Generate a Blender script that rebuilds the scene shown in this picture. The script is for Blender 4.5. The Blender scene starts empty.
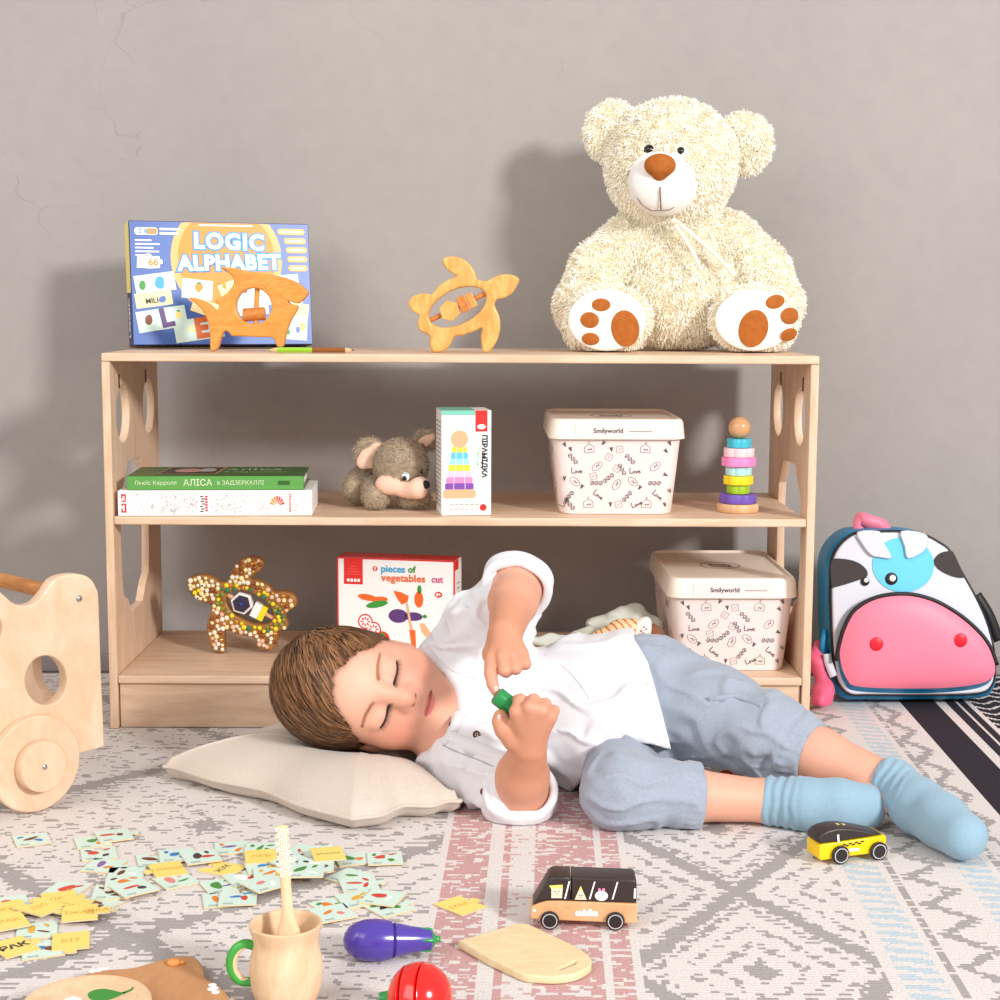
import bpy, bmesh, math, random
import numpy as np
from mathutils import Vector, Matrix, Euler

# ------------------------------------------------------------------ camera, world, lights
SC = bpy.context.scene
COL = SC.collection
FPX = 1615.36
PITCH, YAW, ROLL = 0.1212, 0.0056, 0.0047
CAM = Vector((0.0386, -2.0299, 0.5460))
_fw = Vector((math.sin(YAW)*math.cos(PITCH), math.cos(YAW)*math.cos(PITCH), -math.sin(PITCH)))
_r = _fw.cross(Vector((0, 0, 1))).normalized()
_u = _r.cross(_fw)
RGT = _r*math.cos(ROLL) + _u*math.sin(ROLL)
UPV = -_r*math.sin(ROLL) + _u*math.cos(ROLL)
cd = bpy.data.cameras.new('camera')
cam = bpy.data.objects.new('camera', cd)
COL.objects.link(cam)
mw = Matrix((RGT, UPV, -_fw)).transposed().to_4x4()
mw.translation = CAM
cam.matrix_world = mw
cd.sensor_width = 36.0
cd.lens = FPX*36.0/1000.0
cd.clip_start = 0.05
SC.camera = cam
SC.view_settings.view_transform = 'Standard'
SC.view_settings.look = 'None'
SC.view_settings.gamma = 1.0
SC.view_settings.use_curve_mapping = False
SC.view_settings.exposure = 0.21
SC.cycles.use_denoising = True
SC.cycles.max_bounces = 14
SC.cycles.diffuse_bounces = 12

w = bpy.data.worlds.new('world')
SC.world = w
w.use_nodes = True
w.node_tree.nodes['Background'].inputs[0].default_value = (1.0, 0.965, 0.94, 1)
w.node_tree.nodes['Background'].inputs[1].default_value = 0.62


def area(name, loc, target, size, power, col):
    l = bpy.data.lights.new(name, 'AREA')
    l.shape = 'RECTANGLE'
    l.size, l.size_y = size
    l.energy = power
    l.color = col
    o = bpy.data.objects.new(name, l)
    COL.objects.link(o)
    o.location = loc
    o.rotation_euler = (Vector(target)-Vector(loc)).to_track_quat('-Z', 'Y').to_euler()
    return o


area('softbox_right', (2.96, -3.70, 2.10), (0.0, 0.1, 0.25), (0.62, 0.62), 184, (1.0, 0.985, 0.975))
area('softbox_left', (-2.6, -3.6, 2.7), (0.0, -0.1, 0.2), (3.2, 3.2), 92, (1.0, 0.98, 0.97))


# ------------------------------------------------------------------ pixel rays (only used to measure positions)
def ray(px, py):
    return _fw + RGT*((px-500)/FPX) + UPV*((500-py)/FPX)


def gnd(px, py, z=0.0):
    d = ray(px, py)
    return CAM + d*((z-CAM.z)/d.z)


def at(px, py, y):
    d = ray(px, py)
    return CAM + d*((y-CAM.y)/d.y)


# ------------------------------------------------------------------ materials
def lin(c):
    out = []
    for v in c[:3]:
        v = v/255.0
        out.append(v/12.92 if v <= 0.04045 else ((v+0.055)/1.055)**2.4)
    return (*out, 1.0)


_MC = {}


def mat(name, c, rough=0.5, spec=0.4, noise=0.0, nscale=60.0, bump=0.0, bscale=200.0, sheen=0.0, metal=0.0, sss=0.0, coat=0.0, attr=None):
    """plain surface with optional tonal noise and bump"""
    if name in _MC:
        return _MC[name]
    m = bpy.data.materials.new(name)
    m.use_nodes = True
    nt = m.node_tree
    b = nt.nodes['Principled BSDF']
    col = lin(c)
    b.inputs['Base Color'].default_value = col
    b.inputs['Roughness'].default_value = rough
    b.inputs['Specular IOR Level'].default_value = spec
    b.inputs['Metallic'].default_value = metal
    if sheen:
        b.inputs['Sheen Weight'].default_value = sheen
    if coat:
        b.inputs['Coat Weight'].default_value = coat
        b.inputs['Coat Roughness'].default_value = 0.15
    if sss:
        b.inputs['Subsurface Weight'].default_value = sss
        b.inputs['Subsurface Radius'].default_value = (0.012, 0.005, 0.003)
        b.inputs['Subsurface Scale'].default_value = 0.6
    L = nt.links.new
    tc = None
    if noise or bump:
        tc = nt.nodes.new('ShaderNodeTexCoord')
    src = None
    if noise:
        n = nt.nodes.new('ShaderNodeTexNoise')
        n.inputs['Scale'].default_value = nscale
        n.inputs['Detail'].default_value = 4
        L(tc.outputs['Object'], n.inputs['Vector'])
        r = nt.nodes.new('ShaderNodeValToRGB')
        r.color_ramp.elements[0].position = 0.3
        r.color_ramp.elements[1].position = 0.7
        lo = [max(0, v*(1-noise)) for v in col[:3]]
        hi = [min(1, v*(1+noise)) for v in col[:3]]
        r.color_ramp.elements[0].color = (*lo, 1)
        r.color_ramp.elements[1].color = (*hi, 1)
        L(n.outputs['Fac'], r.inputs['Fac'])
        src = r.outputs['Color']
        L(src, b.inputs['Base Color'])
    if attr:
        a = nt.nodes.new('ShaderNodeAttribute')
        a.attribute_name = attr
        L(a.outputs['Color'], b.inputs['Base Color'])
    if bump:
        n2 = nt.nodes.new('ShaderNodeTexNoise')
        n2.inputs['Scale'].default_value = bscale
        n2.inputs['Detail'].default_value = 3
        L(tc.outputs['Object'], n2.inputs['Vector'])
        bp = nt.nodes.new('ShaderNodeBump')
        bp.inputs['Strength'].default_value = bump
        bp.inputs['Distance'].default_value = 0.002
        L(n2.outputs['Fac'], bp.inputs['Height'])
        L(bp.outputs['Normal'], b.inputs['Normal'])
    _MC[name] = m
    return m


def wood(name, c1, c2, stretch=(1, 12, 12), scale=6.0, rough=0.45, spec=0.35, fleck=0.0):
    """wood grain: noise stretched along the grain axis"""
    if name in _MC:
        return _MC[name]
    m = bpy.data.materials.new(name)
    m.use_nodes = True
    nt = m.node_tree
    L = nt.links.new
    b = nt.nodes['Principled BSDF']
    b.inputs['Roughness'].default_value = rough
    b.inputs['Specular IOR Level'].default_value = spec
    tc = nt.nodes.new('ShaderNodeTexCoord')
    mp = nt.nodes.new('ShaderNodeMapping')
    mp.inputs['Scale'].default_value = stretch
    L(tc.outputs['Object'], mp.inputs['Vector'])
    n = nt.nodes.new('ShaderNodeTexNoise')
    n.inputs['Scale'].default_value = scale
    n.inputs['Detail'].default_value = 6
    n.inputs['Distortion'].default_value = 1.4
    L(mp.outputs['Vector'], n.inputs['Vector'])
    r = nt.nodes.new('ShaderNodeValToRGB')
    r.color_ramp.elements[0].position = 0.32
    r.color_ramp.elements[1].position = 0.66
    r.color_ramp.elements[0].color = lin(c2)
    r.color_ramp.elements[1].color = lin(c1)
    L(n.outputs['Fac'], r.inputs['Fac'])
    n2 = nt.nodes.new('ShaderNodeTexNoise')
    n2.inputs['Scale'].default_value = scale*9
    n2.inputs['Detail'].default_value = 3
    L(mp.outputs['Vector'], n2.inputs['Vector'])
    mx = nt.nodes.new('ShaderNodeMixRGB')
    mx.blend_type = 'MULTIPLY'
    mx.inputs['Fac'].default_value = 0.16
    L(r.outputs['Color'], mx.inputs['Color1'])
    L(n2.outputs['Fac'], mx.inputs['Color2'])
    L(mx.outputs['Color'], b.inputs['Base Color'])
    bp = nt.nodes.new('ShaderNodeBump')
    bp.inputs['Strength'].default_value = 0.05
    bp.inputs['Distance'].default_value = 0.001
    L(n2.outputs['Fac'], bp.inputs['Height'])
    L(bp.outputs['Normal'], b.inputs['Normal'])
    _MC[name] = m
    return m


# ------------------------------------------------------------------ objects
def tag(o, label=None, cat=None, group=None, kind=None):
    if label:
        o['label'] = label
    if cat:
        o['category'] = cat
    if group:
        o['group'] = group
    if kind:
        o['kind'] = kind
    return o


def thing(name, label, cat, loc=(0, 0, 0), rot=(0, 0, 0), group=None):
    o = bpy.data.objects.new(name, None)
    o.empty_display_size = 0.02
    COL.objects.link(o)
    o.location = loc
    o.rotation_euler = rot
    return tag(o, label, cat, group)


def link(name, me, mats, parent=None, smooth=None):
    if not isinstance(mats, (list, tuple)):
        mats = [mats]
    for i, m in enumerate(mats):
        if i < len(me.materials):
            me.materials[i] = m
        else:
            me.materials.append(m)
    if smooth is not None and len(me.polygons):
        me.polygons.foreach_set('use_smooth', [True]*len(me.polygons))
        if smooth < 180:
            me.set_sharp_from_angle(angle=math.radians(smooth))
    o = bpy.data.objects.new(name, me)
    COL.objects.link(o)
    if parent:
        o.parent = parent
    return o


def bev(o, wd, seg=2, ang=30):
    md = o.modifiers.new('edge', 'BEVEL')
    md.width = wd
    md.segments = seg
    md.limit_method = 'ANGLE'
    md.angle_limit = math.radians(ang)
    md.harden_normals = False
    return o


def copy_tree(o, parent=None):
    c = o.copy()
    COL.objects.link(c)
    c.parent = parent
    for ch in [k for k in bpy.data.objects if k.parent == o]:
        copy_tree(ch, c)
    return c


def T(x=0, y=0, z=0):
    return Matrix.Translation((x, y, z))


def RX(d):
    return Matrix.Rotation(math.radians(d), 4, 'X')


def RY(d):
    return Matrix.Rotation(math.radians(d), 4, 'Y')


def RZ(d):
    return Matrix.Rotation(math.radians(d), 4, 'Z')


def SV(x, y, z):
    return Matrix.Diagonal((x, y, z, 1))


def align(a, b):
    """matrix taking local z (0..1 scaled by caller) to the segment a->b"""
    a, b = Vector(a), Vector(b)
    q = (b-a).to_track_quat('Z', 'Y')
    return Matrix.Translation(a) @ q.to_matrix().to_4x4()


class MB:
    def __init__(s):
        s.v, s.f, s.m = [], [], []

    def add(s, vs, fs, M=None, mi=0):
        n = len(s.v)
        if M is not None:
            vs = [M @ Vector(v) for v in vs]
        s.v += [tuple(v) for v in vs]
        s.f += [tuple(i+n for i in f) for f in fs]
        s.m += [mi]*len(fs)
        return s

    def box(s, x0, x1, y0, y1, z0, z1, M=None, mi=0):
        vs = [(x0, y0, z0), (x1, y0, z0), (x1, y1, z0), (x0, y1, z0), (x0, y0, z1), (x1, y0, z1), (x1, y1, z1), (x0, y1, z1)]
        fs = [(3, 2, 1, 0), (4, 5, 6, 7), (0, 1, 5, 4), (1, 2, 6, 5), (2, 3, 7, 6), (3, 0, 4, 7)]
        return s.add(vs, fs, M, mi)

    def lathe(s, prof, n=32, M=None, mi=0, cap=True):
        """profile of (r, z) from bottom to top around z"""
        vs, fs = [], []
        for r, z in prof:
            for k in range(n):
                a = 2*math.pi*k/n
                vs.append((r*math.cos(a), r*math.sin(a), z))
        for i in range(len(prof)-1):
            for k in range(n):
                k2 = (k+1) % n
                fs.append((i*n+k, i*n+k2, (i+1)*n+k2, (i+1)*n+k))
        if cap:
            if prof[0][0] > 1e-6:
                fs.append(tuple(range(n-1, -1, -1)))
            if prof[-1][0] > 1e-6:
                e = (len(prof)-1)*n
                fs.append(tuple(e+k for k in range(n)))
        return s.add(vs, fs, M, mi)

    def cyl(s, a, b, r, r2=None, n=20, mi=0):
        d = (Vector(b)-Vector(a)).length
        return s.lathe([(r, 0), (r if r2 is None else r2, d)], n, align(a, b), mi)

    def ball(s, c, r, n=24, mi=0, M=None):
        if not isinstance(r, (tuple, list)):
            r = (r, r, r)
        k = n//2
        prof = [(math.sin(math.pi*i/k), -math.cos(math.pi*i/k)) for i in range(k+1)]
        prof[0] = (1e-5, -1)
        prof[-1] = (1e-5, 1)
        MM = T(*c) @ (M if M is not None else Matrix()) @ SV(*r)
        return s.lathe(prof, n, MM, mi, cap=True)

    def tube(s, path, r, n=10, mi=0, close=False, M=None):
        """round tube along a path, r a number or one per point"""
        P = [Vector(p) for p in path]
        m = len(P)
        rs = r if isinstance(r, (list, tuple)) else [r]*m
        vs, fs = [], []
        up = Vector((0.13, 0.21, 0.97))
        side = None
        for i in range(m):
            if close:
                t = P[(i+1) % m]-P[i-1]
            else:
                t = P[min(i+1, m-1)]-P[max(i-1, 0)]
            t.normalize()
            if side is None:
                side = t.cross(up)
                if side.length < 1e-3:
                    side = t.cross(Vector((1, 0, 0)))
            side = (side-t*side.dot(t)).normalized()
            bi = t.cross(side)
            for k in range(n):
                a = 2*math.pi*k/n
                vs.append(P[i]+side*(math.cos(a)*rs[i])+bi*(math.sin(a)*rs[i]))
        for i in range(m if close else m-1):
            j = (i+1) % m
            for k in range(n):
                k2 = (k+1) % n
                fs.append((i*n+k, i*n+k2, j*n+k2, j*n+k))
        if not close:
            fs.append(tuple(range(n-1, -1, -1)))
            fs.append(tuple((m-1)*n+k for k in range(n)))
        return s.add(vs, fs, M, mi)

    def mesh(s, me, M=None, mi=0):
        return s.add([v.co.copy() for v in me.vertices], [tuple(p.vertices) for p in me.polygons], M, mi)

    def build(s, name, mats, parent=None, smooth=40):
        me = bpy.data.meshes.new(name)
        me.from_pydata(s.v, [], s.f)
        me.polygons.foreach_set('material_index', s.m)
        me.update()
        return link(name, me, mats, parent, smooth)


def from_curve(cu):
    o = bpy.data.objects.new('tmp', cu)
    COL.objects.link(o)
    dg = bpy.context.evaluated_depsgraph_get()
    me = bpy.data.meshes.new_from_object(o.evaluated_get(dg))
    bpy.data.objects.remove(o)
    bpy.data.curves.remove(cu)
    return me


def spline(pts, n=6, closed=True):
    """Catmull-Rom through 2D or 3D points"""
    P = [Vector(p) for p in pts]
    m = len(P)
    out = []
    rng = m if closed else m-1
    for i in range(rng):
        p0 = P[(i-1) % m] if closed else P[max(i-1, 0)]
        p1, p2 = P[i], P[(i+1) % m]
        p3 = P[(i+2) % m] if closed else P[min(i+2, m-1)]
        for k in range(n):
            t = k/n
            out.append(0.5*((2*p1)+(p2-p0)*t+(2*p0-5*p1+4*p2-p3)*t*t+(3*p1-p0-3*p2+p3)*t**3))
    if not closed:
        out.append(P[-1])
    return out


def circ(cx, cy, r, n=32, r2=None, rot=0):
    r2 = r if r2 is None else r2
    ca, sa = math.cos(rot), math.sin(rot)
    out = []
    for k in range(n):
        a = 2*math.pi*k/n
        x, y = r*math.cos(a), r2*math.sin(a)
        out.append((cx+x*ca-y*sa, cy+x*sa+y*ca))
    return out


def plate(loops, th, bevel=0.0, seg=2):
    """flat plate in local xy, thickness along z (centred), holes allowed"""
    cu = bpy.data.curves.new('plate', 'CURVE')
    cu.dimensions = '2D'
    cu.fill_mode = 'BOTH'
    for lp in loops:
        sp = cu.splines.new('POLY')
        sp.points.add(len(lp)-1)
        for i, p in enumerate(lp):
            sp.points[i].co = (p[0], p[1], 0, 1)
        sp.use_cyclic_u = True
    cu.extrude = max(0.0, th/2-bevel)
    cu.bevel_depth = bevel
    cu.bevel_resolution = seg
    cu.offset = -bevel
    return from_curve(cu)


STAND = RX(90)          # plate xy -> xz, facing -y


def text_mesh(s, size, th=0.0, off=0.0, align_x='CENTER', shear=0.0, space=1.0):
    cu = bpy.data.curves.new('text', 'FONT')
    cu.body = s
    cu.size = size
    cu.align_x = align_x
    cu.align_y = 'CENTER'
    cu.offset = off
    cu.extrude = th
    cu.shear = shear
    cu.space_character = space
    cu.resolution_u = 3
    return from_curve(cu)


def quad(mb, pts, z, mi, M=None):
    """flat printed patch in local xy at height z"""
    mb.add([(p[0], p[1], z) for p in pts], [tuple(range(len(pts)))], M, mi)


# ------------------------------------------------------------------ signed distance modelling
def nrm(v):
    return v/(np.linalg.norm(v)+1e-12)


class SDF:
    """union of blended primitives; each is evaluated only inside its own bounds"""
    def __init__(s):
        s.p = []

    def add(s, fn, lo, hi, k=0.01, op='u'):
        s.p.append((fn, np.array(lo, float), np.array(hi, float), k, op))
        return s

    def cone(s, a, b, ra, rb, k=0.01, op='u'):
        a, b = np.array(a, float), np.array(b, float)
        r = max(ra, rb)

        def fn(X):
            ba = b-a
            h = np.clip(((X-a)@ba)/max(ba@ba, 1e-12), 0, 1)
            return np.linalg.norm(X-a-h[..., None]*ba, axis=-1)-(ra+(rb-ra)*h)
        return s.add(fn, np.minimum(a, b)-r, np.maximum(a, b)+r, k, op)

    def ell(s, c, r, R=None, k=0.01, op='u'):
        c, r = np.array(c, float), np.array(r, float)
        R = np.eye(3) if R is None else np.array(R, float)      # columns = local axes
        m = r.max()

        def fn(X):
            q = (X-c)@R
            k0 = np.linalg.norm(q/r, axis=-1)
            k1 = np.linalg.norm(q/(r*r), axis=-1)
            return k0*(k0-1)/np.maximum(k1, 1e-9)
        return s.add(fn, c-m, c+m, k, op)

    def chain(s, pts, rs, k=0.01, op='u'):
        for i in range(len(pts)-1):
            s.cone(pts[i], pts[i+1], rs[i], rs[i+1], k, op)
        return s

    def ev(s, X):
        F = np.full(X.shape[:-1], 0.06)
        for fn, lo, hi, k, op in s.p:
            F = comb(F, fn(X), k, op)
        return F

    def grid(s, h, pad=0.012, post=None):
        lo = np.min([p[1] for p in s.p if p[4] == 'u'], 0)-pad
        hi = np.max([p[2] for p in s.p if p[4] == 'u'], 0)+pad
        n = np.ceil((hi-lo)/h).astype(int)+1
        F = np.full(n, 0.06, np.float32)
        ax = [lo[i]+h*np.arange(n[i]) for i in range(3)]
        for fn, l, u, k, op in s.p:
            a = np.clip(np.floor((l-lo-k-0.02)/h).astype(int), 0, n)
            b = np.clip(np.ceil((u-lo+k+0.02)/h).astype(int)+1, 0, n)
            if (b <= a).any():
                continue
            sl = tuple(slice(a[i], b[i]) for i in range(3))
            X = np.stack(np.meshgrid(ax[0][sl[0]], ax[1][sl[1]], ax[2][sl[2]], indexing='ij'), -1)
            F[sl] = comb(F[sl], fn(X), k, op)
        return F, lo


def comb(F, d, k, op):
    if op == 'u':
        if k <= 0:
            return np.minimum(F, d)
        h = np.maximum(k-np.abs(F-d), 0)/k
        return np.minimum(F, d)-h*h*k*0.25
    if op == 's':
        d = -d
    if k <= 0:
        return np.maximum(F, d)
    h = np.maximum(k-np.abs(F-d), 0)/k
    return np.maximum(F, d)+h*h*k*0.25


def surfnet(F, lo, h):
    """naive surface nets"""
    S = F < 0
    n = np.array(F.shape)-1
    acc = np.zeros((*n, 3), np.float32)
    cnt = np.zeros(n, np.int16)
    cs = [slice(0, -1), slice(1, None)]
    for ax in range(3):
        o = [a for a in range(3) if a != ax]
        for i in (0, 1):
            for j in (0, 1):
                sa = [None]*3
                sa[o[0]], sa[o[1]] = cs[i], cs[j]
                sb = list(sa)
                sa[ax], sb[ax] = cs[0], cs[1]
                A, B = F[tuple(sa)], F[tuple(sb)]
                c = (A < 0) != (B < 0)
                t = np.where(c, A/np.where(c, A-B, 1), 0)
                acc[..., ax] += t
                acc[..., o[0]] += c*i
                acc[..., o[1]] += c*j
                cnt += c
    act = cnt > 0
    idx = np.full(n, -1, np.int64)
    idx[act] = np.arange(act.sum())
    ijk = np.argwhere(act)
    V = lo+h*(ijk+acc[act]/cnt[act][:, None])
    Q = []
    for ax in range(3):
        o = [(ax+1) % 3, (ax+2) % 3]
        sl0 = [slice(1, -1)]*3
        sl1 = [slice(1, -1)]*3
        sl0[ax], sl1[ax] = slice(0, -1), slice(1, None)
        A, B = S[tuple(sl0)], S[tuple(sl1)]
        e = np.argwhere(A != B)
        if not len(e):
            continue
        sgn = A[tuple(e.T)]
        b = e.copy()
        for a in o:
            b[:, a] += 1
        def cell(d0, d1):
            c = b.copy()
            c[:, o[0]] += d0
            c[:, o[1]] += d1
            return idx[tuple(c.T)]
        q = np.stack([cell(-1, -1), cell(0, -1), cell(0, 0), cell(-1, 0)], 1)
        q[~sgn] = q[~sgn][:, ::-1]
        Q.append(q)
    return V, np.concatenate(Q)


def relax(V, Q, it=1, lam=0.5):
    for _ in range(it):
        a = np.zeros_like(V)
        c = np.zeros(len(V))
        for i in range(4):
            p, q = Q[:, i], Q[:, (i+1) % 4]
            np.add.at(a, p, V[q]); np.add.at(c, p, 1)
            np.add.at(a, q, V[p]); np.add.at(c, q, 1)
        V = V+(a/np.maximum(c, 1)[:, None]-V)*lam
    return V


def np_mesh(name, V, Q):
    me = bpy.data.meshes.new(name)
    me.vertices.add(len(V))
    me.vertices.foreach_set('co', np.asarray(V, np.float32).ravel())
    nq = len(Q)
    k = Q.shape[1]
    me.loops.add(nq*k)
    me.loops.foreach_set('vertex_index', np.asarray(Q, np.int32).ravel())
    me.polygons.add(nq)
    me.polygons.foreach_set('loop_start', np.arange(0, nq*k, k, dtype=np.int32))
    me.polygons.foreach_set('loop_total', np.full(nq, k, dtype=np.int32))
    me.update(calc_edges=True)
    me.validate()
    return me


def largest(V, Q):
    """keep the biggest connected piece"""
    lab = np.arange(len(V))
    while True:
        m = lab[Q].min(1)
        new = lab.copy()
        for i in range(4):
            np.minimum.at(new, Q[:, i], m)
        new = new[new]
        if (new == lab).all():
            break
        lab = new
    u, c = np.unique(lab, return_counts=True)
    keep = lab == u[c.argmax()]
    mp = np.cumsum(keep)-1
    return V[keep], mp[Q[keep[Q[:, 0]]]]


def sdf_obj(name, sd, h, mats, parent=None, warp=None, rel=1, one=False, origin=None):
    F, lo = sd.grid(h)
    if warp is not None:
        n = F.shape
        ax = [lo[i]+h*np.arange(n[i]) for i in range(3)]
        near = np.abs(F) < 0.025
        ii = np.argwhere(near)
        X = lo+h*ii
        F[near] += warp(X).astype(np.float32)
    V, Q = surfnet(F, lo, h)
    if one:
        V, Q = largest(V, Q)
    V = relax(V, Q, rel)
    if origin is not None:
        V = V-np.array(origin)
    me = np_mesh(name, V, Q)
    return link(name, me, mats, parent, 180)


def vnoise(X, s, seed=0):
    """smooth value noise, -1..1, scale s in 1/m"""
    p = X*s
    i = np.floor(p).astype(np.int64)
    f = p-i
    f = f*f*(3-2*f)

    def hsh(a, b, c):
        n = (a*374761393+b*668265263+c*2147483647+seed*1274126177) & 0x7fffffff
        n = ((n ^ (n >> 13))*1274126177) & 0x7fffffff
        return ((n ^ (n >> 16)) & 0xffff)/32767.5-1
    out = 0
    for dx in (0, 1):
        for dy in (0, 1):
            for dz in (0, 1):
                wgt = (f[..., 0] if dx else 1-f[..., 0])*(f[..., 1] if dy else 1-f[..., 1])*(f[..., 2] if dz else 1-f[..., 2])
                out = out+wgt*hsh(i[..., 0]+dx, i[..., 1]+dy, i[..., 2]+dz)
    return out


# ------------------------------------------------------------------ the setting
class NT:
    def __init__(s, nt):
        s.nt = nt

    def m(s, op, a, b=None, c=None, clamp=False):
        n = s.nt.nodes.new('ShaderNodeMath')
        n.operation = op
        n.use_clamp = clamp
        for i, v in enumerate((a, b, c)):
            if v is None:
                continue
            if isinstance(v, (int, float)):
                n.inputs[i].default_value = v
            else:
                s.nt.links.new(v, n.inputs[i])
        return n.outputs[0]

    def band(s, x, lo, hi):
        return s.m('MULTIPLY', s.m('GREATER_THAN', x, lo), s.m('LESS_THAN', x, hi))

    def mix(s, f, a, b):
        n = s.nt.nodes.new('ShaderNodeMixRGB')
        for i, v in enumerate((f, a, b)):
            if isinstance(v, (int, float, tuple)):
                n.inputs[i].default_value = v
            else:
                s.nt.links.new(v, n.inputs[i])
        return n.outputs[0]

    def noise(s, vec, scale, detail=2, dist=0.0):
        n = s.nt.nodes.new('ShaderNodeTexNoise')
        n.inputs['Scale'].default_value = scale
        n.inputs['Detail'].default_value = detail
        n.inputs['Distortion'].default_value = dist
        s.nt.links.new(vec, n.inputs['Vector'])
        return n.outputs['Fac']

    def xyz(s, x, y, z):
        n = s.nt.nodes.new('ShaderNodeCombineXYZ')
        for i, v in enumerate((x, y, z)):
            if isinstance(v, (int, float)):
                n.inputs[i].default_value = v
            else:
                s.nt.links.new(v, n.inputs[i])
        return n.outputs[0]


def rug_material():
    m = bpy.data.materials.new('woven_rug')
    m.use_nodes = True
    nt = m.node_tree
    N = NT(nt)
    b = nt.nodes['Principled BSDF']
    b.inputs['Roughness'].default_value = 0.95
    b.inputs['Specular IOR Level'].default_value = 0.1
    tc = nt.nodes.new('ShaderNodeTexCoord')
    sp = nt.nodes.new('ShaderNodeSeparateXYZ')
    nt.links.new(tc.outputs['Object'], sp.inputs[0])
    x, y = sp.outputs[0], sp.outputs[1]
    # rug runs slightly turned; woven cells of about 3 x 4 mm
    s0 = N.m('SUBTRACT', x, N.m('MULTIPLY', N.m('ADD', y, 0.37), 0.035))
    s = N.m('SNAP', s0, 0.0035)
    t = N.m('SNAP', y, 0.0042)
    streak = N.noise(N.xyz(N.m('MULTIPLY', s, 55.0), N.m('MULTIPLY', t, 330.0), 0.0), 1.0, 2)
    streak2 = N.noise(N.xyz(N.m('MULTIPLY', s, 26.0), N.m('MULTIPLY', t, 210.0), 3.0), 1.0, 2)
    fine = N.noise(N.xyz(N.m('MULTIPLY', s0, 420.0), N.m('MULTIPLY', y, 420.0), 1.0), 1.0, 2)
    jit = N.m('MULTIPLY', N.m('SUBTRACT', streak, 0.5), 1.0)
    ivory, grey, red, blue, dark = lin((218, 211, 207)), lin((138, 132, 131)), lin((190, 134, 134)), lin((168, 194, 208)), lin((52, 48, 54))

    def diamonds(sc, hw, tc_, hp, ring, thick, lone=0.47, hr=0.14):
        tt = N.m('ABSOLUTE', N.m('SUBTRACT', N.m('MODULO', N.m('ADD', N.m('SUBTRACT', t, tc_), 20*hp+hp), 2*hp), hp))
        d = N.m('ADD', N.m('DIVIDE', tt, hp), N.m('DIVIDE', N.m('ABSOLUTE', N.m('SUBTRACT', s, sc)), hw))
        dj = N.m('ADD', d, N.m('ADD', N.m('MULTIPLY', jit, 0.26), N.m('MULTIPLY', N.m('SUBTRACT', streak2, 0.5), 0.22)))
        big = N.m('LESS_THAN', N.m('ABSOLUTE', N.m('SUBTRACT', dj, 1.0)), thick)
        fr = N.m('FRACT', N.m('MULTIPLY', dj, ring))
        rings = N.m('MULTIPLY', N.band(fr, 0.3, 0.62), N.m('GREATER_THAN', streak2, lone))
        heart = N.m('LESS_THAN', dj, hr)
        return N.m('MAXIMUM', N.m('MAXIMUM', big, rings), heart)
    dia_r = diamonds(0.276, 0.112, -0.757, 0.182, 4.2, 0.10)
    dia_l = diamonds(-0.262, 0.30, -0.39, 0.30, 7.0, 0.05, 0.53, 0.07)
    dash = N.m('MULTIPLY', N.m('GREATER_THAN', streak, 0.60), N.m('GREATER_THAN', streak2, 0.5))
    in_l = N.m('LESS_THAN', s, -0.008)
    in_r = N.band(s, 0.178, 0.376)
    g = N.m('MAXIMUM', N.m('MULTIPLY', N.m('MAXIMUM', dia_l, dash), in_l), N.m('MULTIPLY', dia_r, in_r))
    # grey ethnic bands on the right
    zz = N.m('ABSOLUTE', N.m('SUBTRACT', N.m('FRACT', N.m('MULTIPLY', t, 14.0)), 0.5))
    zig = N.m('ABSOLUTE', N.m('SUBTRACT', N.m('ADD', N.m('SUBTRACT', s, 0.446), N.m('MULTIPLY', jit, 0.035)), N.m('MULTIPLY', zz, 0.07)))
    g2 = N.m('MULTIPLY', N.band(s, 0.428, 0.492), N.m('MAXIMUM', N.m('LESS_THAN', zig, 0.0075), N.m('MULTIPLY', N.m('LESS_THAN', s, 0.435), N.m('GREATER_THAN', streak2, 0.44))))
    zz3 = N.m('ABSOLUTE', N.m('SUBTRACT', N.m('FRACT', N.m('MULTIPLY', t, 11.0)), 0.5))
    zig3 = N.m('LESS_THAN', N.m('ABSOLUTE', N.m('SUBTRACT', N.m('ADD', N.m('SUBTRACT', s, 0.548), N.m('MULTIPLY', jit, 0.028)), N.m('MULTIPLY', zz3, 0.045))), 0.006)
    g3 = N.m('MULTIPLY', N.band(s, 0.538, 0.585), N.m('MAXIMUM', zig3, N.m('MULTIPLY', N.m('LESS_THAN', s, 0.545), N.m('GREATER_THAN', streak, 0.46))))
    g = N.m('MAXIMUM', g, N.m('MAXIMUM', g2, g3))
    col = N.mix(N.m('MULTIPLY', g, N.m('ADD', 0.30, N.m('MULTIPLY', fine, 0.85))), ivory, grey)
    # red bands broken by pale weft
    rb = N.m('ADD', N.m('ADD', N.band(s, -0.003, 0.042), N.band(s, 0.053, 0.062)), N.m('ADD', N.band(s, 0.086, 0.146), N.band(s, 0.153, 0.170)))
    rw = N.band(s, 0.062, 0.086)
    cell = N.noise(N.xyz(N.m('MULTIPLY', N.m('SNAP', s0, 0.009), 130.0), N.m('MULTIPLY', N.m('SNAP', y, 0.007), 140.0), 5.0), 1.0, 1)
    keep = N.m('GREATER_THAN', N.m('ADD', N.m('MULTIPLY', streak, 0.6), N.m('MULTIPLY', cell, 0.4)), 0.462)
    col = N.mix(N.m('MULTIPLY', N.m('MULTIPLY', rb, keep), 0.78), col, red)
    col = N.mix(N.m('MULTIPLY', N.m('MULTIPLY', rw, N.m('GREATER_THAN', streak, 0.60)), 0.6), col, red)
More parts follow.
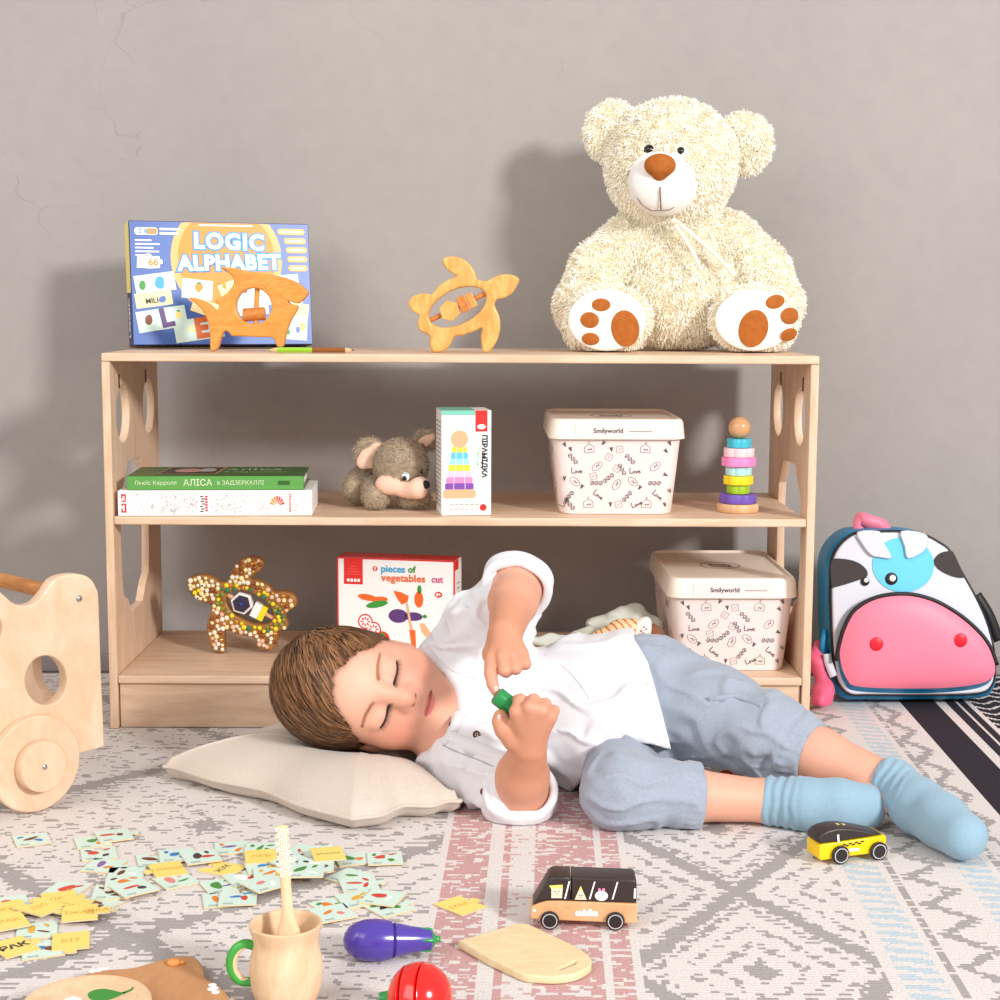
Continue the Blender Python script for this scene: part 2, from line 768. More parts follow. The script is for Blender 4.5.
    # blue bands
    bb = N.m('ADD', N.band(s, 0.386, 0.421), N.band(s, 0.498, 0.530))
    zb = N.m('GREATER_THAN', N.m('ADD', N.m('SINE', N.m('ADD', N.m('MULTIPLY', t, 330.0), N.m('MULTIPLY', s, 90.0))), N.m('MULTIPLY', jit, 4.2)), -0.1)
    col = N.mix(N.m('MULTIPLY', N.m('MULTIPLY', bb, zb), 0.66), col, blue)
    # dark border
    db = N.m('ADD', N.band(s, 0.586, 0.634), N.m('ADD', N.band(s, 0.650, 0.663), N.band(s, 0.668, 0.676)))
    col = N.mix(db, col, dark)
    blk = N.m('GREATER_THAN', s, 0.683)
    net = N.m('ABSOLUTE', N.m('SUBTRACT', N.m('FRACT', N.m('ADD', N.m('MULTIPLY', t, 34.0), N.m('MULTIPLY', N.m('PINGPONG', s, 0.02), 30.0))), 0.5))
    col = N.mix(N.m('MULTIPLY', blk, N.m('GREATER_THAN', net, 0.13)), col, dark)
    # yarn tone
    v = N.m('ADD', N.m('MULTIPLY', fine, 0.5), 0.75)
    cv = nt.nodes.new('ShaderNodeMixRGB')
    cv.blend_type = 'MULTIPLY'
    cv.inputs[0].default_value = 1.0
    nt.links.new(col, cv.inputs[1])
    cb = nt.nodes.new('ShaderNodeCombineXYZ')
    for i in range(3):
        nt.links.new(v, cb.inputs[i])
    nt.links.new(cb.outputs[0], cv.inputs[2])
    nt.links.new(cv.outputs[0], b.inputs['Base Color'])
    bp = nt.nodes.new('ShaderNodeBump')
    bp.inputs['Strength'].default_value = 0.5
    bp.inputs['Distance'].default_value = 0.0015
    nt.links.new(N.m('ADD', fine, N.m('MULTIPLY', N.m('ABSOLUTE', N.m('SINE', N.m('MULTIPLY', y, 900.0))), 0.35)), bp.inputs['Height'])
    nt.links.new(bp.outputs['Normal'], b.inputs['Normal'])
    return m


def wall_material():
    m = bpy.data.materials.new('grey_plaster')
    m.use_nodes = True
    nt = m.node_tree
    N = NT(nt)
    b = nt.nodes['Principled BSDF']
    b.inputs['Roughness'].default_value = 0.85
    b.inputs['Specular IOR Level'].default_value = 0.25
    tc = nt.nodes.new('ShaderNodeTexCoord')
    o = tc.outputs['Object']
    n1 = N.noise(o, 3.2, 5, 0.6)
    n2 = N.noise(o, 38.0, 5, 0.3)
    n3 = N.noise(o, 260.0, 2)
    base = N.mix(n1, lin((158, 151, 147)), lin((172, 166, 161)))
    base = N.mix(N.m('MULTIPLY', N.m('SUBTRACT', n2, 0.35), 0.35, clamp=True), base, lin((140, 131, 128)))
    # a few hairline trowel scratches
    w = nt.nodes.new('ShaderNodeTexVoronoi')
    w.feature = 'DISTANCE_TO_EDGE'
    w.inputs['Scale'].default_value = 5.0
    mp = nt.nodes.new('ShaderNodeVectorMath')
    mp.operation = 'MULTIPLY_ADD'
    nz = nt.nodes.new('ShaderNodeTexNoise')
    nz.inputs['Scale'].default_value = 7.0
    nt.links.new(o, nz.inputs['Vector'])
    mp.inputs[1].default_value = (0.35, 0.35, 0.35)
    nt.links.new(nz.outputs['Color'], mp.inputs[0])
    nt.links.new(o, mp.inputs[2])
    nt.links.new(mp.outputs[0], w.inputs['Vector'])
    crack = N.m('MULTIPLY', N.m('LESS_THAN', w.outputs['Distance'], 0.004), N.m('GREATER_THAN', N.noise(o, 4.4, 2), 0.66))
    base = N.mix(N.m('MULTIPLY', crack, 0.22), base, lin((110, 102, 100)))
    nt.links.new(base, b.inputs['Base Color'])
    bp = nt.nodes.new('ShaderNodeBump')
    bp.inputs['Strength'].default_value = 0.34
    bp.inputs['Distance'].default_value = 0.004
    h = N.m('ADD', N.m('MULTIPLY', n2, 0.5), N.m('ADD', N.m('MULTIPLY', n3, 0.10), N.m('MULTIPLY', n1, 0.6)))
    nt.links.new(h, bp.inputs['Height'])
    nt.links.new(bp.outputs['Normal'], b.inputs['Normal'])
    return m


WALL_Y = 0.36
WALLM = wall_material()
o = MB().box(-1.6, 1.6, WALL_Y, WALL_Y+0.06, -0.05, 2.2).build('wall_back', WALLM, smooth=None)
tag(o, kind='structure')
o = MB().box(-1.6, 1.6, -2.6, WALL_Y, -0.05, -0.006).build('floor', mat('grey_floor', (120, 112, 110), 0.8, noise=0.06), smooth=None)
tag(o, kind='structure')
o = MB().box(-1.6, 1.6, WALL_Y-0.012, WALL_Y, -0.006, 0.020).build('baseboard_back', mat('grey_skirting', (150, 142, 140), 0.7), smooth=None)
bev(o, 0.002)
tag(o, kind='structure')
o = MB().box(-0.95, 1.1, -1.45, 0.312, -0.0055, 0.0).build('rug', rug_material(), smooth=None)
tag(o, 'large flat woven rug with grey diamonds, pink and blue bands and a dark border', 'rug')

# ------------------------------------------------------------------ shelf
BIRCH = wood('birch_plywood_long', (236, 206, 178), (218, 184, 152), (1.2, 9, 9), 5.0)
BIRCH_UP = wood('birch_plywood_upright', (236, 205, 176), (218, 183, 150), (9, 9, 1.2), 5.0)
BIRCH_EDGE = wood('birch_edge', (240, 214, 184), (226, 194, 158), (0.8, 60, 60), 5.0)
W2, DEP, HT, TH = 0.45, 0.29, 0.482, 0.0105
ZM, ZB = 0.2757, 0.070
shelf = thing('toy_shelf', 'low birch plywood toy shelf with three tiers standing against the grey wall', 'shelf')
DARK_LINE = mat('dark_slot', (70, 50, 35), 0.8)


def board(name, z, x0, x1, y1=DEP):
    o = MB().box(x0, x1, 0, y1, z-TH, z).build(name, BIRCH, shelf, None)
    bev(o, 0.0018, 2)
    return o


board('top_board', HT, -W2, W2)
board('middle_shelf', ZM, -W2+TH+0.0006, W2-TH-0.0006)
board('bottom_shelf', ZB, -W2+TH+0.0006, W2-TH-0.0006)
o = MB().box(-W2+TH+0.0015, W2-TH-0.0015, 0.006, 0.0165, 0.0008, ZB-TH-0.0006).build('kick_board', BIRCH, shelf, None)
bev(o, 0.001, 2)
PZ = HT-TH-0.0003
outl = [(0, 0.0008), (DEP, 0.0008), (DEP, PZ), (0, PZ)]
cut = [(0.049, 0.165), (0.074, 0.157), (0.093, 0.136), (0.16, 0.138), (0.180, 0.158), (0.203, 0.172), (0.207, 0.200), (0.209, 0.235),
       (0.209, 0.262), (0.205, 0.300), (0.196, 0.309), (0.172, 0.336), (0.088, 0.336), (0.064, 0.310), (0.047, 0.300), (0.042, 0.275), (0.040, 0.235), (0.043, 0.195)]
for sx in (-1, 1):
    me = plate([outl, circ(0.068, 0.4015, 0.0375, 40), circ(0.226, 0.4015, 0.0375, 40), cut], TH, 0.0014, 1)
    # local (x,y) -> world (y,z), thickness along x
    M = Matrix(((0, 0, 1, sx*(W2-TH/2)), (1, 0, 0, 0), (0, 1, 0, 0), (0, 0, 0, 1)))
    mb = MB().mesh(me, M)
    o = mb.build('side_panel', [BIRCH_UP], shelf, 30)
    fx = sx*(W2-TH)
    for yy in (0.045, 0.205):
        MB().box(fx-0.0006, fx+0.0006, yy, yy+0.006, PZ-0.036, PZ-0.018).build('joint_slot', DARK_LINE, o, None)

# ------------------------------------------------------------------ storage boxes
CREAM = mat('cream_plastic', (243, 230, 214), 0.35, 0.5)
BLUSH = mat('blush_plastic', (236, 217, 212), 0.4, 0.45)
INK = mat('black_ink', (78, 70, 70), 0.6)
INK2 = mat('grey_ink', (150, 138, 136), 0.6)


def rrect(x0, x1, y0, y1, r, n=6):
    out = []
    for cx, cy, a0 in ((x1-r, y1-r, 0), (x0+r, y1-r, 90), (x0+r, y0+r, 180), (x1-r, y0+r, 270)):
        for k in range(n+1):
            a = math.radians(a0+90*k/n)
            out.append((cx+r*math.cos(a), cy+r*math.sin(a)))
    return out


def stack(mb, secs, M=None, mi=0, caps=True):
    """skin a list of (loop2d, z) sections"""
    n = len(secs[0][0])
    vs = [(p[0], p[1], z) for lp, z in secs for p in lp]
    fs = []
    for i in range(len(secs)-1):
        for k in range(n):
            k2 = (k+1) % n
            fs.append((i*n+k, i*n+k2, (i+1)*n+k2, (i+1)*n+k))
    if caps:
        fs.append(tuple(range(n-1, -1, -1)))
        e = (len(secs)-1)*n
        fs.append(tuple(e+k for k in range(n)))
    return mb.add(vs, fs, M, mi)


def doodle(mb, cx, cz, kind, ang, M, mi, s=1.0):
    """line drawings printed on the tub; drawn with thin strips"""
    R = Matrix.Rotation(math.radians(ang), 2)

    def seg(pts, wd=0.0004):
        wd = wd*.62
        return seg_(pts, wd)

    def seg_(pts, wd):
        for a, b in zip(pts[:-1], pts[1:]):
            a = R @ Vector(a)*s
            b = R @ Vector(b)*s
            d = (b-a)
            if d.length < 1e-7:
                continue
            nn = Vector((-d.y, d.x)).normalized()*wd
            quad(mb, [(cx+a.x-nn.x, cz+a.y-nn.y), (cx+b.x-nn.x, cz+b.y-nn.y), (cx+b.x+nn.x, cz+b.y+nn.y), (cx+a.x+nn.x, cz+a.y+nn.y)], 0, mi, M)
    if kind == 0:      # little envelope house
        seg([(-.006, -.004), (.006, -.004), (.006, .003), (0, .007), (-.006, .003), (-.006, -.004)])
        seg([(-.002, 0), (-.001, -.001), (0, .001)], .0008)
        seg([(.001, 0), (.002, -.0012), (.003, .001)], .0008)
        seg([(0, .007), (0, .0095), (.0015, .009)])
    elif kind == 1:    # the word Love
        seg([(-.007, .004), (-.007, -.003), (-.003, -.003)], .0008)
        seg([(-.002, 0), (-.003, -.002), (-.0015, -.003), (0, -.001), (-.002, 0)], .0007)
        seg([(.0007, 0), (.0018, -.003), (.003, 0)], .0007)
        seg([(.0035, -.0015), (.006, -.0005), (.0045, .0005), (.0035, -.0015), (.005, -.003), (.007, -.002)], .0007)
    elif kind == 2:    # beads in a row
        for k in range(3):
            seg([(-.0075+k*.0055+.0022*math.cos(a), .0026*math.sin(a)) for a in [i*math.pi/4 for i in range(9)]], .0006)
            seg([(-.0085+k*.0055, -.002), (-.006+k*.0055, .002)], .0006)
    elif kind == 3:    # oval badge
        seg([(.0075*math.cos(a), .0042*math.sin(a)) for a in [i*math.pi/6 for i in range(13)]])
        seg([(-.002, -.001), (0, .001), (.002, -.001), (.004, .002)], .0007)
    elif kind == 4:    # bunch
        for k in range(5):
            seg([(0, -.003), (-.0022+k*.0011, .003)], .00045)
    else:              # square stamp
        seg([(-.004, -.004), (.004, -.004), (.004, .004), (-.004, .004), (-.004, -.004)], .0005)
        seg([(-.002, -.001), (.002, .001)], .0006)


def storage_box(label, loc, rz, wd, dp, ht):
    t = thing('storage_box', label, 'storage box', loc, (0, 0, math.radians(rz)), 'patterned lidded storage boxes')
    tb = MB()
    a, bq = wd/2, wd/2-0.010
    secs = []
    for z, f in ((0.0006, -0.002), (0.003, 0), (ht*0.5, .5), (ht, 1)):
        ww = bq+(a-bq)*max(f, 0)-(0.002 if f < 0 else 0)
        dd0 = 0.006*(1-max(f, 0))
        secs.append((rrect(-ww, ww, dd0, dp-dd0, 0.016), z))
    stack(tb, secs)
    tub = tb.build('tub', BLUSH, t, 50)
    # print on the front and the left side
    pr = MB()
    rng = random.Random(5)
    tilt = math.atan2(0.006, ht)
    M = T(0, -0.0004+0.006, 0) @ RX(math.degrees(tilt)) @ RX(90)
    wfront = bq+0.002
    lay = [(0.10, .80, 4, 20), (.26, .80, 0, 5), (.45, .80, 4, 10), (.52, .8, 5, 10), (.74, .8, 0, -4), (.92, .78, 4, 40), (.13, .66, 2, -50), (.33, .58, 3, 40), (.62, .66, 2, -45), (.83, .58, 3, 40),
           (.16, .52, 1, 0), (.50, .55, 5, -30), (.55, .52, 2, -60), (.66, .52, 1, 0), (.14, .38, 3, -40), (.20, .31, 4, -30), (.34, .36, 2, 0), (.50, .34, 3, 60), (.64, .38, 3, -40), (.70, .30, 4, -30), (.84, .36, 2, 0),
           (.10, .20, 2, 50), (.35, .2, 1, -40), (.60, .2, 2, 50), (.86, .2, 1, -40), (.26, .08, 0, 5), (.45, .08, 4, 0), (.52, .08, 5, 10), (.76, .08, 0, 0), (.92, .08, 4, 20), (.11, .06, 2, -50), (.92, .47, 4, 60), (.44, .44, 2, 40), (.05, .86, 4, 30), (.38, .88, 4, -40), (.95, .88, 4, 30), (.05, .42, 4, 0), (.30, .45, 5, 15), (.96, .26, 4, 20), (.05, .12, 1, 60), (.68, .09, 1, 20), (.43, .70, 5, 60)]
    for u, v, k, an in lay:
        doodle(pr, -wfront+2*wfront*u, 0.005+(ht-0.012)*min(.97, v*1.09), k, an, M, 0 if k != 5 else 1, 1.02)
    Ms = Matrix(((0, 0, -1, -bq-0.0004), (-1, 0, 0, 0), (0, 1, 0, 0), (0, 0, 0, 1)))
    for i in range(26):
        yy, zz = rng.uniform(0.02, dp-0.02), rng.uniform(0.012, ht-0.02)
        Mz = T(-(a-bq)*zz/ht, 0, 0) @ Ms
        doodle(pr, -yy, zz, rng.randrange(6), rng.uniform(-60, 60), Mz, 0, 0.82)
    pr.build('doodle_print', [INK, INK2], tub, None)
    # lid
    lw, l0, l1 = wd/2+0.005, -0.007, dp+0.007
    lid = MB()
    z0 = ht-0.006
    stack(lid, [(rrect(-lw+.002, lw-.002, l0+.002, l1-.002, 0.018), z0), (rrect(-lw, lw, l0, l1, 0.020), z0+0.001), (rrect(-lw+.002, lw-.002, l0+.002, l1-.002, 0.019), z0+0.021),
                (rrect(-lw+.004, lw-.004, l0+.004, l1-.004, 0.018), z0+0.0255), (rrect(-lw+.007, lw-.007, l0+.007, l1-.007, 0.016), z0+0.0265),
                (rrect(-lw+.009, lw-.009, l0+.009, l1-.009, 0.015), z0+0.0235)])
    lo = lid.build('lid', CREAM, t, 45)
    lp = MB()
    lp.add([(-lw*.62, l0+.0004, z0+.003), (lw*.62, l0+.0004, z0+.003), (lw*.62, l0+.0014, z0+.0205), (-lw*.62, l0+.0014, z0+.0205)], [(0, 1, 2, 3)], T(0, -.0007, 0), 1)
    Mt = T(-lw*.14, l0-.0004, z0+.0115) @ RX(87)
    lp.mesh(text_mesh('Smilyworld', 0.0085, 0, 0.00012), Mt, 0)
    lp.box(lw*.16, lw*.5, l0-.0003, l0-.0002, z0+.0105, z0+.0115, None, 2)
    lp.build('lid_label', [INK, BLUSH, INK2], lo, None)
    lp = MB()
    # round emblem on the lid
    zc = z0+.0238
    for rr, ww in ((0.026, 0.0016),):
        for k in range(28):
            a0, a1 = 2*math.pi*k/28, 2*math.pi*(k+.85)/28
            lp.add([(rr*math.cos(a0), dp/2+rr*math.sin(a0), zc), (rr*math.cos(a1), dp/2+rr*math.sin(a1), zc), ((rr+ww)*math.cos(a1), dp/2+(rr+ww)*math.sin(a1), zc), ((rr+ww)*math.cos(a0), dp/2+(rr+ww)*math.sin(a0), zc)], [(0, 1, 2, 3)], None, 0)
    lp.mesh(text_mesh('Smily', 0.015, 0, 0.0005), T(0, dp/2+.004, zc), 0)
    lp.mesh(text_mesh('world', 0.012, 0, 0.0004), T(0, dp/2-.011, zc), 0)
    lp.build('lid_emblem', [INK], lo, None)
    return t


storage_box('cream and blush lidded storage box on the middle shelf under the teddy bear', (0.2005, 0.036, ZM), 0.5, 0.166, 0.20, 0.1035)
storage_box('cream and blush lidded storage box on the bottom shelf behind the knees', (0.3535, 0.035, ZB), 0.6, 0.1605, 0.235, 0.1035)


# ------------------------------------------------------------------ boxed games and books
PAPER = mat('white_card', (244, 241, 238), 0.45, 0.4)
WHITE = mat('white_print', (250, 248, 246), 0.45, 0.4)
BLUE = mat('box_blue', (70, 104, 176), 0.35, 0.45, noise=0.10, nscale=9)
NAVY = mat('box_navy', (44, 48, 92), 0.4)
ORANGE = mat('print_orange', (240, 150, 44), 0.4)
YEL = mat('print_yellow', (244, 220, 120), 0.4)
PALEY = mat('print_pale_yellow', (250, 236, 176), 0.4)
MINT = mat('print_mint', (206, 232, 224), 0.4)
TEAL = mat('print_teal', (126, 200, 178), 0.4)
RED = mat('print_red', (222, 44, 40), 0.4)
GREEN = mat('print_green', (60, 150, 60), 0.4)
PURP = mat('print_purple', (92, 58, 120), 0.4)
SKY = mat('print_sky', (70, 170, 214), 0.4)
PINKP = mat('print_pink', (238, 140, 190), 0.4)
BROWNP = mat('print_brown', (120, 66, 36), 0.4)
BLACKP = mat('print_black', (40, 36, 38), 0.4)
GREYP = mat('print_grey', (170, 165, 160), 0.4)
SKIN_P = mat('print_beech', (226, 178, 136), 0.4)
GLOW = mat('print_amber', (240, 186, 110), 0.4)


def blob(n, r1, r2, seed, cx=0, cy=0, rot=0):
    rg = random.Random(seed)
    P = []
    for k in range(n):
        a = 2*math.pi*k/n
        f = 0.8+0.35*rg.random()
        P.append((cx+r1*f*math.cos(a), cy+r2*f*math.sin(a)))
    return [(p.x, p.y) for p in spline(P, 3)]


def turned(pts, ang, cx, cy):
    c, s = math.cos(math.radians(ang)), math.sin(math.radians(ang))
    return [(cx+x*c-y*s, cy+x*s+y*c) for x, y in pts]


# ---- game box leaning on the wall
GW, GH, GT = 0.247, 0.168, 0.040
p0 = at(134.5, 346.5, 0.185)
game = thing('board_game_box', 'blue and orange alphabet board game box leaning on the wall on the top shelf board', 'game box', (p0.x, 0.185, HT+0.0006), (math.radians(-11), 0, 0))
game.rotation_mode = 'XYZ'
game.matrix_basis = T(p0.x+.0055, 0.152, HT+0.0008+GT*math.sin(math.radians(7))) @ RZ(20) @ RX(-7) @ T(0, 0, 0)
g = MB()
g.box(0, GW, 0, GT, 0, GH)
gb = g.build('carton', [NAVY], game, None)
bev(gb, 0.0015)
MF = RX(90)             # print plane: local xy -> xz facing -y
pr = MB()
mats_g = [BLUE, ORANGE, WHITE, SKY, MINT, PALEY, GREEN, RED, PURP, BROWNP, YEL, BLACKP, GLOW, mat('print_burnt_orange', (206, 96, 36), .4)]
L1, L2, L3, L4 = [RX(90) @ T(0, 0, 0.0003*k) for k in (1, 2, 3, 4)]
quad(pr, [(0.001, 0.001), (GW-.001, 0.001), (GW-.001, GH-.001), (0.001, GH-.001)], 0, 0, L1)
quad(pr, [(p[0], p[1]) for p in circ(GW*.53, GH*.80, GW*.27, 40, GH*.40) if p[1] < GH-.0015 or True], 0, 1, L2) if False else None
arc = [(GW*.53+GW*.27*math.cos(a), min(GH-.0015, GH*.70+GH*.42*math.sin(a))) for a in [i*2*math.pi/48 for i in range(48)]]
quad(pr, arc, 0, 1, L2)
arc = [(GW*.53+GW*.31*math.cos(a), min(GH-.0013, GH*.70+GH*.47*math.sin(a))) for a in [i*2*math.pi/48 for i in range(48)]]
quad(pr, arc, -0.00012, 12, L2)


def title(s, cx, cy, size, rot, sp):
    for off, mi, k in ((0.0036, 0, 3.0), (0.0028, 3, 3.3), (0.0013, 2, 4.4)):
        pr.mesh(text_mesh(s, size, 0, off, space=sp), RX(90) @ T(cx, cy, 0.0003*k) @ RZ(rot), mi)


title('LOGIC', GW*.545, GH*.835, 0.0295, -1, 1.14)
title('ALPHABET', GW*.545, GH*.665, 0.0278, 1.5, 1.09)
# little printed tiles
tiles = [(.13, .50, .22, .15, 8, 4), (.12, .37, .20, .12, 8, 5), (.16, .21, .27, .17, 9, 4), (.36, .45, .17, .16, -6, 4), (.36, .13, .27, .18, 8, 4), (.40, .30, .15, .12, -20, 5), (.85, .52, .16, .11, 5, 4), (.80, .40, .3, .15, 0, 4),
         (.93, .27, .10, .14, -8, 5), (.88, .14, .18, .20, -4, 4), (.64, .36, .22, .24, 4, 4), (.55, .46, .14, .12, 20, 5)]
for i, (u, v, a, c, an, mi) in enumerate(tiles):
    quad(pr, [(x, y) for x, y in turned([(-a*GW/2, -c*GH/2), (a*GW/2, -c*GH/2), (a*GW/2, c*GH/2), (-a*GW/2, c*GH/2)], an, u*GW, v*GH)], 0.00002*i, mi, L3)
pics = [(.06, .48, .018, .028, 6), (.155, .50, .03, .035, 3), (.165, .37, .02, .02, 0), (.09, .20, .022, .034, 9), (.25, .245, .020, .024, 10), (.37, .465, .022, .026, 1), (.25, .275, .010, .006, 6), (.33, .13, .04, .02, 5),
        (.86, .53, .014, .012, 6), (.93, .43, .012, .01, 10), (.83, .43, .009, .012, 7), (.945, .145, .02, .025, 10), (.915, .12, .014, .02, 0), (.86, .10, .012, .016, 6), (.58, .47, .014, .02, 1), (.62, .45, .016, .022, 7), (.37, .50, .014, .007, 6)]
for i, (u, v, a, c, mi) in enumerate(pics):
    quad(pr, blob(7, a*GW/1.05, c*GW/1.05, i, u*GW, v*GH), 0.0002+0.00001*i, mi, L3)
for s, cx, cy, sz, an, mi, of in (('L', .185, .215, .034, 12, 8, .0018), ('E', .375, .13, .036, 8, 13, .002), ('MILI', .11, .355, .010, 8, 11, .0002), ('66', .125, .665, .014, 0, 1, .0003), ('A', .49, .52, .026, -15, 1, .001), ('MM', .82, .45, .012, 0, 7, .0006)):
    pr.mesh(text_mesh(s, sz, 0, of), RX(90) @ T(cx*GW, cy*GH, 0.0016) @ RZ(an), mi)
quad(pr, rrect(.03*GW, .155*GW, .885*GH, .945*GH, .004), 0, 2, L3)
quad(pr, rrect(.09*GW, .153*GW, .89*GH, .94*GH, .004), .0001, 1, L3)
pr.mesh(text_mesh('2 в 1', 0.010, 0, .0002), RX(90) @ T(.092*GW, .915*GH, .0015), 3)
for k in range(2):
    quad(pr, rrect(.165*GW, (.28-.01*k)*GW, (.925-.035*k)*GH, (.943-.035*k)*GH, .001), 0, 2, L3)
for k, ww in enumerate((.09, .135, .10, .13, .085)):
    quad(pr, rrect(.03*GW, (.03+ww)*GW, (.835-.03*k)*GH, (.848-.03*k)*GH, .001), 0, 2, L3)
jig = [(.035, .62), (.065, .62), (.10, .615), (.16, .62), (.16, .65), (.175, .655), (.175, .685), (.16, .69), (.16, .715), (.12, .715), (.11, .735), (.09, .735), (.085, .715), (.04, .715)]
quad(pr, [(u*GW, v*GH) for u, v in jig], 0, 2, L3)
quad(pr, rrect(.38*GW, .68*GW, .966*GH, .978*GH, .0008), 0, 2, L3)
for k, (u0, u1) in enumerate(((.82, .975), (.855, .98), (.865, .985), (.87, .985), (.875, .985))):
    quad(pr, rrect(u0*GW, u1*GW, (.905-.075*k)*GH, (.955-.075*k)*GH, .004), 0, 12, L3)
    quad(pr, rrect((u0+.02)*GW, (u1-.02)*GW, (.923-.075*k)*GH, (.937-.075*k)*GH, .001), .0001, 2, L3)
pr.build('front_print', mats_g, gb, None)
pr = MB()
Mb = RX(180)
pr.mesh(text_mesh('LOGIC ALPHABET', 0.017, 0, .0006), T(GW*.25, GT*.5, -.0003) @ Matrix.Rotation(math.pi, 4, 'X'), 0)
ML = Matrix(((0, 0, -1, -0.0003), (-1, 0, 0, 0), (0, 1, 0, 0), (0, 0, 0, 1)))
quad(pr, [(-GT, GH*.45), (0, GH*.42), (0, GH), (-GT, GH)], 0, 1, ML)
pr.mesh(text_mesh('LOGIC', 0.018, 0, .0006), ML @ T(-GT*.5, GH*.23, .0002) @ RZ(90), 2)
pr.build('side_print', [GLOW, YEL, WHITE], gb, None)

# ---- wooden shark rattle
HONEY = wood('honey_beech', (238, 164, 80), (222, 142, 60), (4, 14, 14), 9.0, 0.35, 0.4)
HONEY_D = wood('dark_beech', (218, 140, 68), (192, 112, 48), (8, 8, 8), 9.0, 0.35, 0.4)
ASH = wood('pale_ash', (238, 190, 112), (214, 154, 76), (14, 5, 5), 6.0, 0.35, 0.4)


def traced(pts, zx, zy, sc, y, cx, cz):
    """outline read off the photograph -> metres in a plane at depth y, about (cx, cz)"""
    out = []
    for a, b in pts:
        p = at(zx+a/sc, zy+b/sc, y)
        out.append((p.x-cx, p.z-cz))
    return out


SY = 0.075
c0 = at(248, 350.5, SY)
sh = [(388, 385), (450, 402), (488, 434), (500, 415), (486, 396), (530, 368), (556, 330), (548, 300), (508, 270), (560, 272), (640, 290), (725, 302), (795, 326), (838, 360), (834, 380), (802, 408),
      (764, 397), (775, 410), (802, 421), (772, 478), (756, 525), (746, 570), (722, 572), (706, 540), (650, 537), (566, 533), (548, 532), (534, 516), (518, 516), (505, 545), (492, 582), (467, 585), (464, 500), (440, 440), (412, 410)]
sh = traced(sh, 90, 200, 3.846, SY, c0.x, c0.z)
low = min(p.y for p in spline(sh, 3))
sh = [(a, b-low) for a, b in sh]
hc = at(90+633/3.846, 200+418/3.846, SY)
hx, hz = hc.x-c0.x, hc.z-c0.z-low
hr = 68/3.846*0.00130
shark = thing('shark_rattle', 'orange beech shark cutout rattle standing in front of the game box', 'wooden toy', (c0.x, SY, HT+0.0004))
me = plate([[(p.x, p.y) for p in spline(sh, 3)], circ(hx, hz, hr, 40)], 0.018, 0.0022, 2)
MB().mesh(me, STAND).build('body', [HONEY], shark, 35)
rod = MB().cyl((hx+.001, 0, hz-hr-.002), (hx+.004, 0, hz+hr+.002), 0.0032).build('rod', [HONEY], shark)
bd = MB().cyl((hx-.0145, 0, hz-.0115), (hx+.0135, 0, hz-.0095), 0.0085, n=28).build('rattle_bead', [HONEY_D], rod)
bev(bd, 0.001)

# ---- pencil
pa, pb = at(268, 349.4, 0.028), at(350, 347.4, 0.028)
ln = (pb-pa).length
pencil = thing('colour_pencil', 'two ended green and brown coloured pencil lying on the shelf top before the shark', 'pencil', (pa.x, 0.022, HT+0.0040), (0, 0, math.radians(4)))
LIME = mat('pencil_lime', (150, 196, 50), 0.3)
PBRN = mat('pencil_brown', (140, 84, 38), 0.3)
RAW = mat('raw_cedar', (222, 182, 140), 0.7)
MX = Matrix(((0, 0, 1, 0), (0, 1, 0, 0), (-1, 0, 0, 0), (0, 0, 0, 1)))
MB().lathe([(.0037, .012), (.0037, ln*.54)], 6, MX @ RZ(30)).build('green_half', LIME, pencil, None)
MB().lathe([(.0037, ln*.54), (.0037, ln-.006)], 6, MX @ RZ(30)).build('brown_half', PBRN, pencil, None)
MB().lathe([(.0014, .004), (.0036, .012)], 6, MX @ RZ(30)).build('sharpened_tip', RAW, pencil, None)
MB().lathe([(.0036, ln-.006), (.0014, ln+.002)], 6, MX @ RZ(30)).build('sharpened_tip', RAW, pencil, None)
MB().lathe([(.0002, 0), (.0014, .004)], 6, MX).build('lead', LIME, pencil, None)
MB().lathe([(.0014, ln+.002), (.0002, ln+.006)], 6, MX).build('lead', PBRN, pencil, None)


# ---- turtle rattles
def turtle(label, pts, hole, zoom, y, zrest, m_body, inner, th=0.018):
    zx, zy, sc = zoom
    q = traced(pts, zx, zy, sc, y, 0, 0)
    cx = sum(p[0] for p in q)/len(q)
    low = min(p.y for p in spline(q, 4))
    P = [(a-cx, b-low) for a, b in q]
    h = at(zx+hole[0]/sc, zy+hole[1]/sc, y)
    hx, hz = h.x-cx, h.z-low
    k = (at(600, 400, y)-at(500, 400, y)).length/100/sc
    t = thing('turtle_rattle', label, 'wooden toy', (cx, y, zrest))
    ra, rb, rot = hole[2]*k, hole[3]*k, math.radians(hole[4])
    me = plate([[(p.x, p.y) for p in spline(P, 4)], circ(hx, hz, ra, 40, rb, rot)], th, 0.003, 3)
    body = MB().mesh(me, STAND).build('body', [m_body], t, 60)
    dx, dz = math.cos(rot), math.sin(rot)
    rod = MB().cyl((hx-dx*(ra+.003), 0, hz-dz*(ra+.003)), (hx+dx*(ra+.003), 0, hz+dz*(ra+.003)), 0.0032).build('rod', [inner['rod']], t)
    return t, P, (hx, hz, ra, rb, rot), rod, body, k


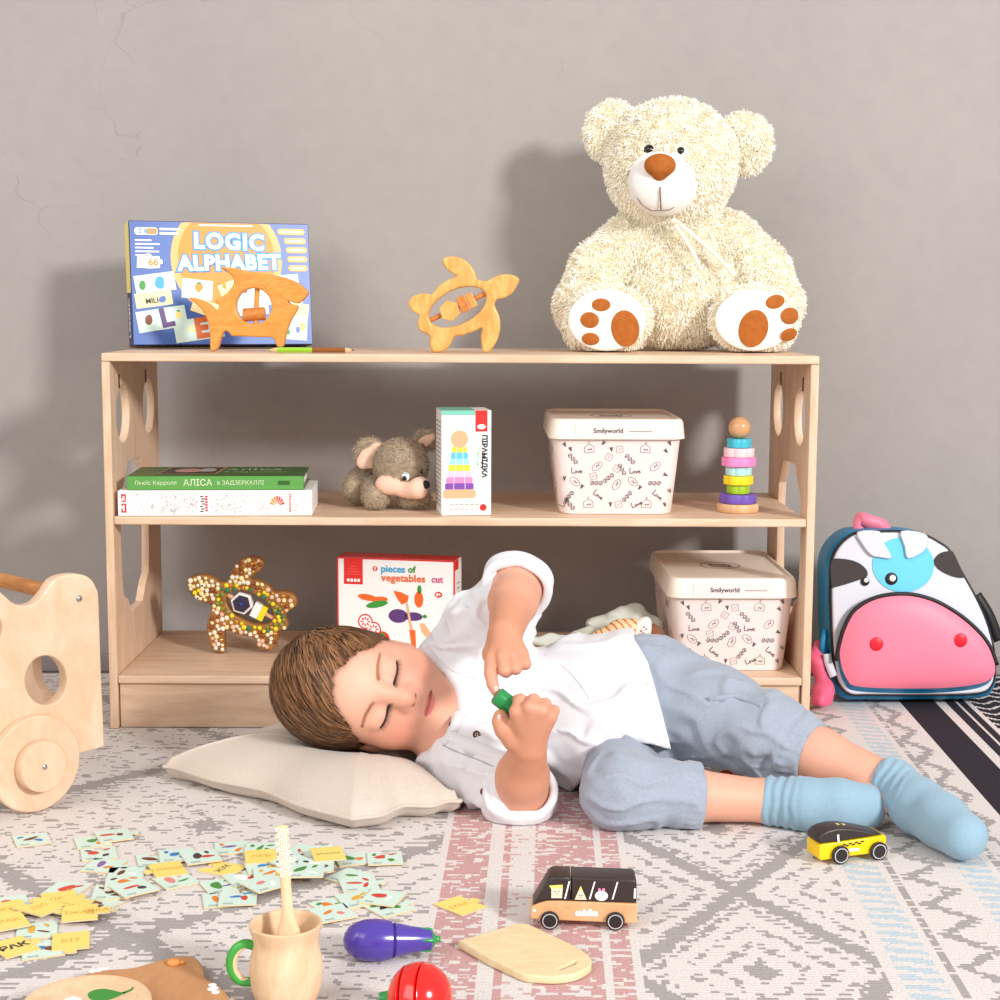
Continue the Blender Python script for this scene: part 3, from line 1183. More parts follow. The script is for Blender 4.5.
tp = [(858, 312), (855, 345), (820, 405), (770, 440), (712, 455), (700, 492), (722, 545), (735, 600), (730, 680), (700, 750), (660, 800), (622, 801), (610, 760), (605, 690), (612, 645), (560, 665), (490, 690), (432, 700), (405, 750), (370, 790), (320, 803), (282, 795), (266, 750), (265, 700), (240, 680), (197, 655), (185, 610), (195, 560), (150, 530),
      (125, 485), (140, 440), (180, 420), (230, 412), (280, 415), (320, 365), (380, 325), (440, 298), (400, 270), (362, 230), (348, 190), (380, 170), (430, 165), (490, 185), (540, 225), (570, 275), (582, 315), (640, 330), (690, 305), (740, 287), (810, 287)]
t, P, H, rod, _, k = turtle('plain pale wood sea turtle rattle standing in the middle of the shelf top', tp, (450, 503, 203, 112, 26), (390, 230, 6.667), 0.075, HT+0.0004, ASH, {'rod': HONEY_D})
hx, hz, ra, rb, rot = H
M = T(hx, 0, hz) @ RY(-math.degrees(rot))
hexp = [(0.0140*math.cos(a), 0.0140*math.sin(a)) for a in [math.radians(60*i+20) for i in range(6)]]
o = MB().mesh(plate([hexp], 0.017, 0.001, 1), M @ T(-.011, 0, 0) @ STAND).build('hexagon_bead', [ASH], rod, 30)
o = MB().box(.0022, .0150, -.009, .009, -.0105, .0105, M).build('cube_bead', [HONEY_D], rod, None)
bev(o, .001)
o = MB().box(.0153, .0245, -.009, .009, -.0095, .0095, M).build('cube_bead', [HONEY], rod, None)
bev(o, .001)

mp_ = [(60, 250), (100, 215), (200, 205), (260, 228), (320, 262), (375, 250), (395, 195), (440, 120), (490, 80), (560, 65), (620, 75), (648, 112), (630, 160), (590, 200), (550, 230), (620, 250), (690, 290), (735, 333), (800, 330), (868, 350), (905, 400), (890, 450), (842, 482), (818, 515), (840, 580), (820, 625), (772, 640), (757, 700), (735, 760), (690, 785), (632, 780), (592, 740), (575, 692),
       (500, 672), (420, 650), (358, 622), (350, 700), (355, 770), (338, 802), (290, 800), (246, 750), (216, 660), (215, 580), (240, 510), (243, 430), (180, 415), (110, 370), (72, 310)]
WALNUT = wood('dark_rim_wood', (176, 124, 62), (136, 88, 42), (5, 5, 5), 9, 0.4)
t, P, H, rod, mbody, k = turtle('sea turtle rattle covered in tiny glass beads on the bottom shelf', mp_, (545, 455, 200, 112, -27), (180, 550, 7.692), 0.14, ZB+0.0004, WALNUT, {'rod': SKIN_P})
hx, hz, ra, rb, rot = H


def inside(pt, poly):
    x, y = pt
    c = False
    n = len(poly)
    for i in range(n):
        x1, y1 = poly[i]
        x2, y2 = poly[i-1]
        if (y1 > y) != (y2 > y) and x < (x2-x1)*(y-y1)/(y2-y1)+x1:
            c = not c
    return c


SPW = [(p.x, p.y) for p in spline(P, 3)]
rng = random.Random(11)
bm_cols = [mat('bead_%s' % n, c, 0.12, 0.6, metal=mt) for n, c, mt in (('cream', (246, 230, 170), 0), ('gold', (206, 150, 70), .5), ('pearl', (244, 232, 214), 0), ('copper', (150, 84, 40), .4), ('yellow', (240, 214, 40), 0), ('green', (40, 120, 84), 0), ('olive', (130, 140, 50), 0), ('rose', (236, 190, 160), 0))]
beads = MB()
pts = []
tries = 0
while tries < 9000:
    tries += 1
    x, z = rng.uniform(min(p[0] for p in P), max(p[0] for p in P)), rng.uniform(0, max(p[1] for p in P))
    r = rng.uniform(.0024, .0037)
    if not all(inside((x+dx*(r+.0004), z+dz*(r+.0004)), SPW) for dx, dz in ((1, 0), (-1, 0), (0, 1), (0, -1))):
        continue
    ux, uz = x-hx, z-hz
    a, c = ux*math.cos(rot)+uz*math.sin(rot), -ux*math.sin(rot)+uz*math.cos(rot)
    if (a/(ra+r*.8))**2+(c/(rb+r*.8))**2 < 1:
        continue
    if any((x-p[0])**2+(z-p[1])**2 < ((r+p[2])*.86)**2 for p in pts):
        continue
    pts.append((x, z, r))
    # head is yellow, flippers pale gold, rim of the shell olive and green
    e = (a/ra)**2+(c/rb)**2
    ch = [0, 0, 4, 2, 0] if x < -.045 and z > .045 else ([4, 6, 5, 6, 1, 4] if e < 2.1 else [2, 0, 1, 7, 2, 3, 0])
    beads.ball((x, -.0095, z), (r, r*.8, r), 10, rng.choice(ch))
bo = beads.build('bead_mosaic', bm_cols, mbody, 180)
tag(bo, kind='stuff')
M = T(hx, 0, hz) @ RY(-math.degrees(rot))
PLUM = mat('dark_plum_glass', (44, 30, 56), 0.1, 0.6)
hexp = [(0.0155*math.cos(a), 0.0155*math.sin(a)) for a in [math.radians(60*i+10) for i in range(6)]]
hb = MB().mesh(plate([hexp], 0.018, 0.001, 1), M @ T(-.0125, 0, 0) @ STAND).build('hexagon_bead', [PAPER], rod, 30)
hexp = [(x*.8, y*.8) for x, y in hexp]
MB().mesh(plate([hexp], 0.003, 0.0008, 1), M @ T(-.0125, -.0098, 0) @ STAND).ball((hx-.0125*math.cos(rot), -.0115, hz-.0125*math.sin(rot)), .004, 14, 1).build('hexagon_inlay', [PLUM, mat('cobalt_bead', (40, 50, 130), .1, .6)], hb, 40)
cb = MB().box(.004, .0145, -.0085, .0085, -.010, .0105, M).build('cube_bead', [PAPER], rod, None)
cb = MB().box(.0148, .0225, -.0085, .0085, -.010, .0105, M).build('cube_bead', [mat('bright_yellow_bead', (240, 216, 30), .3)], rod, None)
for sgn, (ex, ez) in enumerate(((180, 262), (148, 360))):
    p = at(180+ex/7.692, 550+ez/7.692, 0.14)
    cx = t.location.x
    zz = p.z-ZB
    e = MB().ball((p.x-cx, -.0112, zz), (.0026, .0018, .0026), 14).build('eye', WHITE, t)
    MB().ball((p.x-cx+.0004, -.0128, zz-.0002), (.0014, .0009, .0014), 12).build('pupil', BLACKP, e)

# ---- books
pw = at(116.5, 513, -0.001)
wl = (at(310.5, 514, 0)-at(117, 514, 0)).length
wb = thing('white_book', 'thick white book with a doodled spine lying under the green book', 'book', (pw.x+.0015, 0.0005, ZM+.0005), (0, 0, math.radians(2.6)))
BH = 0.0325
o = MB().box(0, wl, 0, .118, 0, BH).build('cover', PAPER, wb, None)
bev(o, .0012)
pr = MB()
Mf = RX(90) @ T(0, 0, .0003)
rng = random.Random(3)
for i in range(520):
    u, v = rng.uniform(.035, .155) if i % 4 == 0 else rng.uniform(.02, .235), rng.uniform(.003, .0295)
    if .1 < u < .118 or .19 < u < .212:
        continue
    a = rng.uniform(0, 6.28)
    r = rng.uniform(.0012, .0035)
    pts = [(u+r*(.6+.5*math.cos(3*tt+a))*math.cos(tt+a), v+.8*r*math.sin(tt+a*2)) for tt in [j*.7 for j in range(5)]]
    pts = [(x, min(.0308, max(.0015, y))) for x, y in pts]
    for p, q in zip(pts[:-1], pts[1:]):
        d = Vector((q[0]-p[0], q[1]-p[1]))
        n = Vector((-d.y, d.x))
        if n.length < 1e-6:
            continue
        n = n.normalized()*.00013
        quad(pr, [(p[0]-n.x, p[1]-n.y), (q[0]-n.x, q[1]-n.y), (q[0]+n.x, q[1]+n.y), (p[0]+n.x, p[1]+n.y)], 0, 0, Mf)
Mt = Mf @ T(0, 0, .0002)
ex0, ey0 = .0045, .0045
for x0, x1, y0, y1 in ((0, .006, .0215, .0235), (.0042, .006, .016, .0235), (0, .0018, .018, .0235), (0, .006, .0138, .0155), (0, .006, .010, .0115), (.0042, .0062, .001, .0115), (0, .0062, 0, .0018), (0, .0018, 0, .0055), (0, .0018, .0085, .010)):
    quad(pr, [(ex0+x0, ey0+y0), (ex0+x1, ey0+y0), (ex0+x1, ey0+y1), (ex0+x0, ey0+y1)], 0, 1, Mt)
for k, (x0, x1) in enumerate(((0, .004), (.001, .0055), (.0, .0035), (.0025, .006), (.0005, .005), (.001, .006), (0, .004))):
    quad(pr, [(.1035+x0, .005+.0032*k), (.1035+x1, .0052+.0032*k), (.1035+x1, .0066+.0032*k), (.1035+x0, .0064+.0032*k)], 0, 2, Mt)
for k in range(6):
    quad(pr, [(.1100, .006+.0035*k), (.1128, .006+.0035*k), (.1128, .0085+.0035*k), (.1100, .0085+.0035*k)], 0, 1, Mt)
for k in range(7):      # red and yellow shell emblem
    a = math.radians(-50+k*24+60)
    b2 = a+math.radians(17)
    quad(pr, [(.2005+.002*math.cos(a), .013+.002*math.sin(a)), (.2005+.011*math.cos(a)*.85, .013+.0125*math.sin(a)), (.2005+.011*math.cos(b2)*.85, .013+.0125*math.sin(b2))], 0, 3 if k < 4 else 4, Mt)
for k in range(9):
    quad(pr, [(.2160, .005+.0027*k), (.2178, .005+.0027*k), (.2178, .0068+.0027*k), (.2160, .0068+.0027*k)], 0, 1, Mt)
pr.build('spine_print', [mat('pencil_grey', (168, 166, 162), .6), RED, BLACKP, mat('shell_red', (214, 62, 36), .4), ORANGE], o, None)
MB().box(.0015, wl-.0015,   .003, .119, .002, BH-.002).build('page_block', mat('page_edges', (238, 230, 214), .8), wb, None)

gx = at(127, 486, 0.004)
gl = (at(303.5, 480, 0)-at(127, 480, 0)).length
gbk = thing('green_book', 'green hardcover story book lying on top of the white book', 'book', (gx.x, 0.003, ZM+.0005+BH+.0006), (0, 0, math.radians(3.0)))
GBH = 0.0175
GRN = mat('book_green', (92, 156, 74), .4, .45, noise=.05, nscale=20)
GRND = mat('book_dark_green', (52, 98, 40), .35, .5, noise=.1, nscale=20)
cv = MB()
cv.box(0, gl, 0, .116, GBH-.0022, GBH)
cv.box(0, gl, 0, .116, 0, .0022)
cv.box(0, gl, 0, .0022, .0022, GBH-.0022)
o = cv.build('cover', [GRND], gbk, None)
MB().box(.003, gl-.003, .0023, .114, .0023, GBH-.0023).build('page_block', mat('page_edges', (238, 230, 214), .8), gbk, None)
pr = MB()
quad(pr, [(0.0004, .0002), (gl-.0004, .0002), (gl-.0004, GBH-.0002), (.0004, GBH-.0002)], 0, 0, Mf)
Mt = Mf @ T(0, 0, .0003)
pr.mesh(text_mesh('Льюїс Керролл', .0072, 0, 0), Mt @ T(.036, GBH/2, 0), 1)
pr.mesh(text_mesh('АЛІСА', .0112, 0, .0001), Mt @ T(.089, GBH/2, 0), 1)
pr.mesh(text_mesh('в ЗАДЗЕРКАЛЛІ', .0074, 0, 0), Mt @ T(.143, GBH/2, 0), 1)
quad(pr, rrect(.19, .205, .006, .0115, .001), .0003, 2, Mf)
Mtop = T(0, 0, GBH+.0003)
quad(pr, [(.034, .024), (.11, .024), (.116, .108), (.040, .108)], 0, 3, Mtop)
quad(pr, [(.037, .029), (.107, .029), (.112, .103), (.043, .103)], .0002, 4, Mtop)
quad(pr, blob(9, .020, .022, 4, .07, .066), .0004, 5, Mtop)
quad(pr, blob(8, .010, .022, 5, .095, .066), .0005, 6, Mtop)
pr.mesh(text_mesh('АЛІСА', .022, 0, 0), Mtop @ T(.155, .075, .0002), 1)
pr.mesh(text_mesh('в Задзеркаллі', .012, 0, 0), Mtop @ T(.158, .045, .0002), 1)
pr.build('cover_print', [GRN, mat('cream_letters', (214, 226, 180), .5), GRND, mat('tan_frame', (170, 130, 84), .5), mat('picture_dark', (70, 62, 54), .5), mat('picture_rose', (190, 140, 130), .5), GREYP], o, None)

# ---- stacking tower carton
bp_ = at(441.5, 512.0, 0.02)
bw = (at(491, 512, .02)-at(441.5, 512, .02)).length*1.01
bh = 0.1345
pbx = thing('stacking_toy_carton', 'upright white toy carton printed with a pastel stacking tower beside the plush mouse', 'toy box', (bp_.x, 0.016, ZM+.0005), (0, 0, math.radians(8)))
o = MB().box(0, bw, 0, bw, 0, bh).build('carton', PAPER, pbx, None)
bev(o, .0008, 1)
pr = MB()
F1, F2 = RX(90) @ T(0, 0, .0003), RX(90) @ T(0, 0, .0006)
quad(pr, [(0, bh-.006), (bw*.68, bh-.006), (bw*.68, bh), (0, bh)], 0, 0, F1)
quad(pr, [(bw*.68, bh*.80), (bw*.92, bh*.80), (bw*.92, bh), (bw*.68, bh)], 0, 1, F2)
quad(pr, circ(bw*.80, bh*.845, bw*.085, 16, bw*.05), .0002, 2, F2)
quad(pr, [(0, 0), (bw*.68, 0), (bw*.68, bw), (0, bw)], bh+.0003, 0)
cols = [(212, 212, 70), (100, 196, 220), (160, 216, 236), (246, 216, 60), (244, 200, 222), (236, 140, 192), (130, 80, 170)]
cm = [mat('carton_ring_%d' % i, c, .4) for i, c in enumerate(cols)]
for i in range(7):
    ww = bw*(.150+.023*i)
    zc = bh*(.630-.0585*i)
    quad(pr, rrect(bw*.36-ww, bw*.36+ww, zc-bh*.030, zc+bh*.030, .002), .00001*i, 4+i, F1)
    for k in (-1, 1):
        quad(pr, [(bw*.36+k*ww*.4-.0003, zc-bh*.028), (bw*.36+k*ww*.4+.0003, zc-bh*.028), (bw*.36+k*ww*.4+.0003, zc+bh*.028), (bw*.36+k*ww*.4-.0003, zc+bh*.028)], .0001, 2, F1)
quad(pr, circ(bw*.36, bh*.730, bw*.175, 28), .0001, 3, F1)
quad(pr, rrect(bw*.36-bw*.33, bw*.36+bw*.33, bh*.165, bh*.250, .004), .0001, 3, F1)
pr.mesh(text_mesh('ПІРАМІДКА', .0092, 0, .0004), F2 @ T(bw*.86, bh*.565, 0) @ RZ(-90), 11)
pr.mesh(text_mesh('7 кілець', .0062, 0, .0001), F2 @ T(bw*.74, bh*.56, 0) @ RZ(-90), 0)
for k in range(6):
    quad(pr, rrect(bw*(.17+.1*k), bw*(.25+.1*k), bh*.055, bh*.11, .001), 0, 12, F1)
    quad(pr, rrect(bw*(.18+.1*k), bw*(.24+.1*k), bh*.062, bh*.10, .001), .0001, 2, F1)
quad(pr, circ(bw*.84, bh*.075, bw*.07, 14), 0, 1, F1)
SL = Matrix(((0, 0, -1, -.0003), (-1, 0, 0, 0), (0, 1, 0, 0), (0, 0, 0, 1)))
for k in range(20):
    quad(pr, [(-bw*.9, bh*(.08+.042*k)), (-bw*.1, bh*(.08+.042*k)), (-bw*.1, bh*(.095+.042*k)), (-bw*.9, bh*(.095+.042*k))], 0, 12, SL)
pr.build('carton_print', [TEAL, RED, WHITE, SKIN_P]+cm+[BLACKP, GREYP], o, None)

# ---- wooden stacking tower
sx_ = at(740, 512, .055)
st = thing('stacking_tower', 'wooden stacking tower of pastel flower rings topped by a round ball', 'stacking toy', (sx_.x, .075, ZM+.0004))
BEECH = wood('beech_turned', (232, 190, 146), (214, 168, 124), (8, 8, 2), 9, .4)
o = MB().lathe([(.026, 0), (.0275, .002), (.0275, .009), (.026, .0112)], 40).build('base', [BEECH], st, 40)
pr_ = MB().lathe([(.003, .0112), (.003, .112)], 14).build('peg', [BEECH], st)
ring = [('purple', (112, 84, 178), .0245, 0), ('lime', (160, 196, 40), .0150, 10), ('yellow', (244, 214, 40), .0195, 0), ('aqua', (176, 220, 218), .0175, 25), ('pink', (240, 140, 196), .0225, 12), ('blush', (244, 206, 210), .0205, 30), ('turquoise', (70, 184, 206), .0160, 5)]
z = .0115
for nm, c, r, ph in ring:
    h = .0118
    lp = []
    for k in range(72):
        a = 2*math.pi*k/72
        rr = r*(.90+.10*abs(math.cos(3*(a+math.radians(ph))))**.7)
        lp.append((rr*math.cos(a), rr*math.sin(a)))
    rg = MB().mesh(plate([lp, circ(0, 0, .0032, 14)], h, .0012, 2), T(0, 0, z+h/2)).build('ring', [mat('ring_'+nm, c, .4, .4)], st, 40)
    rg['label'] = nm+' flower shaped ring'
    z += h+.0003
MB().ball((0, 0, z+.0138), .0145, 28).build('ball', [wood('beech_ball', (226, 178, 128), (206, 154, 104), (3, 12, 12), 6, .2, .5)], st, 180)

# ---- vegetable set carton
vx = at(338, 640, .12)
vw = (at(455, 640, .12)-at(338, 640, .12)).length*1.03
vh, vd = .135, .040
vg = thing('vegetable_set_carton', 'white toy carton printed with cutting vegetables behind the lying person on the bottom shelf', 'toy box')
vg.matrix_basis = T(vx.x-.001, .125, ZB+.0005) @ RZ(-11)
o = MB().box(0, vw, 0, vd, 0, vh).build('carton', PAPER, vg, None)
bev(o, .0008, 1)
pr = MB()
for a, b_, c, d in ((0, .012, 0, 1), (.985, 1, 0, 1), (0, 1, .985, 1)):
    quad(pr, [(vw*a, vh*c), (vw*b_, vh*c), (vw*b_, vh*d), (vw*a, vh*d)], 0, 0, F1)
quad(pr, [(0, 0), (vw, 0), (vw, vd), (0, vd)], vh+.0003, 0)
SR = Matrix(((0, 0, 1, vw+.0003), (1, 0, 0, 0), (0, 1, 0, 0), (0, 0, 0, 1)))
quad(pr, [(0, vh*.9), (.02, vh*.9), (.02, vh), (0, vh)], 0, 0, SR)
for k in range(14):
    quad(pr, [(.01, vh*(.1+.05*k)), (.028, vh*(.1+.05*k)), (.028, vh*(.115+.05*k)), (.01, vh*(.115+.05*k))], 0, 8, SR)
quad(pr, [(vw*.06, vh*.73), (vw*.22, vh*.73), (vw*.22, vh*.995), (vw*.06, vh*.995)], .0002, 0, F1)
for k in range(4):
    quad(pr, rrect(vw*(.085+.030*k), vw*(.107+.030*k), vh*.755, vh*.785, .0008), .0004, 1, F1)
for k in range(4):
    w_ = .012-.0025*k
    quad(pr, [(vw*.14-w_, vh*.83+.0035*k), (vw*.14+w_, vh*.83+.0035*k), (vw*.14+w_-.001, vh*.83+.0035*k+.0006), (vw*.14-w_+.001, vh*.83+.0035*k+.0006)], .0003, 9, F1)
quad(pr, circ(vw*.325, vh*.895, .0035, 16), 0, 0, F1)
pr.mesh(text_mesh('8', .0062, 0, .00005), F2 @ T(vw*.325, vh*.895, 0), 1)
pr.mesh(text_mesh('pieces', .0135, 0, .0004), F2 @ T(vw*.478, vh*.895, 0), 2)
pr.mesh(text_mesh('of', .0125, 0, .0004), F2 @ T(vw*.635, vh*.895, 0), 3)
pr.mesh(text_mesh('vegetables', .0138, 0, .0004, space=1.05), F2 @ T(vw*.565, vh*.805, 0), 4)
pr.mesh(text_mesh('cut', .0125, 0, .0004), F2 @ T(vw*.85, vh*.805, 0), 5)


def veg(pts, mi, z=0.0, ang=0):
    quad(pr, [(vw*u, vh*v) for u, v in pts], z, mi, F1)


def ov(cx, cy, a, b, ang, mi, z=0.0, n=20):
    quad(pr, circ(vw*cx, vh*cy, a, n, b, math.radians(ang)), z, mi, F1)


ov(.26, .60, .0135, .0045, -8, 4)
ov(.36, .585, .012, .004, 3, 4, .0001)
ov(.34, .535, .0155, .0045, 12, 3, .0002)
veg([(.48, .68), (.55, .665), (.61, .63), (.60, .57), (.55, .54), (.51, .60)], 4)
ov(.695, .60, .0062, .0112, 0, 4)
ov(.70, .70, .003, .006, 0, 3)
ov(.86, .655, .0052, .0042, 0, 0)
pr.mesh(text_mesh('3+', .006, 0, .0003), F2 @ T(vw*.86, vh*.655, .0002), 1)
ov(.52, .425, .0135, .0095, 0, 6)
ov(.65, .425, .0125, .006, 0, 6)
ov(.745, .43, .003, .0025, 0, 3)
veg([(.585, .56), (.602, .56), (.645, .29), (.620, .29)], 7, .0003)
veg([(.615, .29), (.665, .29), (.675, .02), (.645, .02)], 4, .0003)
veg([(.70, .36), (.74, .36), (.84, .20), (.80, .17), (.72, .27)], 7, .0001)
veg([(.80, .18), (.845, .20), (.90, .10), (.86, .06)], 10, .0002)
for cx, cy in ((.24, .355), (.31, .28)):
    ov(cx, cy, .0105, .0105, 0, 0, .0001*(cx > .3))
    ov(cx, cy, .0085, .0085, 0, 1, .0002)
    for k in range(8):
        a = math.pi*k/4
        ov(cx+.0048*math.cos(a)/vw, cy+.0048*math.sin(a)/vh, .0022, .0011, k*45, 0, .0003)
ov(.385, .19, .0100, .0100, 0, 0, .0004)
ov(.385, .225, .0040, .0032, 0, 3, .0005)
ov(.36, .09, .008, .008, 0, 0)
for k in range(4):
    quad(pr, rrect(vw*(.57+.105*k), vw*(.655+.105*k), vh*.012, vh*.08, .001), 0, 0, F1)
    quad(pr, circ(vw*(.61+.105*k), vh*.035, .0022, 12), .0002, 1, F1)
pr.build('carton_print', [RED, WHITE, SKY, GREEN, mat('carrot_print', (232, 104, 40), .4), mat('rose_letters', (214, 100, 130), .4), PURP, SKIN_P, GREYP, mat('soft_red', (236, 110, 100), .4), mat('lime_handle', (150, 196, 60), .4)], o, None)


# ------------------------------------------------------------------ push walker at the left edge
WA = math.radians(46)
WU = Vector((math.cos(WA), math.sin(WA), 0))
WN = Vector((math.sin(WA), -math.cos(WA), 0))
wc = gnd(39.5, 812.5)
WR = 0.0525
walker = thing('push_walker', 'birch plywood toddler push walker with round wheels at the left edge', 'push toy')
walker.matrix_basis = Matrix(((WU.x, -WN.x, 0, wc.x), (WU.y, -WN.y, 0, wc.y), (0, 0, 1, 0.0005), (0, 0, 0, 1)))   # local x along panel, y away from the lens
PLY = wood('walker_birch', (238, 207, 178), (226, 190, 156), (5, 5, 3), 4.0, .45)
DOWEL = wood('walker_dowel', (206, 144, 84), (180, 116, 60), (10, 2, 10), 8, .45)
STEEL = mat('zinc_screw', (170, 172, 176), .3, .5, metal=.9)


def on_panel(px, py, yl):
    d = ray(px, py)
    o_ = wc-WN*yl
    tt = (o_-CAM).dot(WN)/d.dot(WN)
    p = CAM+d*tt-wc
    return p.dot(WU), p.z


PT = 0.016
wpts = [(-390, 300), (-380, 180), (-330, 100), (-250, 62), (-150, 58), (-70, 70), (-20, 105), (30, 150), (60, 172), (100, 178), (140, 165), (175, 125), (205, 82), (250, 61), (310, 57), (350, 75), (374, 115), (381, 160), (390, 430), (401, 695), (392, 722), (320, 743), (150, 790), (-150, 850), (-340, 900), (-380, 860)]
wp = [on_panel(a/3.846, 560+b/3.846, 0.014) for a, b in wpts]
hole = [on_panel((178+80*math.cos(a))/3.846, 560+(465+95*math.sin(a))/3.846, 0.014) for a in [i*math.pi/20 for i in range(40)]]
hole2 = [on_panel((-62+72*math.cos(a))/3.846, 560+(265+82*math.sin(a))/3.846, 0.014) for a in [i*math.pi/20 for i in range(40)]]
lowest = min(b for a, b in wp)
if lowest < 0.012:
    wp = [(a, max(b, 0.014)) for a, b in wp]
SPAN = 0.36
me = plate([[(p.x, p.y) for p in spline(wp, 3)], hole, hole2], PT, 0.0018, 2)
for k, yl in enumerate((0.014+PT/2, 0.014+SPAN)):
    MB().mesh(me, T(0, yl, 0) @ STAND).build('side_panel', [PLY], walker, 35)
sx, sz = on_panel(79, 599, 0.014)
MB().cyl((sx, .014+PT+.0003, sz), (sx, .014+SPAN-PT/2-.0003, sz), .0085, n=24).build('handle_bar', [DOWEL], walker, 40)
MB().ball((sx, .0135, sz), (.0036, .0016, .0036), 16).build('screw', STEEL, walker)
re_ = max(p[0] for p in wp)
fb = [(.014+PT+.0006, .050), (.014+SPAN-PT/2-.0006, .050), (.014+SPAN-PT/2-.0006, .165), (.014+PT+.0006, .165)]
fh = on_panel((215)/3.846, 560+495/3.846, 0.014)
me = plate([fb, circ(.085, fh[1]+.004, .030, 32)], .012, .0014, 1)
MB().mesh(me, Matrix(((0, 0, 1, re_-.022), (1, 0, 0, 0), (0, 1, 0, 0), (0, 0, 0, 1)))).build('front_board', [PLY], walker, 35)


def wheel(x, yl, flip=1):
    wb_ = MB().lathe([(WR-.0015, 0), (WR, .0015), (WR, .0105), (WR-.0015, .012)], 64, T(x, yl, WR) @ RX(90 if flip > 0 else -90)).build('wheel', [PLY], walker, 40)
    h = MB().lathe([(.0265, .0122), (.0275, .0135), (.0275, .0255), (.0265, .0268)], 48, T(x, yl, WR) @ RX(90 if flip > 0 else -90)).build('hub_cap', [PLY], wb_, 40)
    MB().ball((x, yl-flip*.0270, WR), (.0030, .0014, .0030), 16).build('screw', STEEL, h)


wheel(0, 0.0132)
wheel(0, 0.014+SPAN+PT/2+.0008, -1)
wheel(-.20, 0.0132)
wheel(-.20, 0.014+SPAN+PT/2+.0008, -1)

# ------------------------------------------------------------------ mug and spoon
MUGW = wood('pale_linden', (238, 208, 172), (224, 186, 146), (6, 6, 3), 7, .55)
my = -0.812
mc = at(285.5, 916, my)
MR = 0.0282
MH = mc.z-.0055
KM = MR/.0305
mug = thing('wooden_mug', 'pale turned wooden mug with a green handle standing on the rug', 'mug', (mc.x, my, 0.0006))
pf = [(.0235, 0), (.0265, .001), (.0300, .012), (.0312, .028), (.0305, MH*.52), (.0280, MH*.70), (.0274, MH*.76), (.0284, MH*.84), (MR, MH*.93), (MR+.0006, MH*.985), (MR-.0006, MH), (MR-.0022, MH-.0004),
      (MR-.0030, MH*.95), (.0245, MH*.74), (.0262, MH*.5), (.0262, .02), (.022, .006), (.0001, .005)]
MB().lathe([(r if abs(r-MR) < .004 and i > 7 and False else r*KM if not (i in (8, 9, 10, 11, 12)) else r, z) for i, (r, z) in enumerate(pf)], 56, cap=True).build('cup', [MUGW], mug, 60)
GRH = mat('green_lacquer', (62, 158, 60), .3, .5)
hp = [(-.0252, 0, MH*.72), (-.032, 0, MH*.745), (-.0385, 0, MH*.69), (-.0425, 0, MH*.58), (-.0428, 0, MH*.45), (-.040, 0, MH*.34), (-.0345, 0, MH*.265), (-.0272, 0, MH*.25)]
hb = MB().tube([RZ(8) @ Vector(p) for p in spline(hp, 5, False)], .0038, 12).build('handle', [GRH], mug, 180)
hb['label'] = 'green handle'
MB().tube([RZ(8) @ Vector((p.x*.945, p.y-.0006, MH*.48+(p.z-MH*.48)*.94)) for p in spline(hp, 5, False)], .0026, 12).build('handle_liner', [MUGW], hb, 180)

SPW_ = wood('pale_spoon', (244, 210, 172), (236, 196, 154), (8, 8, 2), 6, .6)
tip, low_ = at(282, 825, my+.012), at(288.3, 924, my-.002)
sp = thing('wooden_spoon', 'small wooden spoon with daisies on its handle standing in the mug', 'spoon')
sdir = (tip-low_).normalized()
end = low_-sdir*.028
sl = MB()
secs = []
Lh = (tip-low_).length
sm = align(low_, tip)
for u, w_, th_ in ((-.036, .0005, .001), (-.034, .006, .0022), (-.026, .0100, .0028), (-.014, .0105, .003), (-.004, .0085, .003), (.002, .0062, .003), (.010, .0046, .003), (.03, .0042, .0028), (.06, .0041, .0026), (Lh-.012, .0050, .0026), (Lh-.004, .0050, .0024), (Lh-.0008, .0042, .0018), (Lh, .003, .0012)):
    secs.append((circ(0, 0, w_, 18, th_), u))
vx_ = sdir
wx = (RGT-vx_*RGT.dot(vx_)).normalized()
wy = vx_.cross(wx)
MS = Matrix((( wx.x, wy.x, vx_.x, low_.x), (wx.y, wy.y, vx_.y, low_.y), (wx.z, wy.z, vx_.z, low_.z), (0, 0, 0, 1)))
sp.matrix_basis = MS
stack(sl, secs).build('spoon_body', [SPW_], sp, 60)
da = MB()
rng = random.Random(4)
side = 1 if (MS.to_3x3() @ Vector((0, 1, 0))).dot(CAM-low_) > 0 else -1
for k in range(34):
    cx, cz = ((k*7) % 5-2)*.0019, Lh-.003-.037*k/34
    yy = side*(.0029*math.sqrt(max(0.05, 1-(cx/.0052)**2))+.0002)
    for j in range(5):
        a = 2*math.pi*j/5+k
        da.ball((cx+.0012*math.cos(a), yy, cz+.0012*math.sin(a)), (.00068, .0002, .00068), 6, 0)
    da.ball((cx, yy+side*.0001, cz), (.0006, .0003, .0006), 6, 1)
bs = MB()
o = da.build('daisy_print', [WHITE, mat('daisy_centre', (240, 206, 60), .5)], sp, 180)
tag(o, kind='stuff')

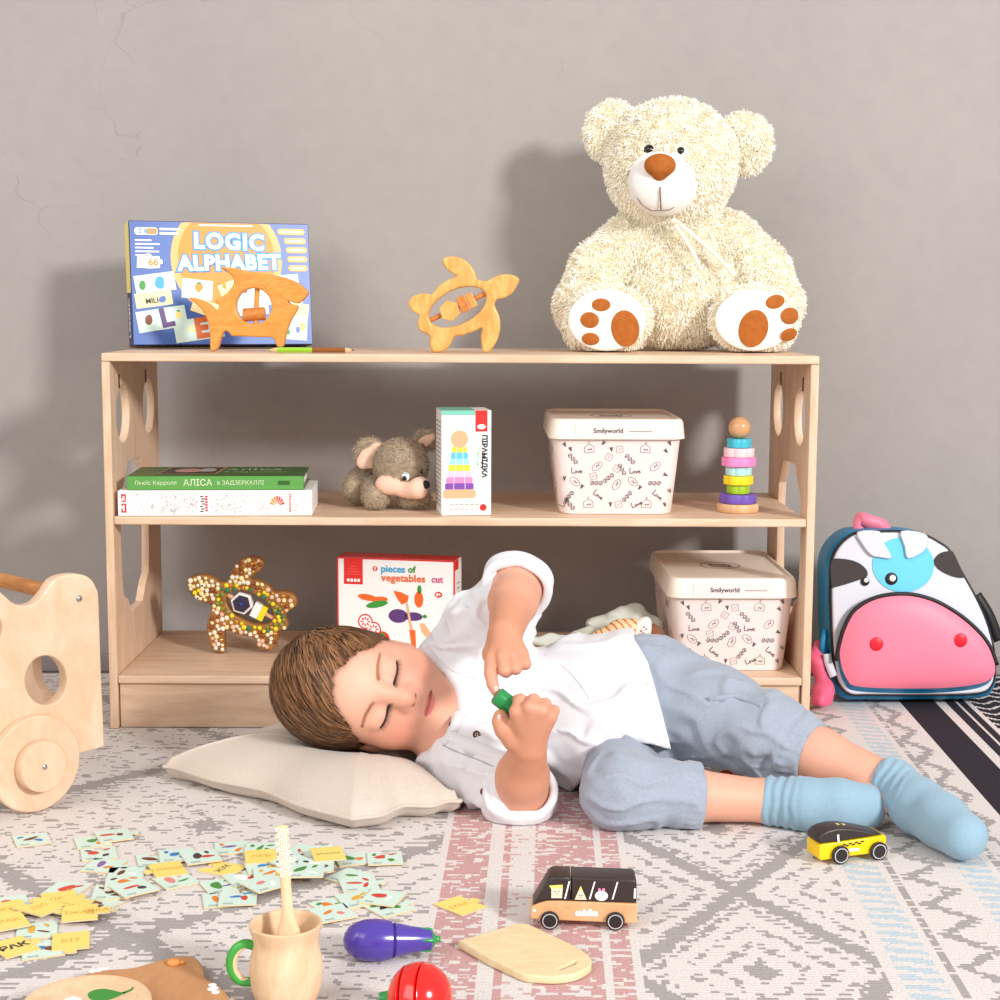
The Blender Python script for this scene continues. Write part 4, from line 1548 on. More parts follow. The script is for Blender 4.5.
# ------------------------------------------------------------------ play food
EGG = mat('eggplant_purple', (74, 54, 156), .22, .5, coat=.4)
EGR = mat('stem_green', (36, 150, 66), .25, .5, coat=.3)
ea, eb = gnd(343, 942, .017), gnd(440, 941.5, .012)
el = (eb-ea).length
ex = (eb-ea).normalized()
egg = thing('toy_eggplant', 'glossy purple wooden eggplant with a green stem lying on the rug', 'toy vegetable')
az = math.atan2(ex.y, ex.x)
egg.matrix_basis = T(ea.x, ea.y, .0183) @ RZ(math.degrees(az)) @ RY(3)
LX = Matrix(((0, 0, 1, 0), (0, 1, 0, 0), (-1, 0, 0, 0), (0, 0, 0, 1)))
cutx = el*.505
pb_ = [(.0001, 0), (.006, .0012), (.0110, .0048), (.0148, .0105), (.0170, .0180), (.0176, .0260), (.0170, .034), (.0156, .0405), (cutx and .0146, cutx-.0008), (.0138, cutx)]
MB().lathe(pb_, 48, LX).build('bulb_half', [EGG], egg, 50)
pn = [(.0138, cutx+.0014), (.0144, cutx+.002), (.0130, cutx+.008), (.0112, cutx+.016), (.0100, cutx+.024), (.0094, cutx+.032), (.0088, el*.90), (.0070, el*.925), (.0001, el*.935)]
MB().lathe(pn, 48, LX).build('neck_half', [EGG], egg, 50)
MB().lathe([(.0136, cutx-.0002), (.0136, cutx+.0016)], 40, LX).build('hook_pad', [mat('velcro_dark', (58, 44, 126), .9)], egg, 50)
gx_ = MB().lathe([(.0092, el*.875), (.0080, el*.915), (.0045, el*.94), (.0026, el*.97), (.0030, el*1.0), (.0001, el*1.004)], 24, LX)
for k in range(5):
    a = math.radians(72*k+20)
    gx_.tube([(el*.91, .0078*math.cos(a), .0078*math.sin(a)), (el*.86, .0095*math.cos(a), .0095*math.sin(a)), (el*.80, .0098*math.cos(a), .0098*math.sin(a))], [.0018, .0014, .0004], 8)
gx_.build('calyx', [EGR], egg, 60)

TOM = mat('tomato_red', (222, 20, 14), .18, .5, coat=.5)
tr = .0268
tc_ = gnd(420, 998.5, tr*.93)
tom = thing('toy_tomato', 'glossy red sliced wooden tomato at the bottom edge of the rug', 'toy vegetable')
tom.matrix_basis = T(tc_.x, tc_.y, tr*.93+.0006) @ RZ(-12) @ RY(-6)
cuts = [-1.0, -.42, .12, 1.0]
for k in range(3):
    a, b_ = cuts[k], cuts[k+1]
    pr2 = []
    n = 14
    for i in range(n+1):
        u = a+(b_-a)*i/n
        r_ = math.sqrt(max(0, 1-u*u))*tr*.985
        if (i == 0 and k > 0) or (i == n and k < 2):
            pr2.append((max(1e-4, r_-.0012), tr*.92*u+(.0003 if i == 0 else -.0003)))
            if i == 0:
                pr2.append((r_, tr*.92*u+.0014))
            else:
                pr2.insert(-1, (r_, tr*.92*u-.0014))
        else:
            pr2.append((max(1e-4, r_), tr*.92*u))
    MB().lathe(pr2, 56, LX).build('slice', [TOM], tom, 50)
MB().lathe([(tr*.8, tr*.92*-.42-.0005), (tr*.8, tr*.92*-.42+.0005)], 40, LX).lathe([(tr*.85, tr*.92*.12-.0005), (tr*.85, tr*.92*.12+.0005)], 40, LX).build('hook_pad', [mat('velcro_red', (150, 16, 14), .9)], tom, None)
st_ = MB().lathe([(.0001, -tr*.92-.0075), (.0045, -tr*.92-.0065), (.0052, -tr*.92-.002), (.006, -tr*.90)], 20, LX)
st_.build('stem', [EGR], tom, 60)

# ------------------------------------------------------------------ cutting board
PINE = wood('pale_board', (240, 220, 178), (230, 206, 160), (3, 10, 3), 6, .5)
bz = .0075
b_pts = [(70, 463), (190, 428), (300, 397), (340, 399), (440, 446), (530, 490), (572, 520), (583, 540), (574, 562), (520, 590), (440, 601), (340, 596), (310, 588), (190, 532)]
bp2 = []
for a, b_ in b_pts:
    p = gnd(440+a/3.846, 820+b_/3.846, bz)
    bp2.append((p.x, p.y))
bcx, bcy = sum(p[0] for p in bp2)/len(bp2), sum(p[1] for p in bp2)/len(bp2)
dense = []
for i, p in enumerate(bp2):
    dense.append((p[0]-bcx, p[1]-bcy))
sl_pts = []
for a, b_ in ((455, 570), (520, 540), (528, 545), (524, 552), (463, 576), (452, 577)):
    p = gnd(440+a/3.846, 820+b_/3.846, bz)
    sl_pts.append((p.x-bcx, p.y-bcy))
crn = dense[3:12]
round_ = [(p.x, p.y) for p in spline(crn, 5, False)]
full = dense[:3]+round_+dense[12:]
brd = MB().mesh(plate([full, sl_pts], bz-.0006, .0012, 2)).build('cutting_board', [PINE], None, 40)
brd.location = (bcx, bcy, bz/2+.0003)
tag(brd, 'small pale wooden toy cutting board with a slot, lying beside the black toy van', 'toy cutting board')

# ------------------------------------------------------------------ toy van
VW = wood('van_wood', (232, 180, 134), (220, 164, 116), (4, 8, 4), 8, .45)
VB = mat('van_black', (52, 42, 40), .4, .4)
TYRE = mat('toy_tyre', (40, 34, 34), .5, .4)
RIM = mat('silver_ring', (206, 206, 208), .35, .5, metal=.3)
VS = (at(637, 900, -.665)-at(530, 900, -.665)).length/ (637-530) / 7.692       # metres per zoom pixel
vo = at(520+80/7.692, 900, -.665)
gv = gnd(584, 930.5)
van = thing('toy_van', 'black and natural wood toy van with passengers printed on its windows', 'toy car', (vo.x, gv.y+.004, 0.0005), (0, 0, math.radians(-1.5)))
VWD = .030


def V2(a, b_):
    return ((a-80)*VS, (583-b_)*VS)


def extr(pts, y0, y1, name, mats, parent, bv=.0012, sm=35):
    me = plate([pts], y1-y0, bv, 2)
    return MB().mesh(me, T(0, (y0+y1)/2, 0) @ STAND).build(name, mats, parent, sm)


low_body = [V2(*p) for p in ((80, 505), (82, 430), (96, 408), (150, 384), (215, 368), (300, 366), (890, 380), (903, 400), (903, 535), (890, 540), (620, 530), (300, 520), (90, 512))]
extr(low_body, 0, VWD, 'lower_body', [VW], van)
cab = [V2(*p) for p in ((98, 406), (180, 265), (215, 200), (235, 180), (260, 170), (386, 172), (386, 366.2), (300, 364), (215, 366), (150, 382))]
c1 = extr(cab, .0003, VWD-.0003, 'front_cabin', [VB], van, .0025, 50)
sal = [V2(*p) for p in ((393, 173), (870, 186), (892, 200), (896, 230), (896, 377.5), (393, 366.5))]
c2 = extr(sal, .0003, VWD-.0003, 'rear_cabin', [VB], van, .0025, 50)
pr = MB()
FV = T(0, -.0012, 0) @ STAND
FV = T(0, -.0002, 0) @ STAND


def vq(pts, mi, z=0.0002):
    quad(pr, [V2(*p) for p in pts], z, mi, FV)


vq([(240, 262), (328, 262), (322, 340), (240, 340)], 1)
vq([(222, 240), (326, 232), (328, 262), (236, 262)], 2)
vq([(465, 238), (512, 350), (420, 350)], 1)
vq([(465, 238), (480, 275), (450, 275)], 2, .0003)
vq([(625+50*math.cos(a), 317+40*math.sin(a)) for a in [i*.314 for i in range(20)]], 3)
for dx in (-16, 16):
    vq([(625+dx+12*math.cos(a), 268+12*math.sin(a)) for a in [i*.52 for i in range(12)]], 4)
for ex_, ey_ in ((268, 285), (298, 283), (455, 315), (475, 315), (605, 308), (632, 308)):
    vq([(ex_+5*math.cos(a), ey_+5*math.sin(a)) for a in [i*.78 for i in range(8)]], 5, .0004)
for ex_, ey_ in ((283, 303), (465, 330), (618, 324)):
    vq([(ex_-12, ey_-2), (ex_+12, ey_-2), (ex_, ey_+8)], 6, .0004)
for a, b_ in ((345, 378), (535, 573), (710, 748)):
    vq([(a-6, 345), (a+6, 345), (b_+5, 205), (b_-6, 205)], 3)
vq([(875, 255), (890, 255), (887, 335), (872, 335)], 3)
vq([(100, 430), (125, 433), (124, 450), (98, 448)], 3)
vq([(345, 410), (385, 410), (385, 417), (345, 417)], 6)
pr.mesh(text_mesh('cubika', 68*VS, 0, .0005), FV @ T(*V2(512, 455), .0003), 3)
pr.build('side_print', [VB, mat('print_wheat', (226, 214, 190), .5), YEL, WHITE, PINKP, BLACKP, mat('print_tan', (190, 150, 110), .5)], van, None)


def toy_wheel(parent, x, y, z, r, w_, back=False):
    s_ = -1 if not back else 1
    MM = T(x, y, z) @ RX(90)
    h0, h1 = (0, w_)
    wh = MB().lathe([(r-.001, 0), (r, .001), (r, w_-.001), (r-.001, w_)], 32, MM @ T(0, 0, 0)).build('wheel', [TYRE], parent, 40)
    if not back:
        MB().lathe([(r*.70, w_+.0001), (r*.70, w_+.0003), (r*.80, w_+.0003), (r*.80, w_+.0001)], 32, MM, cap=False).build('rim_ring', [RIM], wh, None)
    return wh


wr = 72*VS
for (a, b_) in ((230, 510), (733, 522)):
    px_, pz_ = V2(a, b_)
    toy_wheel(van, px_, -.0006, wr, wr, .0035)
    toy_wheel(van, px_, VWD+.0045, wr, wr, .0035, True)
    MB().cyl((px_, -.0006, wr), (px_, VWD+.001, wr), .0015).build('axle', [RIM], van)

# ------------------------------------------------------------------ toy taxi
YC = mat('taxi_yellow', (244, 202, 10), .3, .5)
ta, tb_ = gnd(835, 863), gnd(873, 859)
txd = (tb_-ta)
txang = math.atan2(txd.y, txd.x)
tx = thing('toy_taxi', 'small yellow and black wooden toy taxi beside the blue socked foot', 'toy car')
tx.matrix_basis = T(ta.x+.0035, ta.y-.002, .0005) @ RZ(math.degrees(txang))
wb2 = txd.length
k_ = wb2/305.0          # metres per zoom pixel along the side (zoom 8.33: wheels at 490 and 795)


def X2(a, b_):
    return ((a-487)*k_, (540-b_)*k_*.80)


TW = .027
low = [X2(*p) for p in ((330, 480), (328, 370), (345, 352), (480, 348), (700, 335), (850, 325), (864, 345), (860, 400), (855, 470), (840, 482), (540, 486), (345, 498))]
extr(low, 0, TW, 'lower_body', [YC], tx, .001)
cabp = [X2(*p) for p in ((336, 349), (322, 330), (326, 290), (352, 255), (400, 232), (470, 220), (560, 228), (680, 262), (790, 300), (838, 320), (700, 332), (480, 345))]
extr(cabp, .001, TW-.001, 'cabin', [VB], tx, .002, 60)
pr = MB()


def tq(pts, mi, z=.0003, M=None):
    quad(pr, [X2(*p) for p in pts], z, mi, M or STAND)


for r_ in range(2):
    for c in range(7):
        if (r_+c) % 2 == 0:
            a, b_ = 512+24*c, 366+14*r_-2*c
            tq([(a, b_+14), (a+24, b_+12), (a+24, b_-2), (a, b_)], 0)
tq([(600+50*math.cos(a), 428+14*math.sin(a)) for a in [i*.314 for i in range(20)]], 1)
tq([(472, 345), (486, 345), (480, 272), (464, 276)], 1, .0003, T(0, -.0008+.001, 0) @ STAND)
# pale marks on the roof and windscreen
for k in range(2):
    tq([(488+48*k, 212+8*k), (500+48*k, 210+8*k), (528+48*k, 226+8*k), (514+48*k, 230+8*k)], 2, .0003, T(0, .011, .001) @ STAND)
pr.build('taxi_print', [BLACKP, WHITE, mat('taxi_gold', (230, 200, 120), .5)], tx, None)
wr = .0093
for a in (487, 792):
    px_ = (a-487)*k_
    toy_wheel(tx, px_, -.0006, wr, wr, .004)
    toy_wheel(tx, px_, TW+.005, wr, wr, .004, True)
    MB().cyl((px_, -.0006, wr), (px_, TW+.001, wr), .0012).build('axle', [RIM], tx)

# ------------------------------------------------------------------ wooden animal board and leaf plate
BRW = wood('tan_board', (206, 152, 106), (194, 138, 92), (6, 3, 3), 5, .5)
az_ = .010
ap = []
for a, b_ in ((345, 316), (380, 296), (430, 289), (550, 280), (640, 256), (720, 236), (785, 231), (825, 243), (846, 280), (858, 318), (905, 350), (945, 385), (955, 420), (925, 470), (860, 520), (700, 545), (540, 540), (400, 500), (330, 440), (315, 370)):
    p = gnd(a/4.1667, 900+b_/4.1667, az_)
    ap.append((p.x, p.y))
acx, acy = sum(p[0] for p in ap)/len(ap), sum(p[1] for p in ap)/len(ap)
anb = thing('animal_board', 'tan wooden board cut in an animal shape with white flowers at the lower left', 'wooden board', (acx, acy, az_/2+.0005))
o = MB().mesh(plate([[(p.x, p.y) for p in spline([(a-acx, b_-acy) for a, b_ in ap], 5)]], az_-.001, .0025, 3)).build('board', [BRW], anb, 60)
pr = MB()
for cx_, cy_ in ((385, 297), (410, 293), (435, 287), (885, 355), (880, 372), (898, 385), (893, 368)):
    p = gnd(cx_/4.1667, 900+cy_/4.1667, az_)
    pr.ball((p.x-acx, p.y-acy, az_/2-.0002), (.0034, .0034, .0006), 12, 0)
o1 = pr.build('painted_flower', [WHITE], o, 180)
tag(o1, kind='stuff')
p = gnd(725/4.1667, 900+268/4.1667, az_)
MB().ball((p.x-acx, p.y-acy, az_/2+.001), (.0060, .0052, .0030), 18).ball((p.x-acx+.006, p.y-acy+.001, az_/2+.0005), (.0035, .0024, .0018), 12).build('bow', [mat('orange_bow', (222, 146, 76), .45)], anb, 180)

pz = .0215
pfar = gnd(101.5, 974.0, pz)
prd = .0485
plt = thing('round_leaf_plate', 'round pale wooden plate painted with a green leaf lying on the animal board', 'plate', (pfar.x, pfar.y-prd, az_+.0012))
ph_ = pz-az_-.0012
o = MB().lathe([(prd-.004, 0), (prd, .003), (prd, ph_-.002), (prd-.0015, ph_), (prd-.006, ph_), (prd-.009, ph_-.0012), (.0001, ph_-.0012)], 72).build('plate_body', [MUGW], plt, 40)
pr = MB()
zz = ph_-.0010


def pl(px_, py_):
    p = gnd(px_, py_, pz)
    return (p.x-plt.location.x, p.y-plt.location.y)


leaf = [pl(*p) for p in ((88, 992), (95, 988.5), (104, 987.5), (113, 989), (122, 991), (127, 990), (116, 996), (104, 999.5), (94, 999), (89, 996.5))]
quad(pr, [(p.x, p.y) for p in spline(leaf, 4)], zz, 0)
stem_ = [pl(122, 991), pl(130, 988), pl(134, 984.5), pl(135.3, 985), pl(131.5, 989.5), pl(123, 993)]
quad(pr, stem_, zz, 0)
for cx_, cy_ in ((68, 998), (73, 996.5), (78, 998), (70, 1001), (77, 1002)):
    a = pl(cx_, cy_)
    pr.ball((a[0], a[1], zz), (.003, .003, .0004), 12, 1)
pr.build('leaf_print', [mat('leaf_green', (40, 140, 50), .35), WHITE], o, None)

# ------------------------------------------------------------------ puzzle cards
PMINT = mat('card_mint', (206, 228, 216), .45, .4, noise=.03, nscale=300)
PYEL = mat('card_yellow', (240, 214, 116), .5, .4)
PEDGE = mat('card_edge', (222, 200, 160), .8)
PICM = [mat('pic_'+n, c, .45) for n, c in (('red', (206, 62, 50)), ('orange', (224, 128, 40)), ('green', (70, 140, 60)), ('blue', (46, 126, 190)), ('brown', (110, 58, 44)), ('purple', (130, 90, 160)), ('ochre', (220, 170, 60)), ('dark', (60, 50, 60)), ('pink', (226, 130, 130)), ('white', (246, 244, 240)))]
CN = {'red': 0, 'orange': 1, 'green': 2, 'blue': 3, 'brown': 4, 'purple': 5, 'ochre': 6, 'dark': 7, 'pink': 8, 'white': 9}
CARD = [  # kind, px, py, turn, colours, what it shows and where
    ('m', 32, 841, 14, ('brown', 'blue'), 'a brown log and a blue shape, alone below the walker wheel'),
    ('m', 93, 843, 12, ('green', 'orange'), 'a green pod, left end of the row nearest the walker'),
    ('m', 114, 838, 14, ('red', 'brown'), 'a thin red stripe, farthest card near the walker'),
    ('m', 99, 855, 10, ('red', 'dark'), 'a red crab, under the green pod card'),
    ('m', 104, 867, -6, ('purple', 'orange'), 'a purple insect, below the red crab card'),
    ('m', 66, 891, -8, ('red', 'orange'), 'a red bird and an orange fox above the yellow pile'),
    ('m', 96, 906, -18, ('brown', 'brown'), 'two brown animals at the right of the yellow pile'),
    ('m', 37, 932, 8, ('ochre', 'brown'), 'a tan loaf and a red root between the yellow cards'),
    ('m', 42, 951, 12, ('blue', 'brown'), 'a penguin on blue ice, lowest mint card at the left'),
    ('m', 112, 895, 4, ('dark', 'brown'), 'a dark beetle, left of the strawberry card'),
    ('m', 9, 905, 15, ('red', 'red'), 'a red corner peeping out behind the yellow pile'),
    ('m', 155, 861, 10, ('brown', 'green'), 'a round brown seed, left of the blue bird card'),
    ('m', 177, 858, 8, ('blue', 'blue'), 'a blue bird, in the far middle row'),
    ('m', 201, 861, 14, ('dark', 'red'), 'a dark caterpillar beside a red worm'),
    ('m', 126, 875, 4, ('brown', 'white'), 'a thin brown line, left of the yellow card with a knob'),
    ('m', 124, 887, 6, ('orange', 'brown'), 'an orange snail, above the beetle card'),
    ('m', 134, 894, 22, ('red', 'dark'), 'a red strawberry, lowest of the left cluster'),
    ('m', 176, 882, 20, ('pink', 'green'), 'a peach coloured fish, right under the yellow card with a knob'),
    ('m', 232, 849, 6, ('purple', 'orange'), 'a purple eggplant, farthest card of the middle'),
    ('m', 222, 887, 16, ('green', 'purple'), 'a green parrot, at the left of the middle cluster'),
    ('m', 222, 901, 8, ('orange', 'red'), 'an orange carrot end, below the parrot card'),
    ('m', 262, 852, 2, ('green', 'green'), 'a long green cucumber, left behind the spoon'),
    ('m', 245, 881, 18, ('white', 'red'), 'a pale red dotted bird, above the parrot card'),
    ('m', 264, 871, 10, ('blue', 'ochre'), 'a blue fish, right below the yellow card behind the spoon'),
    ('m', 272, 880, 6, ('orange', 'ochre'), 'an orange fox curled up, touching the spoon'),
    ('m', 238, 901, 4, ('blue', 'red'), 'a small blue and red boat, nearest card left of the spoon'),
    ('m', 264, 891, 24, ('pink', 'white'), 'a pink crayfish, just left of the spoon handle'),
    ('m', 294, 870, 24, ('white', 'green'), 'a plain face, half hidden behind the spoon handle'),
    ('m', 304, 853, -16, ('red', 'dark'), 'a dark red butterfly, right behind the spoon'),
    ('m', 321, 855, 12, ('red', 'pink'), 'two red fish, behind the right yellow card'),
    ('m', 316, 874, 3, ('white', 'dark'), 'pale grey mice, right of the spoon'),
    ('m', 306, 881, 2, ('green', 'white'), 'a blank mint strip under the mice card'),
    ('m', 353, 860, 10, ('green', 'orange'), 'a green lizard, right of the zigzag yellow card'),
    ('m', 385, 861, 4, ('red', 'green'), 'a long red chilli, rightmost of the far row'),
    ('m', 350, 878, -20, ('green', 'green'), 'a green frog, below the lizard card'),
    ('m', 359, 887, 8, ('red', 'red'), 'red cherries, under the frog card'),
    ('m', 334, 907, 20, ('orange', 'green'), 'an orange pumpkin, behind the eggplant toy'),
    ('m', 358, 902, 14, ('ochre', 'red'), 'a tan banana, right of the pumpkin card'),
    ('m', 333, 916, 16, ('orange', 'pink'), 'an orange octopus, nearest card beside the mug'),
    ('m', 389, 909, 22, ('dark', 'green'), 'a dark penguin, right end of the cards behind the eggplant'),
    ('m', 383, 902, -10, ('red', 'white'), 'a red apple, above the dark penguin card'),
    ('y', 10, 912, 20, 0, 'at the left edge of the yellow pile'),
    ('y', 60, 902, 12, 0, 'farthest of the yellow pile, with a knob'),
    ('y', 67, 910, -14, 0, 'in the middle of the yellow pile under the two brown animals'),
    ('y', 80, 919, 8, 0, 'right end of the yellow pile'),
    ('y', 8, 926, 18, 0, 'at the left edge under the tilted yellow card'),
    ('y', 40, 913, 34, 0, 'tilted on top of the yellow pile'),
    ('y', 14, 950, 24, 0, 'lowest at the left edge, with dark letters'),
    ('y', 71, 944, 8, 0, 'below the yellow pile with its knob toward the board'),
    ('y', 168, 872, 14, 0, 'with a knob pointing left in the middle of the mint cards'),
    ('y', 223, 870, 40, 0, 'with a smiling face, turned to a diamond'),
    ('y', 261, 862, 6, 0, 'just left of the spoon handle'),
    ('y', 328, 864, 8, 0, 'with a dark zigzag line, right of the spoon'),
    ('y', 102, 918, 10, 0, 'a small corner right of the yellow pile'),
    ('y', 460, 907, 26, 0, 'lying alone on the pink stripe of the rug'),
]
CT = .0012
placed = []


def card_outline(wd, dp, tab):
    """card with a round jigsaw knob on one side"""
    hw, hd = wd/2, dp/2
    P = [(-hw, -hd), (hw, -hd)]
    if tab == 'r':
        P += [(hw, -.0035), (hw+.0018, -.0032), (hw+.0030, -.0052), (hw+.0062, -.0052), (hw+.0078, -.002), (hw+.0078, .002), (hw+.0062, .0052), (hw+.0030, .0052), (hw+.0018, .0032), (hw, .0035)]
    P += [(hw, hd)]
    if tab == 'n':
        P += [(.0035, hd), (.0030, hd-.0018), (.0050, hd-.0030), (.0050, hd-.0060), (.002, hd-.0075), (-.002, hd-.0075), (-.0050, hd-.0060), (-.0050, hd-.0030), (-.0030, hd-.0018), (-.0035, hd)]
    P += [(-hw, hd)]
    if tab == 'l':
        P += [(-hw, .0035), (-hw-.0018, .0032), (-hw-.0030, .0052), (-hw-.0062, .0052), (-hw-.0078, .002), (-hw-.0078, -.002), (-hw-.0062, -.0052), (-hw-.0030, -.0052), (-hw-.0018, -.0032), (-hw, -.0035)]
    if tab == 'b':
        P = [(-hw, -hd), (-.0035, -hd), (-.0032, -hd-.0018), (-.0052, -hd-.0030), (-.0052, -hd-.0062), (-.002, -hd-.0078), (.002, -hd-.0078), (.0052, -hd-.0062), (.0052, -hd-.0030), (.0032, -hd-.0018), (.0035, -hd)]+P[1:]
    return P


rng = random.Random(21)
TABS = {166: 'l', 168: 'l', 71: 'b', 80: 'r', 60: 'r', 14: 'r', 460: 'r', 40: 'n', 223: 'n'}
WORDS = ['МАК', 'ЛІС', 'РАК', 'КІТ', 'МИША', 'ЖУК', 'ЛЕВ', 'СОМ', 'ЇЖАК']
for ci, (kd, px_, py_, rot_, cols_, txt) in enumerate(CARD):
    g0 = gnd(px_, py_)
    if kd == 'm':
        wd, dp = .0345, .036
    else:
        wd, dp = .031, .038
    if ci in (53,):
        wd, dp = .014, .014
    rad = .5*max(wd, dp)*1.05
    z = .0004
    for (qx, qy, qr, qz) in placed:
        if (qx-g0.x)**2+(qy-g0.y)**2 < (rad+qr)**2:
            z = max(z, qz+CT+.0003)
    placed.append((g0.x, g0.y, rad*.80, z))
    tab = TABS.get(px_, '') if kd == 'y' else rng.choice(['', '', 'n', 'r'])
    mb = MB()
    mb.mesh(plate([card_outline(wd, dp, tab)], CT), T(0, 0, CT/2), 1)
    zt = CT+.0001
    quad(mb, card_outline(wd-.0003, dp-.0003, tab), zt, 0)
    if kd == 'm':
        a, b_ = CN[cols_[0]], CN[cols_[1]]
        rp = random.Random(ci*7+1)
        an_ = rp.uniform(0, 180)

        def pic(cx, cy, ra, rb_, a_, mi_, zz_):
            quad(mb, [(cx+x*math.cos(a_)-y*math.sin(a_), cy+x*math.sin(a_)+y*math.cos(a_)) for x, y in blob(8, ra, rb_, ci+int(zz_*1e7))], zt+zz_, mi_)
        pic(-.003+rp.uniform(-.003, .003), .003, rp.uniform(.006, .0095), rp.uniform(.0026, .0055), math.radians(an_), 2+a, .0001)
        pic(.006, -.004+rp.uniform(-.004, .004), rp.uniform(.004, .007), rp.uniform(.0018, .004), math.radians(an_+rp.uniform(30, 120)), 2+b_, .00013)
        if ci % 3 == 0:
            pic(-.010, .010, .004, .0022, rp.uniform(0, 3), 2+b_, .00016)
        if ci % 2:
            pic(.008, .010, .0045, .002, rp.uniform(0, 3), 2+a, .00018)
        for k in range(2):
            quad(mb, [(-.013, -.013-.002*k), (-.004, -.013-.002*k), (-.004, -.0124-.002*k), (-.013, -.0124-.002*k)], zt+.0001, 2+7)
        lab = 'mint puzzle card with '+txt
    else:
        if px_ == 328:
            for k in range(8):
                x0, x1 = -.012+.003*k, -.009+.003*k
                ya, yb = (-.0015, .0015) if k % 2 else (.0015, -.0015)
                quad(mb, [(x0, ya-.0006), (x1, yb-.0006), (x1, yb+.0006), (x0, ya+.0006)], zt+.0001, 2+7)
        else:
          mb.mesh(text_mesh(WORDS[ci % 9], .010 if ci != 47 else .013, 0, .0001 if ci not in (47, 52) else .0006), T(0, 0, zt+.0001), 2+7 if ci in (47, 52, 50) else 2+6)
        lab = 'yellow word puzzle card '+txt
    o = mb.build('puzzle_card', [PMINT if kd == 'm' else PYEL, PEDGE]+PICM, None, None)
    o.location = (g0.x, g0.y, z)
    o.rotation_euler = (0, 0, math.radians(rot_*1.7))
    tag(o, lab, 'puzzle card', 'mint picture puzzle cards' if kd == 'm' else 'yellow word puzzle cards')


# ------------------------------------------------------------------ soft toys
def sdf_np(sd, h, rel=1, warp=None, one=False):
    F, lo = sd.grid(h)
    if warp is not None:
        near = np.abs(F) < 0.03
        X = lo+h*np.argwhere(near)
        F[near] += warp(X).astype(np.float32)
    V, Q = surfnet(F, lo, h)
    if one:
        V, Q = largest(V, Q)
    return relax(V, Q, rel), Q


def quad_normals(V, Q):
    a, b, c, d = (V[Q[:, i]] for i in range(4))
    n = np.cross(c-a, d-b)
    ar = np.linalg.norm(n, axis=1)
    return n/np.maximum(ar, 1e-12)[:, None], ar*0.5


def sample(V, Q, n, rng, keep=None):
    N, A = quad_normals(V, Q)
    if keep is not None:
        A = A*keep(V[Q].mean(1))
    i = rng.choice(len(Q), n, p=A/A.sum())
    u, v = rng.random((n, 1)), rng.random((n, 1))
    q = V[Q[i]]
    P = (q[:, 0]*(1-u)+q[:, 1]*u)*(1-v)+(q[:, 3]*(1-u)+q[:, 2]*u)*v
    return P, N[i]


def ribbons(P, D, width, taper=(1, .9, .35)):
    """P: (steps, n, 3) strand points; D: (n,3) side vectors"""
    S, n, _ = P.shape
    V = np.zeros((n, S, 2, 3))
    for s in range(S):
        wv = width*taper[min(s, len(taper)-1)]
        V[:, s, 0] = P[s]-D*wv[:, None]*.5 if hasattr(wv, 'shape') else P[s]-D*wv*.5
        V[:, s, 1] = P[s]+D*wv[:, None]*.5 if hasattr(wv, 'shape') else P[s]+D*wv*.5
    base = (np.arange(n)*S*2)[:, None]
    Q = []
    for s in range(S-1):
        Q.append(base+np.array([[2*s, 2*s+1, 2*s+3, 2*s+2]]))
    return V.reshape(-1, 3), np.concatenate(Q)


def fur_mesh(name, V, Q, FV, FQ):
    V, Q = join_np([(V, Q), (FV, FQ)])
    return np_mesh(name, V, Q)


def fur(V, Q, n, length, width, seed, lean=(0, 0, -.3), curl=.6, clump=160, keep=None):
    rg = np.random.default_rng(seed)
    P0, N = sample(V, Q, n, rg, keep)
    cl = np.stack([vnoise(P0, clump, seed+i) for i in range(3)], -1)
    L = length*(.65+.6*rg.random((n, 1)))
    D1 = N+.55*cl*curl+np.array(lean)*.5+.25*rg.normal(size=(n, 3))
    D1 /= np.linalg.norm(D1, axis=1)[:, None]
    D2 = D1+1.3*cl[:, ::-1]*curl+np.array(lean)*1.2+.25*rg.normal(size=(n, 3))
    D2 /= np.linalg.norm(D2, axis=1)[:, None]
    P1 = P0+D1*L*.5
    P2 = P1+D2*L*.5
    side = np.cross(D1, rg.normal(size=(n, 3)))
    side /= np.linalg.norm(side, axis=1)[:, None]
    return ribbons(np.stack([P0-N*.001, P1, P2]), side, width)


def join_np(parts):
    Vs, Qs, o = [], [], 0
    for V, Q in parts:
        Vs.append(V)
        Qs.append(Q+o)
        o += len(V)
    return np.concatenate(Vs), np.concatenate(Qs)


# ---- teddy bear
BY = 0.205
kb = (at(730, 300, BY)-at(630, 300, BY)).length/100
b0 = at(680, 352, BY)
FURC = mat('cream_plush', (255, 250, 238), .9, .1, noise=.02, nscale=90, sheen=.5)
PLUSH_W = mat('white_short_plush', (238, 233, 227), .9, .1, bump=.4, bscale=700, sheen=.3)
SUEDE = mat('brown_suede', (172, 98, 42), .85, .15, noise=.12, nscale=120, bump=.3, bscale=900)
bear = thing('teddy_bear', 'large cream shaggy teddy bear with brown paw pads sitting on the shelf top', 'teddy bear', (b0.x, BY, HT+.001))


def B(px, py, y=0.0):
    p = at(px, py, BY+y)
    return np.array([p.x-b0.x, y, p.z-HT])


